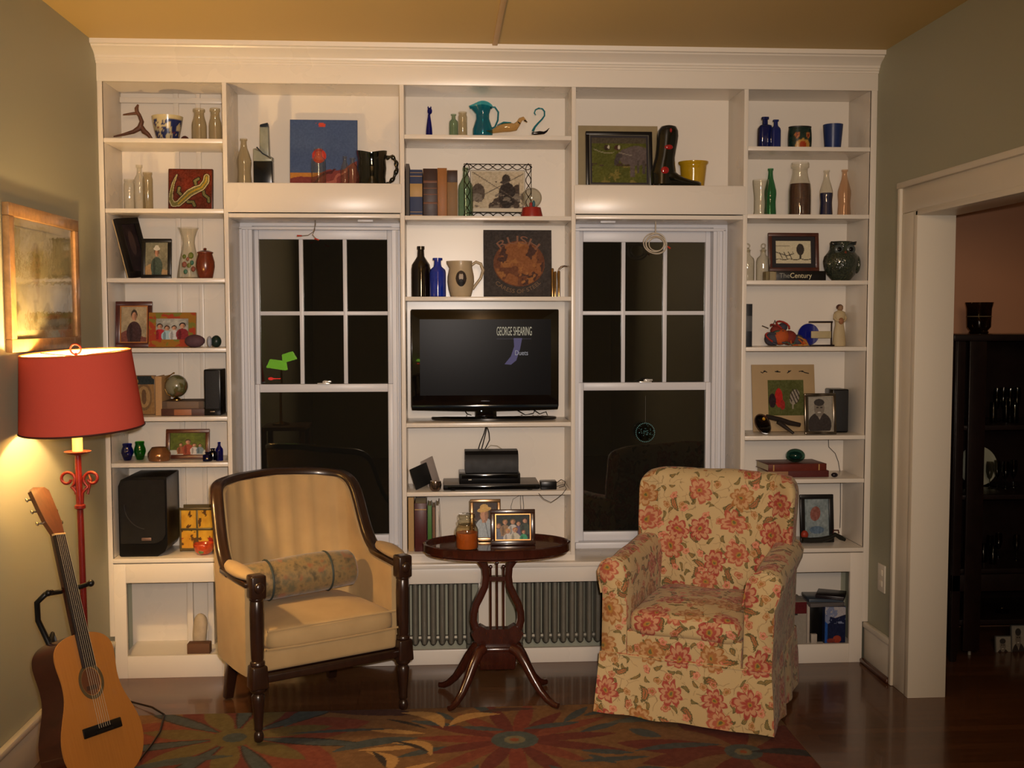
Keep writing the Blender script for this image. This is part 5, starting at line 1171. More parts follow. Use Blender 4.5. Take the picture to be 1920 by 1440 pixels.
def swan():
    q = lambda u, v: PY(u, v, .10); c = q(1010, 250); r = thing('glass_swan', 'blue glass swan with a long curved neck, rightmost on the centre top shelf', 'figurine', (c.x, .10, z)); 
    K = [(1005, 216), (1002, 212), (1004, 206), (1010, 203), (1017, 204), (1021, 209), (1021, 217), (1016, 224), (1009, 231), (1003, 238), (999, 246)]
    MB().tube([q(u, v) for u, v in K], [.0022, .0028, .0032, .0036, .0036, .0036, .0036, .0038, .0042, .0048, .006], 10).build('neck', TEAL, r, world=True, smooth=80)
    P = [q(997, 250), q(1004, 250), q(1012, 249), q(1020, 249), q(1025, 246), q(1030, 240)]; P = [Vector((p.x, p.y, max(p.z, z + .005))) for p in P]; MB().tube(P, [.005, .007, .008, .006, .004, .001], 12).build('body', BLUED, r, world=True, smooth=80)
swan()
# second shelf: books, bottle, wire frame, globe
z = zC[1]; LB = M('gilt_label', (176, 140, 84), .5)
ubook('upright_book', 'thin grey book, leftmost on the wire frame shelf', 760.5, 767.5, 307, .06, z, .17, M('grey_cloth', (92, 86, 80), .8, vs=120), pages=True)
ubook('upright_book', 'blue book with a gold title panel on its spine', 768, 792, 318, .05, z, .17, M('navy_cloth', (44, 54, 86), .6, vs=120), deco=([(.02, .035), (.09, .10), (.42, .70), (.85, .865), (.93, .94)], LB))
ubook('upright_book', 'thick dark brown leather book beside the blue one', 793, 820, 316, .05, z, .18, M('dark_leather', (50, 26, 18), .45, vs=40, var=.3), deco=([(.26, .30), (.45, .47), (.58, .6), (.70, .75)], M('dull_gilt', (104, 60, 34), .5)))
ubook('upright_book', 'light tan leather book between dark brown and brown-topped books', 820, 838, 315, .05, z, .17, M('tan_leather', (146, 94, 44), .5, vs=40))
ubook('upright_book', 'olive-tan book with a dark brown top label', 838, 858, 319, .05, z, .17, M('olive_leather', (124, 92, 52), .55, vs=40), deco=([(.74, .985)], M('brown_label', (50, 28, 18), .5)))
vessel('glass_bottle', 'tall pale green glass bottle beside the row of old books', 'bottle', 859, 887, 314, .06, z, P_WINE, AQUA)
def wire():
    cx, w_, h_ = slot(869, 999, 303, .15, z); r = thing('wire_photo_frame', 'black twisted wire frame holding a black and white photo', 'photo frame', (cx, .17, z)); r.rotation_euler = (-.10, 0, 0)
    WM = M('black_wire', (30, 26, 24), .4, .6); b = 0.034; m = MB()
    for k in (.004, b): 
        x0, x1, z0, z1 = -w_/2+k, w_/2-k, k*.9, h_-k; m.tube([(x0, 0, z0), (x1, 0, z0), (x1, 0, z1), (x0, 0, z1)], .0024, 6, loop=True)
    for x0, z0, x1, z1 in ((-w_/2, 0, w_/2, 0), (-w_/2, h_-b, w_/2, h_-b)):
        for ph in (0, pi): m.tube([(x0 + (x1-x0)*i/60, -.001, z0 + b/2 + .012*math.sin(i/60*pi*7 + ph)) for i in range(61)], .0018, 5)
    for x0 in (-w_/2 + b/2, w_/2 - b/2):
        for ph in (0, pi): m.tube([(x0 + .012*math.sin(i/40*pi*5 + ph), -.001, h_*i/40) for i in range(41)], .0018, 5)
    m.build('wire_border', WM, r, smooth=60)
    W2_, H2_ = w_-2*b, h_-2*b
    MB().box(-W2_/2, W2_/2, -.002, .002, b, h_-b).build('mount', M('white_mount', (200, 190, 170), .6), r)
    def fn(a): a.fill((190, 176, 150)); a.fill((70, 58, 50), (fbm(a.U, a.V, 4, 6) > .5)*(a.V < .75)*(np.abs(a.U-.62) < .30)); a.ell(.68, .35, .17, .36, (46, 38, 34)); a.ell(.12, .42, .13, .26, (84, 72, 62)); a.ell(.66, .8, .08, .13, (62, 54, 48)); a.fill((90, 80, 70), np.abs(a.V - (1-.9*a.U)) < .012); a.fill((90, 80, 70), np.abs(a.V-(.2+.75*a.U)) < .012); a.blend((120, 110, 98), (fbm(a.U, a.V, 8, 1) > .55)*(a.V < .4)); a.speck(26, 30)
    paint('photo', W2_-.012, H2_-.022, fn, PHOTO, r, 80, loc=(0, -.0026, b+.016))
wire()
cx, w_, h_ = slot(977, 1017, 352, .055, z); r = thing('snow_globe', 'small snow globe on a red base in front of the wire frame', 'snow globe', (cx, .055, z)); q = w_/2
MB().lathe([(q*1.02, 0), (q*1.02, h_*.05), (q*.85, h_*.32), (q*.7, h_*.33)], 28).build('base', M('red_resin', (140, 34, 28), .4, coat=.3), r, smooth=40); MB().ball((0, 0, h_*.31 + q*.93), q*.96, 26, 16).build('glass_ball', glass('globe_glass', (240, 240, 236), .5, gl=1.8), r, smooth=180)
MB().box(-.010, .002, -.004, .006, h_*.33, h_*.33+.022, .002).build('red_figure', M('red_paint', (170, 40, 36), .5), r); MB().ball((.009, 0, h_*.33 + .016), (.007, .006, .016)).build('blue_figure', M('teal_paint', (70, 120, 140), .5), r)
# third shelf
z = zC[2]
vessel('glass_bottle', 'large dark brown glass bottle beside the cobalt one', 'bottle', 771, 807, 462, .11, z, P_WINE, M('dark_brown_bottle', (20, 12, 8), .08, coat=1))
vessel('glass_bottle', 'cobalt blue bottle in front of the dark brown bottle', 'bottle', 805, 836, 484, .07, z, P_PHARM, M('cobalt_solid_glass', (16, 44, 150), .06, coat=1, var=.4, vs=40))
def jug():
    cx, w_, h_ = slot(839, 889, 489, .09, z); r = thing('cream_jug', 'cream pottery jug with an oval portrait on its side', 'jug', (cx, .09, z)); q = w_/2; n = 36; R = []; CM = M('cream_pottery', (176, 158, 128), .35, coat=.3)
    for a, zz in ((.74, 0), (.78, .03), (.92, .22), (1.0, .42), (.98, .58), (.86, .80), (.84, .92), (.86, .99), (.80, .99), (.78, .8)):
        R.append([(q*a*math.cos(t)*(1 + (.26*max(0, -math.cos(t))**8 if zz > .85 else 0)), q*a*math.sin(t), h_*zz) for t in [2*pi*i/n for i in range(n)]])
    MB().rings(R).build('body', CM, r, smooth=60); P = [(q*.80, 0, h_*.88), (q*1.15, 0, h_*.97), (q*1.5, 0, h_*.92), (q*1.68, 0, h_*.74), (q*1.5, 0, h_*.52), (q*1.12, 0, h_*.34), (q*.90, 0, h_*.22)]
    MB().tube(P, .0065, 10).build('handle', CM, r, smooth=80)
    def fn(a): a.fill((176, 158, 128)); a.ell(.5, .5, .48, .48, (56, 48, 44)); a.ell(.5, .6, .2, .24, (180, 166, 150)); a.ell(.5, .22, .3, .24, (30, 28, 28)); a.ell(.5, .85, .2, .08, (70, 60, 52))
    U, V = np.meshgrid(np.linspace(0, 1, 41), np.linspace(0, 1, 41)); X = (U-.5)*.050; Zz = h_*.50 + (V-.5)*.072; RR = np.interp(Zz/h_, [0, .03, .22, .42, .58, .80, .92], [.74, .78, .92, 1, .98, .86, .84])*q
    a = Art(U, V); fn(a); keep = ((U-.5)**2 + (V-.5)**2) < .25; Yy = -np.sqrt(np.maximum(RR**2-X**2, 1e-6)) - .0006
    k = np.clip(np.sqrt((U-.5)**2+(V-.5)**2)/.5, 1e-6, None); s = np.where(k > 1, 1/k, 1); X = X*s; Zz = h_*.50 + (Zz-h_*.50)*s; Yy = -np.sqrt(np.maximum(RR**2-X**2, 1e-6)) - .0008
    grid_mesh('oval_portrait', np.stack([X, Yy, Zz], -1), (a.C/255)**2.2, PHOTO, r, True)
jug()
def sleeve2(a): a.fill((44, 38, 36)); a.blend((64, 54, 48), fbm(a.U, a.V, 9, 2)); a.ell(.52, .50, .38, .34, (104, 60, 34)); U, V = a.U, a.V; m = ((U-.52)/.38)**2 + ((V-.5)/.34)**2 < .92; a.fill((134, 82, 42), m & (fbm(U, V, 5, 4) > .48)); a.fill((70, 42, 32), m & (fbm(U, V, 7, 9) > .62)); a.fill((150, 98, 50), m & (fbm(U, V, 9, 12) > .66)); a.speck(16, 50, 3)
r, w_, h_ = record('dark record sleeve with a round bronze picture and arched lettering', 906, 1033, 432, .19, z, sleeve2)
BZ = M('bronze_print', (122, 80, 56), .6)
def arc(cxx, cz, R, a0, a1, Ltot, up=1):
    def f(x, y):
        an = a0 + (a1-a0)*(x/Ltot); rr = R + y*up; return (cxx + rr*math.cos(an), cz + rr*math.sin(an), 0)
    return f
def arctext(s, size, cxx, cz, R, am, up, mat, par, y, sx=1, name='lettering'):
    cu = bpy.data.curves.new(name, 'FONT'); cu.body = s; cu.size = size; o = bpy.data.objects.new('t', cu); COL.objects.link(o); bpy.context.view_layer.update()
    me = bpy.data.meshes.new_from_object(o.evaluated_get(bpy.context.evaluated_depsgraph_get())); bpy.data.objects.remove(o); bpy.data.curves.remove(cu)
    L = max(v.co.x for v in me.vertices)*sx
    for v in me.vertices:
        x, yy = v.co.x*sx - L/2, v.co.y
        an = am - up*x/R; rr = R + up*yy; v.co = (cxx + rr*math.cos(an), y, cz + rr*math.sin(an))
    me.name = name; me.materials.clear(); me.materials.append(mat); n = bpy.data.objects.new(name, me); COL.objects.link(n); n.parent = par; return n
arctext('RUSH', .052, 0, h_*.40, h_*.40, pi/2, 1, BZ, r, -.0056, 1.45)
arctext('CARESS OF STEEL', .026, 0, h_*.52, h_*.46, -pi/2, -1, M('bronze_print_dim', (112, 84, 56), .6), r, -.0056, 1.2)
for k, (u, vt) in enumerate(((1036, 503), (1041, 509), (1048, 508))):
    cx, w_, h_ = slot(u-2.5, u+2.5, vt, .10 + .03*(k % 2), z); simple('brass_tube', MB().lathe([(w_/2, 0), (w_/2, h_*.97), (w_/2*.6, h_)], 12), M('polished_brass_tube', (176, 150, 110), .15, 1), ('tallest slim brass tube beside the bronze record sleeve', 'middle slim brass tube at the right of the record sleeve', 'rightmost slim brass tube near the divider')[k], 'tube', group='brass tubes beside the dark record sleeve', smooth=50).location = (cx, .10 + .03*(k % 2), z)
q = lambda u, v: PY(u, v, .16); simple('curled_spoon', MB().tube([Vector((q(1046, 555).x, .16, z)), q(1046, 530), q(1045, 512), q(1048, 503), q(1055, 499)], .0018, 6).tube([q(1047, 508), q(1052, 501), q(1058, 499), q(1067, 500)], [.002, .005, .004, .001], 8), M('pewter_metal', (110, 96, 84), .3, .9), 'thin stick with a curled leaf-shaped tip behind the brass tubes', 'ornament', base=(q(1046, 555).x, .16, z), smooth=60)
# television
def tv():
    z = zC[3]; Y = .06; cx, w_, _ = slot(770, 1048, 600, Y, z); zt, zb2 = PY(900, 580, Y).z, PY(900, 770, Y).z; r = thing('television', 'black flat-screen television showing lettering in its shelf niche', 'television', (cx, Y + .05, z))
    r.rotation_euler = (0, 0, 0); GP = M('piano_black', (7, 7, 8), .06, coat=1); zt -= z; zb2 -= z; y = -.05
    b = MB(); b.box(-w_/2, w_/2, y, y + .045, zb2 + .014, zt, .006); b.prism([(-w_/2 + .002, zb2 + .016), (-w_/2 + .004, zb2 + .004), (-.15, zb2 - .001), (0, zb2 - .004), (.15, zb2 - .001), (w_/2 - .004, zb2 + .004), (w_/2 - .002, zb2 + .016)], y + .004, y + .04); b.build('housing', GP, r)
    sx0, sx1, sz0, sz1 = -w_/2 + .040, w_/2 - .036, zb2 + .070, zt - .045
    t = NT('screen_glass'); t.pbr((.006, .006, .007), .25, spec=.03); s = MB().box(sx0, sx1, y - .001, y + .002, sz0, sz1).build('screen', t.m, r, smooth=0)
    def em(nm, c, st): k = NT(nm); k.pbr((0, 0, 0), .5); k.set(k.p.inputs['Emission Color'], lin(c)); k.set(k.p.inputs['Emission Strength'], st); return k.m
    LC, BC, GC = em('screen_white', (200, 190, 160), .45), em('screen_blue', (24, 30, 150), .20), em('screen_grey', (190, 190, 200), .3)
    P = lambda u, v: PY(u, v, Y - .001) - Vector((cx, 0, z))
    a, c = P(931, 629), P(997, 612)
    o = text('screen_title', 'GEORGE SHEARING', (c.z-a.z)*1.38, LC, s, (a.x, y - .0022, a.z)); L = max(v.co.x for v in o.data.vertices)
    for v in o.data.vertices: v.co.x *= (c.x-a.x)/L
    a2, c2 = P(965, 666), P(990, 657); o = text('screen_caption', 'Duets', (c2.z-a2.z)*1.45, GC, s, (a2.x, y - .0022, a2.z)); L = max(v.co.x for v in o.data.vertices)
    for v in o.data.vertices: v.co.x *= (c2.x-a2.x)/L
    K = [(930, 636, 996, 634), (938, 639, 960, 638)]
    m = MB(); a3, c3 = P(931, 635.5), P(996, 634); m.box(a3.x, c3.x, y - .0018, y - .001, a3.z - .0006, a3.z + .0004); m.build('screen_line', em('screen_dim', (70, 70, 110), .3), s)
    pp = [P(u, v) for u, v in ((963, 634), (979, 634), (975, 655), (968, 676), (958, 684), (946, 683), (958, 668), (964, 650))]; MB().prism([(p.x, p.z) for p in pp], y - .0016, y - .001).build('screen_graphic', BC, s)
    t = NT('bezel_tint'); t.pbr(lin((14, 28, 38)), .12, coat=1); MB().box(-w_/2 + .006, w_/2 - .006, y - .002, y + .003, zb2 + .014, zb2 + .026, .001).build('lower_trim', t.m, r)
    MB().box(-.020, .020, y - .0008, y + .001, zb2 + .041, zb2 + .0455, .0003).build('maker_mark', M('logo_grey', (44, 48, 62), .4), r)
    MB().box(-.046, .052, y + .012, y + .035, .012, zb2 + .02, .004).build('neck', GP, r)
    n = 40; bx = slot(808, 1047, 780, Y, z); o2 = bx[0] - cx; el = lambda k, zz: [(o2 + (bx[1]/2 - k)*math.cos(2*pi*i/n), .022 + (.088 - k)*math.sin(2*pi*i/n), zz) for i in range(n)]
    MB().rings([el(.012, 0), el(.002, .003), el(.0, .012), el(.006, .016)]).build('stand_base', GP, r, smooth=50)
    MB().ball((-.085*0 - .018, y - .0005, zb2 - .002), .003).build('power_light', em('power_led', (240, 250, 250), .8), r)
    W = M('black_cable', (16, 14, 14), .5)
    for pts in (((968, 768), (985, 778), (1000, 775), (1004, 768)), ((1000, 768), (1012, 776), (1024, 772), (1028, 782), (1018, 784)), ((872, 770), (876, 776), (884, 779))): MB().tube([PY(u, v, .15) for u, v in pts], .0022, 6).build('cable', W, r, world=True, smooth=60)
tv()
# fifth shelf: electronics
z = zC[4]; TP = M('brushed_grey', (132, 124, 118), .5, .1)
cx, w_, _ = slot(831, 1012, 905, .02, z); r = thing('disc_player', 'wide black disc player with a grey top, lowest of the electronics stack', 'media player', (cx, .02, z)); MB().box(-w_/2, w_/2, -.012, .20, .006, .028, .005).build('case', BLACK, r); MB().box(-w_/2+.002, w_/2-.002, .0, .20, .028, .0295, .0005).build('top_cover', TP, r); MB().box(-w_/2+.02, w_/2-.02, -.0135, -.011, .011, .023, .0005).build('tray_panel', M('gloss_black_panel', (9, 9, 10), .1), r)
for sx in (-1, 1): MB().lathe([(.012, 0), (.012, .007)], 12, (sx*w_*.4, .02, 0)).build('foot', BLACK, r)
z1 = z + .0297; cx, w_, _ = slot(861, 975, 890, .04, z1); h1 = PY(900, 874, .04).z - z1 ; h1 = .048; r = thing('cable_box', 'black cable receiver box in the middle of the electronics stack', 'receiver', (cx, .020, z1)); MB().box(-w_/2, w_/2, 0, .16, 0, h1, .003).build('case', BLACK, r); MB().box(-w_*.35, -w_*.30, -.001, .002, h1*.4, h1*.4+.004).build('indicator', M('silver_print', (190, 185, 175), .4), r); MB().box(-w_*.46, w_*.46, -.0015, .001, h1*.55, h1*.9, .0005).build('display_window', M('gloss_black_panel', (9, 9, 10), .1), r)
z2 = z1 + h1 + .0006; cx, w_, _ = slot(872, 972, 865, .06, z2); h2 = PY(900, 847, .06).z - z2; r = thing('game_console', 'black curved box on top of the electronics stack', 'console', (cx, .05, z2)); 
MB().prism([(0, 0), (0, h2*.55), (.012, h2*.85), (.035, h2), (.12, h2), (.12, 0)], -w_/2, w_/2, 'x').build('case', M('dark_grey_plastic', (20, 19, 20), .5, spec=.3), r, smooth=30)
for sx in (-1, 1): MB().ball((sx*(w_/2 - .001), .006, h2*.6), .0022).build('screw', M('silver_print', (190, 185, 175), .4), r)
cx, w_, h_ = slot(1014, 1044, 903, .03, z); r = thing('small_modem', 'small black box with looping cables right of the electronics stack', 'modem', (cx, .03, z)); MB().box(-w_/2, w_/2, 0, .06, 0, h_, .003).build('case', BLACK, r); W = M('black_cable', (16, 14, 14), .5)
for pts, yy, rr in ((((1044, 905), (1052, 899), (1060, 903), (1058, 911), (1048, 914)), -.01, .0018), (((1044, 912), (1058, 908), (1062, 916), (1055, 926), (1044, 935), (1033, 942), (1020, 936), (1010, 925)), -.012, .0015)): MB().tube([PY(u, v, yy) for u, v in pts], rr, 6).build('cable', W, r, world=True, smooth=60)
m = MB(); 
for pts in (((895, 849), (900, 832), (908, 812), (911, 800)), ((901, 849), (905, 835), (910, 815), (913, 800)), ((908, 845), (918, 825), (917, 812), (914, 802))): m.tube([PY(u, v, .20) for u, v in pts], .0025, 6)
simple('hanging_wire', MB().tube([PY(u, v, .24) for u, v in ((976, 929), (976, 945), (978, 975))], .0012, 5).tube([PY(u, v, .24) for u, v in ((980, 929), (982, 948), (981, 975))], .0012, 5).tube([PY(u, v, .24) for u, v in ((974, 929), (962, 936), (958, 950), (962, 975))], .0010, 5), W, 'thin black wires dropping behind the framed group photo', 'wire', base=PY(976, 929, .24), smooth=60)
simple('hanging_cable', m, W, 'black cables dropping from the television shelf to the electronics', 'cable', base=PY(905, 849, .2), smooth=60)
simple('white_cable', MB().tube([PY(u, v, .22) for u, v in ((912, 842), (920, 835), (932, 836), (948, 846))], .0022, 6), M('ivory_cable', (190, 178, 156), .5), 'pale cable arching behind the top of the electronics stack', 'cable', base=PY(912, 842, .22), smooth=60)
cx, w_, h_ = slot(772, 800, 850, .06, z)
r = book('leaning_notebook', 'black-backed notebook leaning left beside the electronics', PY(797, 900, .05).x - .040, .06, z, .008, .098, .11, M('black_binder', (30, 30, 30), .4)); r.rotation_euler = (Matrix.Rotation(-.30, 4, 'Y') @ Matrix.Rotation(-.75, 4, 'Z')).to_euler()
r = book('leaning_booklet', 'pale grey booklet leaning on the black-backed notebook', PY(804, 900, .05).x - .002, .135, z, .006, .125, .10, M('grey_booklet', (168, 156, 150), .5)); r.rotation_euler = (Matrix.Rotation(-.28, 4, 'Y') @ Matrix.Rotation(-.55, 4, 'Z')).to_euler()
cx, w_, h_ = slot(805, 828, 901, .03, z); vessel('metal_puck', 'small round silver dish between the booklet and the disc player', 'dish', 805, 828, 902, .03, z, [(.6, 0), (.9, .2), (1, .6), (.9, 1), (.3, .9)], M('silver_dish', (130, 112, 100), .15, .9))
# bottom shelf books
z = .541
ubook('upright_book', 'tall tan book, leftmost on the bottom centre shelf', 765, 776, 933, .05, z, .17, M('pale_tan_cloth', (172, 138, 90), .7, vs=120))
ubook('upright_book', 'thick maroon book on the bottom centre shelf', 777, 800, 944, .045, z, .18, M('maroon_leather', (74, 26, 24), .4, vs=40), deco=([(.86, .88)], LB))
ubook('upright_book', 'dark slim book standing behind the maroon one', 779, 799, 932, .075+.16, z, .02, M('dark_grey_cloth', (54, 44, 42), .6))
ubook('upright_book', 'thin bright green book on the bottom centre shelf', 801.5, 809.5, 948, .05, z, .15, M('green_cloth', (64, 110, 46), .5))
ubook('upright_book', 'thin brown and white magazine next to the green book', 810.5, 816, 951, .06, z, .15, M('brown_paper', (120, 84, 60), .6))
ubook('upright_book', 'thin white magazine right of the brown one', 817, 823, 948, .06, z, .15, M('white_paper', (190, 184, 176), .5)); cxm = PY(829, 1000, .07).x
book('upright_book', 'white magazine tilted at the right end of the bottom centre shelf', cxm - .003, .07, z, .004, .215, .15, M('white_paper', (190, 184, 176), .5), lean=-.05)
# on the lyre table
zt = .652
cx, w_, _ = slot(854, 897, 1000, -.42, zt); h_ = PY(875, 962, -.42).z - zt; q = w_/2; r = thing('jar_candle', 'glass jar candle with amber wax and a glass lid on the lyre table', 'candle', (cx, -.42, zt))
MB().lathe([(q*.88, 0), (q, .006), (q, h_*.52), (q*.92, h_*.60), (q*.80, h_*.66), (q*.78, h_*.70)], 32, cap1=False).build('jar', glass('candle_jar_glass', (246, 238, 218), .4, gl=1.6), r, smooth=50)
MB().lathe([(q*.9, .004), (q*.94, .012), (q*.94, h_*.46), (q*.7, h_*.465), (.001, h_*.46)], 28).build('wax', M('amber_wax', (178, 92, 38), .4, coat=.3), r, smooth=40)
MB().lathe([(q*.70, h_*.68), (q*.80, h_*.72), (q*.84, h_*.78), (q*.66, h_*.82), (q*.74, h_*.90), (q*.70, h_*.98), (q*.1, h_)], 28).build('lid', glass('lid_glass', (248, 246, 236), .4, gl=1.6), r, smooth=50)
frame('photo_frame', 'dark wooden frame with a wide group photo on the lyre table', 919, 1002, 954, -.36, zt, .019, wood('dark_frame', (52, 26, 18), .25, coat=.5), group_photo((44, 52, 46), [(.1, .1, .62, (110, 116, 130), (110, 80, 50)), (.28, .25, .6, (150, 120, 90), (150, 110, 60)), (.5, .25, .62, (196, 190, 184), (120, 90, 50)), (.66, .2, .6, (90, 80, 110), (60, 50, 40)), (.84, .3, .6, (60, 70, 60), (60, 30, 20)), (.36, -.05, .55, (200, 196, 190), (196, 150, 80)), (.56, -.05, .6, (196, 190, 170), (170, 110, 50)), (.8, -.02, .45, (60, 150, 110), (120, 60, 40))]), inner=M('gilt_inner', (150, 104, 60), .3, .8), lean=.16)
frame('photo_frame', 'silver-bronze frame with a person in a straw hat and blue shirt behind the dark frame', 881, 938, 935, -.27, zt, .015, M('bronze_frame', (140, 112, 82), .25, .8), portrait((60, 46, 40), (160, 170, 176), hair=(120, 90, 50), hat=(200, 160, 90), x=.45, bust=True), lean=.14)
# ---------- niche above the right window
zn = ZN
cx, w_, h_ = slot(1083, 1232, 235, .245, zn); r = thing('mounting_board', 'plain tan mat board standing behind the bull picture', 'mat board', (cx + .003, .240, zn)); r.rotation_euler = (-.04, 0, 0); MB().box(-w_/2, w_/2, -.004, 0, 0, h_, .0008).build('board', M('tan_board', (150, 134, 100), .7), r)
def bull(a):
    U, V = a.U, a.V; a.fill((96, 96, 36)); a.blend((70, 74, 30), fbm(U, V, 5, 3)); a.fill((78, 70, 56), V > .88); a.fill((120, 108, 52), (V < .4) & (fbm(U, V, 8, 6) > .6)); a.fill((70, 56, 40), (np.abs(V-.4) < .03) & (fbm(U, V, 12, 2) > .5))
    a.ell(.28, .78, .06, .06, (60, 44, 34)); a.ell(.47, .78, .06, .06, (70, 44, 34)); a.ell(.31, .79, .02, .045, (190, 184, 160)); a.ell(.50, .79, .02, .045, (190, 184, 160))
    g = (96, 84, 80); a.ell(.82, .60, .27, .22, g); a.ell(.62, .58, .12, .18, g); a.ell(.50, .60, .06, .06, (74, 66, 64)); a.ell(.46, .50, .045, .13, (70, 62, 60), -.25); a.rect(.70, .12, .78, .5, g); a.rect(.82, .22, .87, .5, (80, 70, 66)); a.rect(.93, .2, .98, .5, (80, 70, 66))
    for k in range(30): f = k/30; a.ell(.04 + .38*f, .74 - .16*math.sin(f*1.9)*.8 + .06*f, .008, .010, (150, 142, 112)); a.ell(.50 + .24*f, .67 - .07*f, .009, .009, (140, 130, 116))
    a.speck(18, 40)
frame('framed_picture', 'black framed picture of a longhorn bull in a green field', 1097, 1221, 248, .15, zn, .016, BLACKW, bull, cat='picture', mount=(.012, M('dark_mount', (40, 34, 38), .6)), inner=M('silver_lip', (120, 118, 110), .3, .7), lean=.12)
def boot():
    Y = .095; q = lambda u, v: PY(u, v, Y); c = q(1260, 340); r = thing('ceramic_boot', 'glossy black ceramic cowboy boot with red patches', 'boot figurine', (c.x, Y, zn)); z0 = zn
    # shaft as rings, foot as rings along x
    K = [(1254, 40, 236.5, .6), (1253.5, 44, 240, 1), (1253, 40, 252, 1), (1252, 38, 262, 1), (1252, 36, 275, 1), (1250, 34, 290, 1), (1247, 36, 305, 1), (1245, 44, 318, 1), (1245, 50, 330, 1), (1246, 50, 345, 1)]
    P = [];
    K = [(1254, 12, 235), (1253.5, 30, 238), (1252.5, 39, 246), (1252, 41, 256), (1251, 39.5, 268), (1249, 38, 282), (1247, 37.5, 296), (1245, 42, 310), (1244, 48, 324), (1244, 46, 334), (1243, 44, 346)]
    R = []; n = 24
    for u, w, v in K:
        p = q(u, v); s = (Y-YC)/F; rx = w*s/2; zz = max(p.z, z0 + .001); R.append([(p.x + rx*math.cos(t), Y + min(rx, .042)*math.sin(t)*.85, zz) for t in [2*pi*i/n for i in range(n)]])
    MB().rings(R[::-1]).build('shaft', BG, r, world=True, smooth=60)
    R = []
    for u, hh, ww in ((1240, 14, .030), (1252, 34, .034), (1262, 28, .034), (1272, 20, .034), (1284, 14, .034), (1296, 10, .030), (1308, 8, .022), (1314, 6, .010)):
        p = q(u, 340); s = (Y-YC)/F; H = hh*s*1.0 + .012; R.append([(p.x, Y + ww*math.cos(t), z0 + H/2 + H/2*math.sin(t)) for t in [2*pi*i/18 for i in range(18)]])
    MB().rings(R).build('foot', BG, r, world=True, smooth=60)
    p0 = q(1236, 346); MB().lathe([(.020, 0), (.024, .016)], 18, (p0.x, Y, z0)).build('heel', BG, r, world=True, smooth=60)
    RD = M('red_glaze', (150, 22, 26), .1, coat=1)
    for u, v, a, c in ((1255, 247, .006, .010), (1251, 278, .020, .012), (1244, 321, .019, .018)):
        p = q(u, v); s = (Y-YC)/F; MB().ball((p.x, Y - .0335 + .001*a/.02, p.z), (a, .006, c), 16, 10).build('red_patch', RD, r, world=True, smooth=180)
boot()
r = vessel('yellow_bowl', 'yellow flower pot shaped bowl behind the toe of the black boot', 'bowl', 1272, 1328, 304, .19, zn, [(.66, 0), (.72, .02), (.86, .7), (.88, .86), (1, .94), (1, 1), (.92, .99), (.7, .2)], M('yellow_glaze', (176, 138, 24), .15, coat=.8))
# ---------- right bay
z = zR[0]
vessel('blue_bottle', 'dark blue square bottle with a flared lip, left of the painted bowl', 'bottle', 1422, 1447, 220, .12, z, P_SQ, M('ink_blue_glass', (14, 24, 78), .1, coat=.8), sq=True, group='dark blue bottles on the top right shelf'); vessel('blue_bottle', 'dark blue bottle standing in front and to the right of the flared one', 'bottle', 1446, 1463, 225, .07, z, P_PHARM, M('ink_blue_glass2', (20, 34, 96), .12, coat=.8), sq=True, group='dark blue bottles on the top right shelf')
cx, w_, h_ = slot(1478, 1522, 238, .11, z); r = thing('painted_mug', 'oval painted pot with a bright face in orange and dark green', 'pot', (cx, .11, z)); q_ = w_/2
n = 64; TH, Q = np.meshgrid(np.linspace(0, 2*pi, n+1), np.linspace(0, 1, 17)); R = q_*(.93 + .07*np.sin(Q*pi*.9 + .3)); a = Art(TH/(2*pi), Q); a.fill((24, 40, 40)); a.blend((40, 60, 50), fbm(TH, Q*2, 4, 2)); 
for dx in (-.075, .085): a.ell(.75 + dx, .62, .036, .13, (180, 110, 60)); a.ell(.75 + dx, .62, .018, .07, (120, 30, 20))
a.ell(.76, .14, .11, .30, (186, 140, 70)); a.ell(.76, .2, .05, .14, (160, 60, 30)); a.speck(14)
grid_mesh('body', np.stack([R*np.cos(TH), R*.7*np.sin(TH), Q*h_], -1), (a.C/255)**2.2, vcol('painted_ceramic'), r, True); MB().lathe([(q_*.9, .003), (q_*.93, h_*.9), (q_*.96, h_)], 32, sy=.7, cap1=False).build('inside', M('dark_inside', (24, 20, 20), .5), r, smooth=60)
vessel('blue_tumbler', 'frosted dark blue tumbler, rightmost on the top right shelf', 'tumbler', 1544, 1580, 234, .09, z, P_TUMB, M('frosted_blue', (30, 48, 96), .35))
z = zR[1]
vessel('pint_glass', 'wide clear bell-shaped glass beside the green bottle', 'glass', 1412, 1441, 337, .07, z, [(.84, 0), (.90, .02), (.80, .12), (.80, .5), (.94, .8), (1, .92), (.98, 1)], CLR)
vessel('glass_bottle', 'green glass bottle behind the bell-shaped glass', 'bottle', 1434, 1456, 316, .13, z, P_COKE, GRN)
vessel('milk_bottle', 'large milk bottle filled with dark brown seeds', 'bottle', 1480, 1521, 305, .10, z, P_MILK, CLR, liquid=.60, lmat=M('brown_seeds', (74, 46, 34), .6, vs=120, var=.8))
GS = 'slim soda bottles on the second right shelf'
vessel('soda_bottle', 'slim clear bottle half filled with dark blue sand', 'bottle', 1538, 1562, 319, .09, z, P_COKE, CLR, liquid=.50, lmat=M('blue_sand', (20, 26, 70), .7), group=GS)
vessel('soda_bottle', 'slim pinkish clear bottle at the right end of its shelf', 'bottle', 1572, 1596, 318, .09, z, P_COKE, glass('pink_bottle_glass', (242, 226, 212), .4), group=GS)
z = zR[2]
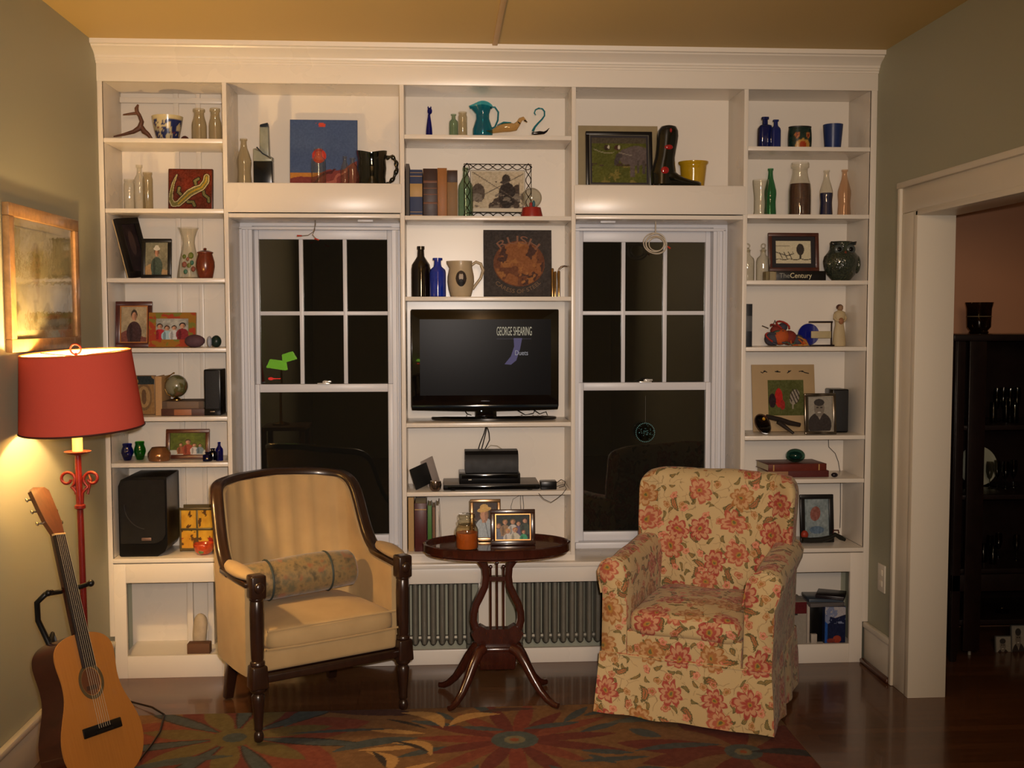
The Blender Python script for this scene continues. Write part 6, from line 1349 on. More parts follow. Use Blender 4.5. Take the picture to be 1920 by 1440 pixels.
for u0, u1, Y, lb in ((1398, 1414, .10, 'stoppered apothecary bottle half hidden by the divider'), (1417, 1446, .05, 'clear stoppered apothecary bottle in front of the barn picture')):
    cx, w_, h_ = slot(u0 if u0 > 1400 else 1387, u1, 456, Y, z); q_ = .031; 
    if u0 < 1400: cx = max(XD[4][1] + .032, PY(1400, 500, Y).x)
    r = thing('apothecary_bottle', lb, 'bottle', (cx, Y, z), group='stoppered apothecary bottles'); MB().lathe([(q_*.9, 0), (q_, .004), (q_, h_*.52), (q_*.9, h_*.6), (q_*.42, h_*.68), (q_*.36, h_*.74), (q_*.40, h_*.80), (q_*.55, h_*.82)], 28, cap1=False).build('body', CLR, r, smooth=60)
    m = MB(); m.lathe([(q_*.3, h_*.76), (q_*.34, h_*.84), (q_*.16, h_*.87)], 16).tube([(q_*.30*math.cos(t), 0, h_*.925 + q_*.32*math.sin(t)) for t in [2*pi*i/20 for i in range(20)]], .0028, 6, loop=True); m.build('stopper', CLR, r, smooth=60)
BKC = M('black_jacket', (18, 16, 16), .35)
cx, w_, h_ = slot(1456, 1549, 508, .055, z); hb = h_; r = book('flat_book', 'thick black book titled The Century lying under the barn picture', cx, .055, z, w_, h_, .185, BKC, flat=True)
CR = M('cream_print', (206, 196, 160), .5); a0 = PY(1461, 519.5, .055).x - cx; a1 = PY(1481, 519, .055).x - cx; o = text('title_word', 'The', h_*.72, M('grey_print', (130, 130, 122), .5), r, (a0, -.0008, h_*.28)); L = max(v.co.x for v in o.data.vertices)
for v in o.data.vertices: v.co.x *= (a1-a0-.001)/L
a2 = PY(1522, 519, .055).x - cx; o = text('title_word', 'Century', h_*.74, CR, r, (a1, -.0008, h_*.28)); L = max(v.co.x for v in o.data.vertices)
for v in o.data.vertices: v.co.x *= (a2-a1)/L
cx, w_, h_ = slot(1436, 1456, 509, .09, z); simple('small_box', MB().box(-w_/2, w_/2, 0, .05, 0, h_, .002), M('cream_box', (150, 136, 104), .6), 'small cream box between the apothecary bottle and the black book', 'box').location = (cx, .09, z)
def barn(a): U, V = a.U, a.V; a.fill((206, 196, 166)); a.ell(.70, .62, .11, .26, (60, 54, 50)); a.rect(.68, .2, .73, .5, (60, 54, 50)); a.fill((70, 62, 54), (V < .52) & (V > .2) & (U > .1) & (U < .5) & (np.abs(np.sin(U*24 + V*8)) < .32)); a.fill((80, 72, 60), np.abs(V - .18 - .02*np.sin(U*20)) < .018); a.fill((90, 82, 70), (np.abs(V-.78) < .012) & (U < .4)); a.fill((84, 76, 66), np.abs(V - (.34 + .5*np.abs(U-.32))) < .02*(U < .52)); a.speck(16, 40)
frame('framed_picture', 'brown framed black and white barn picture standing on the black book', 1436, 1530, 438, .115, z + hb, .017, wood('red_brown_frame', (82, 38, 24), .4), barn, cat='picture', mount=(.020, M('black_mount', (34, 30, 32), .7)), lean=.10)
def owl():
    z = zR[2]; Y = .085; cx, w_, h_ = slot(1545, 1611, 453, Y, z); r = thing('owl_vase', 'dark glazed owl-shaped vase with big round eyes', 'vase', (cx, Y, z)); q_ = w_/2; t = NT('owl_glaze'); v = t.coord(); vo = t.node('TexVoronoi', {'Vector': t.map(v, (1, 1, .8)), 'Scale': 150}); t.pbr(t.mix(vo.outputs[0], lin((14, 22, 24)), lin((58, 66, 52))), .14, coat=.8); t.bump(vo.outputs[0], .5, .004)
    pr = [(.46, 0), (.5, .02), (.78, .16), (.96, .36), (1.0, .50), (.94, .62), (.76, .72), (.66, .80), (.64, .90), (.66, .97), (.60, 1.0)]
    MB().lathe([(q_*a_, h_*c_) for a_, c_ in pr], 36, sy=.82).build('body', t.m, r, smooth=80)
    D = M('owl_dark_glaze', (22, 28, 30), .15, coat=.6); E_ = M('owl_eye_ring', (70, 76, 74), .3)
    m = MB()
    for s in (-1, 1): m.hexa([(s*q_*.10, -q_*.52, h_*.90), (s*q_*.66, -q_*.42, h_*.90), (s*q_*.10, -q_*.3, h_*.90), (s*q_*.66, -q_*.2, h_*.90), (s*q_*.10, -q_*.50, h_*.95), (s*q_*.72, -q_*.40, h_*1.0), (s*q_*.10, -q_*.3, h_*.96), (s*q_*.72, -q_*.2, h_*1.0)], .003)
    m.build('ear_tufts', D, r)
    for s in (-1, 1):
        x, y_, zz = s*q_*.33, -q_*.50, h_*.79; e = MB().ball((x, y_, zz), (q_*.27, q_*.10, q_*.27), 20, 12).build('eye', E_, r, smooth=180); MB().ball((x, y_ - q_*.07, zz), (q_*.13, q_*.06, q_*.13), 14, 10).build('pupil', M('owl_pupil', (12, 12, 14), .1), e, smooth=180)
        MB().ball((s*q_*.80, -q_*.15, h_*.42), (q_*.20, q_*.42, h_*.24), 16, 12).build('wing', t.m, r, smooth=180)
    MB().lathe([(.001, 0), (q_*.10, h_*.05), (q_*.03, h_*.11)], 10, (0, -q_*.60, h_*.64)).build('beak', M('owl_beak', (110, 60, 44), .3), r, smooth=60)
owl()
z = zR[3]
cx, w_, h_ = slot(1399.5, 1411, 570, .05, z); book('upright_book', 'dark book with a pale spine title tucked against the divider', max(cx, XD[4][1] + w_/2 + .001), .05, z, w_, h_, .15, M('dark_jacket', (34, 36, 40), .45), deco=([(.36, .72)], M('grey_spine_print', (84, 84, 84), .5)))
def clump():
    q = lambda u, v, y=.09: PY(u, v, y); r = thing('yarn_ornament', 'colourful knotted animal ornament in red, grey and orange', 'ornament', (q(1470, 640).x, .09, z)); rnd = random.Random(4)
    cols = [('red_yarn', (150, 42, 32)), ('grey_yarn', (62, 60, 70)), ('green_yarn', (70, 84, 66)), ('orange_yarn', (170, 78, 34)), ('gold_yarn', (170, 120, 60)), ('rust_yarn', (120, 44, 34))]
    c = [(1448, 636, 15), (1462, 632, 18), (1478, 634, 16), (1494, 640, 12), (1504, 643, 8), (1456, 620, 12), (1468, 614, 10)]
    for k, (u, v, rr) in enumerate(c): p = q(u, v); s = rr*.00243; MB().ball((p.x, .09 + rnd.uniform(-.012, .012), max(p.z, z + s*.9)), (s, s*.9, s*.9), 14, 10).build('knot', M(*cols[(k*2 + 1) % 6], .8, bump=.4), r, world=True, smooth=180, noise=.003)
    for k in range(9):
        u, v, rr = c[k % 7]; p = q(u, v, .06); P = [Vector((p.x + .03*math.cos(a*1.3 + k), .055 + .012*math.sin(a), max(z + .006, p.z + .028*math.sin(a + k)))) for a in [j*.45 for j in range(9)]]; MB().tube(P, .0045, 6).build('strand', M(*cols[k % 6], .8, bump=.4), r, world=True, smooth=60)
    MB().tube([q(1449, 612), q(1453, 601), q(1457, 612)], .003, 6).tube([q(1441, 616), q(1434, 613), q(1429, 611)], .002, 6).build('tuft', M('dark_thread', (40, 30, 34), .6), r, world=True)
clump()
def disc():
    q = lambda u, v, y=.13: PY(u, v, y); c = q(1516, 628); Rr = 21*.00243; r = thing('blue_glass_disc', 'blue glass disc held in a small dark iron stand', 'ornament', (c.x, .13, z)); zc = z + Rr + .004
    MB().rings([[(c.x + rr*math.cos(t), y_, zc + rr*math.sin(t)) for t in [2*pi*i/36 for i in range(36)]] for rr, y_ in ((Rr*.98, .126), (Rr, .13), (Rr*.98, .134))]).build('disc', M('blue_disc_glass', (20, 26, 110), .15, coat=.6), r, world=True, smooth=30)
    I = M('dark_iron', (36, 22, 20), .4, .4); m = MB()
    a, b_, c_, d = q(1517, 603, .10), q(1561, 604, .10), q(1559, 648, .10), q(1519, 648, .10); 
    m.box(a.x, b_.x, .094, .106, a.z - .006, a.z + .002, .001).box(c_.x - .004, c_.x + .002, .097, .103, z, a.z, .001).box(d.x, c_.x + .012, .092, .108, z, z + .007, .001).box(d.x + .004, c_.x, .098, .102, PY(1540, 632, .1).z - .004, PY(1540, 632, .1).z + .002, .0008); m.build('stand', I, r, world=True)
    s0, s1 = q(1520, 621, .095), q(1557, 634, .095); MB().box(s0.x, s1.x, .085, .093, s1.z, s0.z, .002).build('label_plate', M('cream_plate', (170, 156, 120), .5), r, world=True)
disc()
def angel():
    Y = .12; cx, w_, h_ = slot(1562, 1587, 571, Y, z); r = thing('robed_figurine', 'cream carved figurine of a standing robed person with dark hair', 'figurine', (cx, Y, z)); q_ = w_/2; C_ = M('carved_cream', (178, 160, 124), .6)
    MB().lathe([(q_*.92, 0), (q_*.98, h_*.02), (q_*.86, h_*.35), (q_*.66, h_*.52), (q_*.72, h_*.62), (q_*.86, h_*.74), (q_*.78, h_*.81), (q_*.28, h_*.85), (q_*.22, h_*.87)], 24, sy=.7).build('robe', C_, r, smooth=60, noise=.0015)
    MB().ball((.002, -.002, h_*.915), (q_*.42, q_*.42, h_*.075), 16, 12).build('head', M('carved_face', (140, 108, 80), .6), r, smooth=180); MB().ball((.001, .003, h_*.935), (q_*.50, q_*.48, h_*.068), 16, 12).build('hair', M('carved_hair', (84, 52, 40), .6), r, smooth=180)
    for s in (-1, 1): MB().tube([(s*q_*.74, 0, h_*.76), (s*q_*.86, -.008, h_*.66), (s*q_*.5, -.020, h_*.60), (s*q_*.08, -.024, h_*.62)], [.006, .006, .005, .004], 8).build('arm', C_, r, smooth=60)
    MB().ball((q_*.0, -.022, h_*.60), (q_*.40, .008, h_*.08), 12, 10).build('held_heart', M('carved_brown', (138, 92, 62), .6), r, smooth=180)
angel()
z = zR[4]
def asia(a): U, V = a.U, a.V; a.fill((74, 78, 38)); a.blend((92, 94, 50), fbm(U, V, 6, 2)); a.ell(.30, .50, .11, .27, (176, 36, 30)); a.ell(.12, .42, .10, .20, (40, 26, 30)); a.ell(.40, .30, .07, .14, (150, 40, 34)); a.ell(.74, .52, .13, .22, (150, 140, 124), -.3); a.fill((50, 40, 36), (((U-.74)/.14)**2 + ((V-.54)/.22)**2 < 1) & (np.sin(U*70 + V*30) > .3)); a.rect(.66, .18, .70, .4, (150, 140, 120)); a.speck(16, 30)
cx, w_, h_ = slot(1415, 1534, 685, .17, z); r = thing('mounted_print', 'tan matted print of red and striped figures with ink characters above', 'picture', (cx, .185, z)); r.rotation_euler = (-.14, 0, 0); h_ *= 1.01
MB().box(-w_/2, w_/2, -.004, 0, 0, h_, .0008).build('mount', M('tan_mount', (168, 142, 104), .7, vs=12), r); P = lambda u, v: PY(u, v, .20) - Vector((cx, 0, z))
a, c = P(1440, 779), P(1508, 712); paint('print', c.x-a.x, c.z-a.z, asia, PHOTO, r, 70, loc=((a.x+c.x)/2, -.0048, a.z))
IN = M('ink', (34, 30, 26), .6)
for u, sh in ((1436, 0), (1460, 1), (1482, 2), (1507, 3)):
    p = P(u, 697); K = [[(-8, 0), (-4, -2), (0, 2), (5, -1)], [(-5, 1), (0, 0), (6, 0)], [(-4, -2), (0, 0), (4, 3)], [(-7, 1), (0, 2), (4, -1), (13, -3)]][sh]; m = MB(); m.tube([(p.x + a_*.0024, -.0048, p.z + b_*.0024) for a_, b_ in K], .0022, 5).ball((p.x, -.0046, p.z + .003), (.006, .001, .004), 8, 6); m.build('ink_character', IN, r)
def cliplamp():
    q = lambda u, v, y=.05: PY(u, v, y); c = q(1429, 789); r = thing('clip_lamp', 'black bowl-shaped clip lamp lying on its shelf', 'lamp', (c.x, .05, z)); Mx = Matrix.Translation((c.x + .004, .05, z + .055)) @ Matrix.Rotation(-.55, 4, 'Y') @ Matrix.Rotation(-.35, 4, 'Z') 
    ringx = lambda rr, y_, sx=1: [(rr*sx*math.cos(t), y_, rr*math.sin(t)) for t in [2*pi*i/30 for i in range(30)]]
    MB().at(Mx).rings([ringx(.050, -.03, .62), ringx(.047, -.01, .66), ringx(.034, .018, .8), ringx(.018, .036)]).build('reflector', M('pewter_shell', (84, 78, 66), .3, .6), r, world=True, smooth=60)
    MB().at(Mx).rings([ringx(.046, -.0315, .6), ringx(.002, -.0315, .6)]).build('lens', M('black_lens', (6, 6, 7), .03, coat=1), r, world=True)
    MB().at(Mx).rings([ringx(.051, -.033, .62), ringx(.051, -.028, .62), ringx(.046, -.028, .62), ringx(.046, -.033, .62)], loop=True).build('rim', M('chrome_rim', (150, 150, 150), .15, 1), r, world=True, smooth=60)
    MB().at(Mx).ball((.016, -.033, .020), (.007, .003, .008)).build('amber_reflector', M('amber_spot', (180, 130, 30), .2), r, world=True, smooth=180)
    MB().tube([q(1437, 782, .075), q(1462, 788, .08), q(1480, 794, .085), q(1500, 798, .09)], [.010, .012, .012, .010], 10).build('handle', M('dark_handle', (40, 32, 28), .4), r, world=True, smooth=60); MB().tube([q(1458, 792, .06), q(1470, 800, .06), q(1488, 814, .05)], [.009, .009, .006], 8).build('clip', M('dark_handle', (40, 32, 28), .4), r, world=True, smooth=60)
cliplamp()
def gray_portrait(a): a.fill((150, 144, 132)); a.ell(.48, .2, .46, .34, (56, 50, 48)); a.fill((140, 130, 120), (np.abs(a.U-.48) < (a.V-.36)*.7 + .02) & (a.V > .3) & (a.V < .5)); a.ell(.47, .66, .20, .24, (120, 112, 102)); a.ell(.47, .82, .20, .10, (60, 56, 54)); a.ell(.40, .68, .05, .02, (60, 54, 50)); a.ell(.55, .68, .05, .02, (60, 54, 50)); a.ell(.47, .54, .07, .015, (190, 184, 176)); a.speck(10, 30)
frame('photo_frame', 'pewter frame with a black and white portrait in front of the black speaker', 1504, 1562, 737, .04, z, .013, M('pewter_frame', (108, 98, 86), .2, .9), gray_portrait, lean=.10, inner=M('pewter_lip', (150, 140, 124), .2, .9))
speaker('bookshelf_speaker', 'glossy black speaker on the right bookcase behind the pewter frame', 1562, 1592, 730, .12, z, .11, False, .006)
z = zR[5]
RB = M('red_leather', (96, 38, 28), .45, vs=40, var=.3)
cx, w_, h_ = slot(1440, 1556, 881, .06, z); bh = .030
a1_ = book('flat_book', 'dark red book at the bottom of the stack under the glass paperweight', cx - .006, .055, z, w_, bh, .17, M('dark_red_cloth', (82, 34, 32), .5), flat=True, rz=0.0, deco=([(.02, .34)], M('pale_spine_patch', (150, 110, 80), .6)))
b2 = book('flat_book', 'reddish-brown leather book directly under the glass paperweight', cx - .010, .050, z + bh, w_ - .012, .033, .17, RB, flat=True, rz=.06, deco=([(.08, .10), (.86, .88)], LB))
p = PY(1560, 886, .05); simple('dark_stone', MB().ball((0, 0, .011), (.016, .012, .011), 14, 10), M('black_stone', (28, 22, 28), .3), 'small black stone at the right end of the red book stack', 'stone', smooth=180).location = (p.x + .010, .045, z)
zz = z + bh + .033; cx2, w2, h2 = slot(1474, 1509, 843, .11, zz); r = thing('glass_paperweight', 'round green-blue glass paperweight on top of the red books', 'paperweight', (cx2, .11, zz)); MB().ball((0, 0, w2*.36), (w2/2, w2/2, w2*.36), 28, 18).build('glass', glass('paperweight_glass', (150, 196, 190), .35), r, smooth=180); MB().ball((0, 0, w2*.36), (w2*.36, w2*.36, w2*.22), 20, 14).build('core', M('teal_core', (30, 90, 84), .2, vs=60, var=.8), r, smooth=180)
MB_ = MB().tube([PY(u, v, .24) for u, v in ((1553, 820), (1554, 838), (1566, 850), (1572, 866), (1575, 884))], .0016, 5).tube([PY(u, v, .24) for u, v in ((1576, 905), (1576, 960), (1575, 990))], .0016, 5)
simple('thin_wire', MB_, W, 'thin dark speaker wire running down the back of the right bay', 'wire', base=PY(1576, 905, .24), smooth=60)
z = .541
frame('photo_frame', 'black frame with a pale blue and pink picture behind the floral armchair', 1496, 1558, 926, .12, z, .022, BLACKW, lambda a: (a.fill((110, 124, 128)), a.blend((150, 160, 160), fbm(a.U, a.V, 5, 3)), a.ell(.45, .62, .22, .18, (140, 90, 80), .4), a.ell(.5, .2, .3, .1, (90, 110, 130)), a.speck(24, 16)), lean=.10)
def critter():
    q = lambda u, v, y=.05: PY(u, v, y); r = thing('dark_figurine', 'low dark green and red beast figurine in front of the black frame', 'figurine', (q(1540, 1010).x, .05, z)); D = M('dark_resin', (30, 30, 26), .35, vs=60, var=.6)
    fx = lambda p, rr: Vector((p.x, p.y, max(p.z, z + rr)))
    K = [(1505, 1012, .012), (1520, 1013, .012), (1540, 1012, .014), (1556, 1008, .012), (1566, 1002, .010), (1576, 1008, .010), (1584, 1012, .006)]
    MB().tube([fx(q(u, v), rr) for u, v, rr in K], [k[2] for k in K], 12).build('body', D, r, world=True, smooth=80, noise=.002)
    MB().tube([q(1562, 1000), q(1563, 994), q(1572, 994), q(1573, 1000)], .003, 6).build('horns', M('dark_red_resin', (70, 24, 24), .4), r, world=True)
    MB().ball(tuple(fx(q(1509, 1002, .08), .02)), (.018, .014, .02)).build('red_flower', M('rust_red_resin', (150, 50, 32), .5), r, world=True, smooth=180, noise=.003)
critter()
# right base cabinet: boxes and cases
zf = zbr - .012; bxs = lambda *a, **k: MB().box(*a, .002)
def case(name, label, cx, Y, z_, w_, h_, d, mat, rz=0, cat='box', front=None, rx=0):
    r = thing(name, label, cat, (cx, Y, z_)); r.rotation_euler = (rx, 0, rz); MB().box(-w_/2, w_/2, 0, d, 0, h_, .002).build('case', mat, r)
    if front: paint('printed_front', w_-.002, h_-.002, front, MATTE, r, 50, loc=(0, -.0006, .001))
    return r
cx, w_, h_ = slot(1478, 1513, 1129, .05, zf); case('storage_box', 'grey-white box with a dark red top band inside the right cabinet', cx, .05, zf, w_, h_, .14, M('grey_box', (150, 142, 130), .6), front=lambda a: (a.fill((150, 142, 130)), a.fill((90, 24, 28), (a.V > .72)), a.rect(.1, .68, .5, .72, (40, 40, 40)), a.speck(8)))
cx, w_, h_ = slot(1514, 1519, 1134, .05, zf); case('storage_box', 'thin white case beside the grey-white box in the right cabinet', cx, .05, zf, w_, h_, .14, M('white_case', (170, 160, 148), .5))
cx, w_, h_ = slot(1520, 1543, 1136, .07, zf); case('storage_box', 'black case in the middle of the right cabinet', cx, .07, zf, w_, h_, .13, BLACK)
cx, w_, h_ = slot(1522, 1533, 1190, .04, zf); case('small_white_tag', 'tiny white box at the foot of the black case in the right cabinet', cx, .045, zf, w_, h_, .02, M('white_case', (170, 160, 148), .5))
cx, w_, h_ = slot(1547, 1586, 1138, .035, zf); case('game_box', 'blue printed box with a pale top at the right of the cabinet', cx, .035, zf, w_, h_, .15, M('navy_box', (22, 30, 60), .4), rz=-.02, front=lambda a: (a.fill((18, 26, 60)), a.rect(0, 0, .12, 1, (30, 80, 160)), a.fill((170, 166, 170), (a.V > .70 + .18*np.abs(a.U-.5))), a.fill((120, 130, 160), (a.V > .55) & (fbm(a.U, a.V, 6, 3) > .55)), a.ell(.6, .12, .2, .1, (150, 60, 40)), a.ell(.3, .08, .2, .06, (120, 50, 40)), a.speck(12)))
hz = zf + slot(1547, 1586, 1138, .035, zf)[2] + .0015; cx = PY(1545, 1128, .08).x
case('flat_case', 'grey plastic case lying across the boxes in the right cabinet', cx, .03, hz, .17, .018, .15, M('grey_case', (92, 88, 88), .35), rz=.10); case('flat_case', 'steel blue case lying on the grey one in the right cabinet', cx - .004, .04, hz + .019, .16, .014, .14, M('steel_case', (62, 72, 84), .3), rz=-.08)
case('flat_case', 'dark patterned case on top of the pile in the right cabinet', cx + .010, .035, hz + .034, .13, .016, .13, M('dark_case', (34, 28, 32), .3, vs=40, var=.6), rz=-.45)

# ---------- hanging things at the windows
r = thing('hanging_wires', 'two short wires with red caps hanging above the left window', 'wires', PY(590, 407, .12)); WT = M('grey_wire', (120, 108, 96), .5); q = lambda u, v, y=.12: PY(u, v, y)
t0 = Vector((q(590, 407).x, .12, 2.0435)); MB().tube([t0, q(592, 420), q(588, 434), q(578, 441), q(566, 442)], .0016, 6).tube([t0 + Vector((.003, 0, 0)), q(590, 432), q(586, 440)], .0016, 6).build('wire', WT, r, world=True, smooth=60)
RC = M('red_cap', (176, 52, 34), .4)
for a_, b_ in (((557, 442), (566, 442)), ((590, 447), (598, 450))): MB().tube([q(*a_), q(*b_)], [.004, .003], 10).build('red_cap', RC, r, world=True)
MB().tube([q(586, 440), q(593, 448)], .0016, 6).build('wire_end', WT, r, world=True)
r = thing('coiled_cord', 'pale coiled cord hanging in front of the right window', 'cord', q(1229, 430, .10)); IV = M('ivory_cord', (196, 184, 164), .5); m = MB(); rnd = random.Random(3); c = q(1230, 457, .10)
m.tube([Vector((c.x - .002, .10, 2.0435)), Vector((c.x - .002, .10, c.z + .05))], .003, 6); P = []
for i in range(120): t = i/120*2*pi*4; k = .044 + .010*math.sin(i/120*9) ; P.append((c.x + k*math.cos(t)*.98 + .006*math.sin(i*.11), .10 + .010*math.sin(i*.09), c.z + k*math.sin(t)*.86 + .006*math.cos(i*.07)))
m.tube(P, .0028, 6); m.build('coil', IV, r, world=True, smooth=60); MB().tube([q(1252, 462, .09), q(1257, 466, .09)], .004, 8).build('red_tip', RC, r, world=True)
for k, u in ((1, 685), (2, 1140)):
    p = PY(u, 411, .09); simple('ceiling_clip', MB().box(-.035, .035, -.012, .012, -.010, 0, .003), WHITE2, ('white mounting clip under the shelf above the left window', 'white mounting clip under the shelf above the right window')[k-1], 'clip').location = (p.x, .10, 2.0445)
# suncatcher on the right window's lower pane
c = PY(1210, 811, YB - .012); r = thing('suncatcher', 'round blue-green beaded suncatcher on the right window lower pane', 'suncatcher', (c.x, YB - .012, c.z)); Rr = .045
SB = M('aqua_bead', (120, 190, 200), .08, .3, coat=1); SD = glass('suncatcher_glass', (80, 130, 140), .4); MB().rings([[(Rr*.9*math.cos(t), y_, Rr*.9*math.sin(t)) for t in [2*pi*i/30 for i in range(30)]] for y_ in (0, .002)]).build('glass_disc', SD, r)
m = MB(); rnd = random.Random(8)
for i in range(34): t = 2*pi*i/34; m.ball((Rr*math.cos(t), 0, Rr*math.sin(t)), .0026, 6, 4)
for i in range(40): t = rnd.uniform(0, 6.28); q_ = Rr*rnd.uniform(.1, .9); m.ball((q_*math.cos(t), -.002, q_*math.sin(t)), rnd.uniform(.0012, .0022), 6, 4)
m.build('beads', SB, r, smooth=60); tag(r.children[-1], kind='stuff')
MB().tube([(0, 0, Rr), (0, 0, 1.23 - c.z + .0)], .0006, 4).build('thread', M('clear_thread', (110, 110, 100), .4), r)

# ---------- dining room: china cabinet with glassware
def cabinet():
    x0, x1, y0, y1, zt = 3.80, 4.95, -.05, .36, 1.525; r = thing('china_cabinet', 'tall dark wooden china cabinet seen through the doorway', 'cabinet', ((x0+x1)/2, (y0+y1)/2, 0)); D = wood('ebonised_wood', (30, 20, 18), .3)
    MB().box(x0 - .02, x1 + .02, y0 - .02, y1, zt - .03, zt, .004).build('top', D, r, world=True)
    for x in (x0, x1 - .025): MB().box(x, x + .025, y0, y1, .06, zt - .03, .002).build('side_panel', D, r, world=True)
    MB().box(x0, x1, y1 - .012, y1, .06, zt - .03).build('back_panel', D, r, world=True)
    ms = PY(1826, 900, y0).x; MB().box(ms - .040, ms + .040, y0 - .015, y0 + .005, .06, zt - .03, .003).build('stile', D, r, world=True)
    for x in (x0, x1 - .04): MB().box(x, x + .04, y0 - .012, y0, .06, zt - .03, .003).build('stile', D, r, world=True)
    SH = [PY(1850, v, .05).z for v in (794, 922, 1058, 1152, 1252)]
    for zz in SH: MB().box(x0 + .025, x1 - .025, y0 + .01, y1 - .012, zz - .022, zz, .002).build('shelf', D, r, world=True)
    MB().box(x0, x1, y0 - .012, y0 + .006, SH[2] - .10, SH[2] - .022, .003).build('rail', D, r, world=True)
    for x in (x0 + .03, x1 - .03):
        for y in (y0 + .03, y1 - .03): MB().lathe([(.016, 0), (.026, .07)], 10, (x, y, 0)).build('foot', D, r, world=True)
    return SH
SH = cabinet()
CG = glass('crystal_glass', (190, 190, 186), .4)
def goblet(): return [(.5, 0), (.5, .01), (.08, .04), (.07, .34), (.3, .42), (.5, .62), (.5, .85), (.44, 1)]
def tumbler(): return [(.42, 0), (.5, .02), (.5, 1)]
GG = 'glassware inside the china cabinet'; k = 0
spec = [(0, (1868, 1880, 1893, 1906), .16, 'g'), (0, (1862, 1886, 1902), .10, 't'), (1, (1858, 1872, 1888, 1903), .13, 'g'), (1, (1796,), .10, 't'), (2, (1862, 1878, 1912), .12, 'g'), (2, (1796, 1850, 1868), .09, 't')]
rows = {0: 'upper', 1: 'middle', 2: 'lower'}; proto = {}
place_w = ['leftmost', 'second from left', 'third from left', 'rightmost']
for row, us, hh, kind in spec:
    for i, u in enumerate(us):
        Y = (.05 if kind == 't' else .14) + .045*(i % 2); x = PY(u, 800, Y).x
        key = (kind, hh)
        if key not in proto:
            pr = goblet() if kind == 'g' else tumbler(); o = MB().lathe([(a*.034 if kind == 'g' else a*.032, z_*hh) for a, z_ in pr], 16, cap1=False).build('stemmed_glass' if kind == 'g' else 'tumbler_glass', CG, smooth=60); proto[key] = o
        else: o = proto[key].copy(); COL.objects.link(o)
        o.location = (x, Y, SH[row]); pl = place_w[i] if i < len(us)-1 or len(us) == 1 else 'rightmost'
        tag(o, '%s %s on the %s glass shelf of the dark cabinet' % (pl, 'stemmed glass' if kind == 'g' else 'straight tumbler', rows[row]), 'glass', GG)
r = thing('display_plate', 'pale plate standing upright behind the dark cabinet stile', 'plate', (PY(1831, 900, .24).x, .22, SH[1])); r.rotation_euler = (-.12, 0, 0); Rr = .098
MB().rings([[(rr*math.cos(t), y_, .098 + rr*math.sin(t)) for t in [2*pi*i/36 for i in range(36)]] for rr, y_ in ((Rr, 0), (Rr*.98, -.006), (Rr*.7, .004), (.002, .004))]).build('dish', M('pale_china', (150, 150, 130), .25), r, smooth=60)
for u0, u1, vt, lb in ((1858, 1889, 1188, 'smaller black and white photo low in the dark cabinet'), (1888, 1918, 1168, 'taller black and white photo low in the dark cabinet')):
    frame('photo_frame', lb, u0, u1, vt, .10, SH[4], .004, M('grey_frame_metal', (90, 88, 84), .4), gray_portrait, lean=.08)
cx, w_, h_ = slot(1815, 1830, 1143, .05, SH[3]); vessel('amber_dish', 'tiny amber dish on a low shelf of the dark cabinet', 'dish', 1815, 1831, 1144, .05, SH[3], [(.5, 0), (.9, .4), (1, 1)], M('amber_glaze', (130, 90, 40), .3)); 
vessel('crystal_dish', 'small crystal dish on a low shelf of the dark cabinet', 'dish', 1866, 1892, 1143, .06, SH[3], [(.4, 0), (.9, .4), (1, 1)], CG)
simple('white_candle', MB().lathe([(.008, 0), (.006, .16), (.002, .165)], 10), M('candle_wax', (150, 144, 130), .4), 'slim pale candle low in the dark cabinet', 'candle').location = (PY(1826, 1200, .03).x + .0, .02 + .05, SH[4])
cx, w_, h_ = slot(1812, 1861, 567, .14, 1.525); r = thing('glass_vase', 'dark flared glass vase on top of the china cabinet', 'vase', (cx, .14, 1.525)); q_ = w_/2
MB().lathe([(q_*.62, 0), (q_*.70, h_*.05), (q_*.62, h_*.10), (q_*.84, h_*.22), (q_*.86, h_*.55), (q_*.88, h_*.8), (q_, h_)], 28, cap1=False).build('body', glass('smoke_glass', (130, 120, 100), .4), r, smooth=60); MB().tube([(q_*.865*math.cos(t), q_*.865*math.sin(t), h_*.55) for t in [2*pi*i/28 for i in range(28)]], .002, 5, loop=True).build('etched_band', M('etched_band', (110, 96, 70), .4), r)

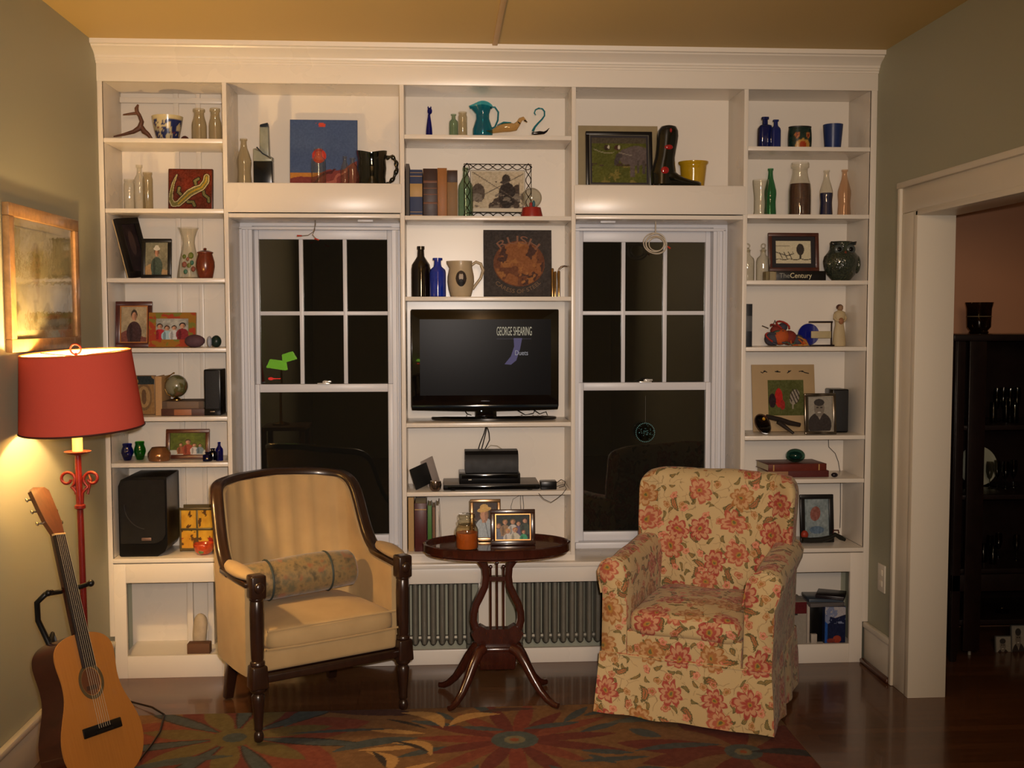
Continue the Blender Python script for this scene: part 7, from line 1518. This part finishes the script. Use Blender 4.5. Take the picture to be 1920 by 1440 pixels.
# ---------- the desk lamp behind the photographer whose green shades show in the window glass
def desk_lamp():
    q = ray(527, 680); Yg = YB + .065; t = (Yg - YC)/q[1]; hit = Vector((XC + q[0]*t, Yg, ZC + q[2]*t)); d = Vector((q[0], -q[1], q[2])); Yl = -3.3; s = (Yl - Yg)/d.y; c = hit + d*s
    tb = thing('console_table', 'plain wooden console table out of view behind the photographer', 'table', (c.x, Yl, 0)); TW = wood('console_wood', (110, 70, 40), .4); MB().box(-.2 if c.x > .25 else -(c.x - .03), .22, -.2, .2, .72, .75, .003).build('tabletop', TW, tb)
    for sx in (-.0 - min(.17, c.x - .05), .19):
        for sy in (-.17, .17): MB().box(sx - .02, sx + .02, sy - .02, sy + .02, 0, .72, .003).build('leg', TW, tb)
    r = thing('desk_lamp', 'two-shade green glass desk lamp, lit, on the console table', 'lamp', (c.x, Yl, .75)); z0 = c.z - .75
    MB().lathe([(.07, 0), (.07, .015), (.012, .03), (.008, z0 + .0)], 20).build('stem', GOLDW, r, smooth=50)
    G = NT('lit_green_shade'); G.pbr(lin((70, 140, 40)), .3); G.set(G.p.inputs['Emission Color'], lin((150, 215, 60))); G.set(G.p.inputs['Emission Strength'], 3.2)
    for sx, zz, ry in ((-.030, -.015, .15), (.060, .045, -.30)):
        w2 = .080 if sx < 0 else .055; MB().at(Matrix.Translation((sx, 0, z0 + zz)) @ Matrix.Rotation(ry, 4, 'Y')).hexa([(-w2, -.06, -.035), (w2, -.06, -.035), (-w2, .06, -.035), (w2, .06, -.035), (-w2*.8, -.02, .035), (w2*.8, -.02, .035), (-w2*.8, .02, .035), (w2*.8, .02, .035)], .006).build('shade', G.m, r)
    R2 = NT('lit_red_switch'); R2.pbr((.3, .01, .01), .4); R2.set(R2.p.inputs['Emission Color'], (1, .04, .03)); R2.set(R2.p.inputs['Emission Strength'], 5); MB().ball((-.085, 0, z0 - .13), (.022, .012, .012)).tube([(0, 0, z0 - .13), (-.085, 0, z0 - .13)], .004, 6).build('red_light', R2.m, r, smooth=60)
desk_lamp()

# ================================================================ settle every thing on the surface it stands on
bpy.context.view_layer.update()
def low(o, Mw):
    z = 9e9
    if o.type == 'MESH' and len(o.data.vertices):
        n = len(o.data.vertices); a = np.empty(n*3, np.float32); o.data.vertices.foreach_get('co', a); a = a.reshape(-1, 3)
        R = np.array(Mw); z = float((a @ R[2, :3] + R[2, 3]).min())
    for c in o.children: z = min(z, low(c, Mw @ c.matrix_basis))
    return z
LEV = sorted(set(ZL + ZCn + ZR + [ZN, .541, .652, 0.0, zb - .012, zbr - .012, 1.525] + SH))
for o in list(COL.objects):
    if o.parent is None and o.get('category') and o.name.split('.')[0] not in ('built_in_bookcase', 'radiator', 'area_rug', 'wall_outlet', 'china_cabinet', 'slipcovered_armchair', 'armchair', 'side_table', 'small_modem', 'hanging_wires', 'coiled_cord', 'suncatcher', 'ceiling_clip', 'hanging_cable', 'hanging_wire', 'white_cable', 'thin_wire', 'framed_picture_wall'):
        z = low(o, o.matrix_basis); L = [l for l in LEV if abs(l - o.location.z) < .0015] or [l for l in LEV if abs(l - z) < .006]
        if L:
            l = min(L, key=lambda q: abs(q - z))
            if z < l + .0003: o.location.z += l + .0003 - z
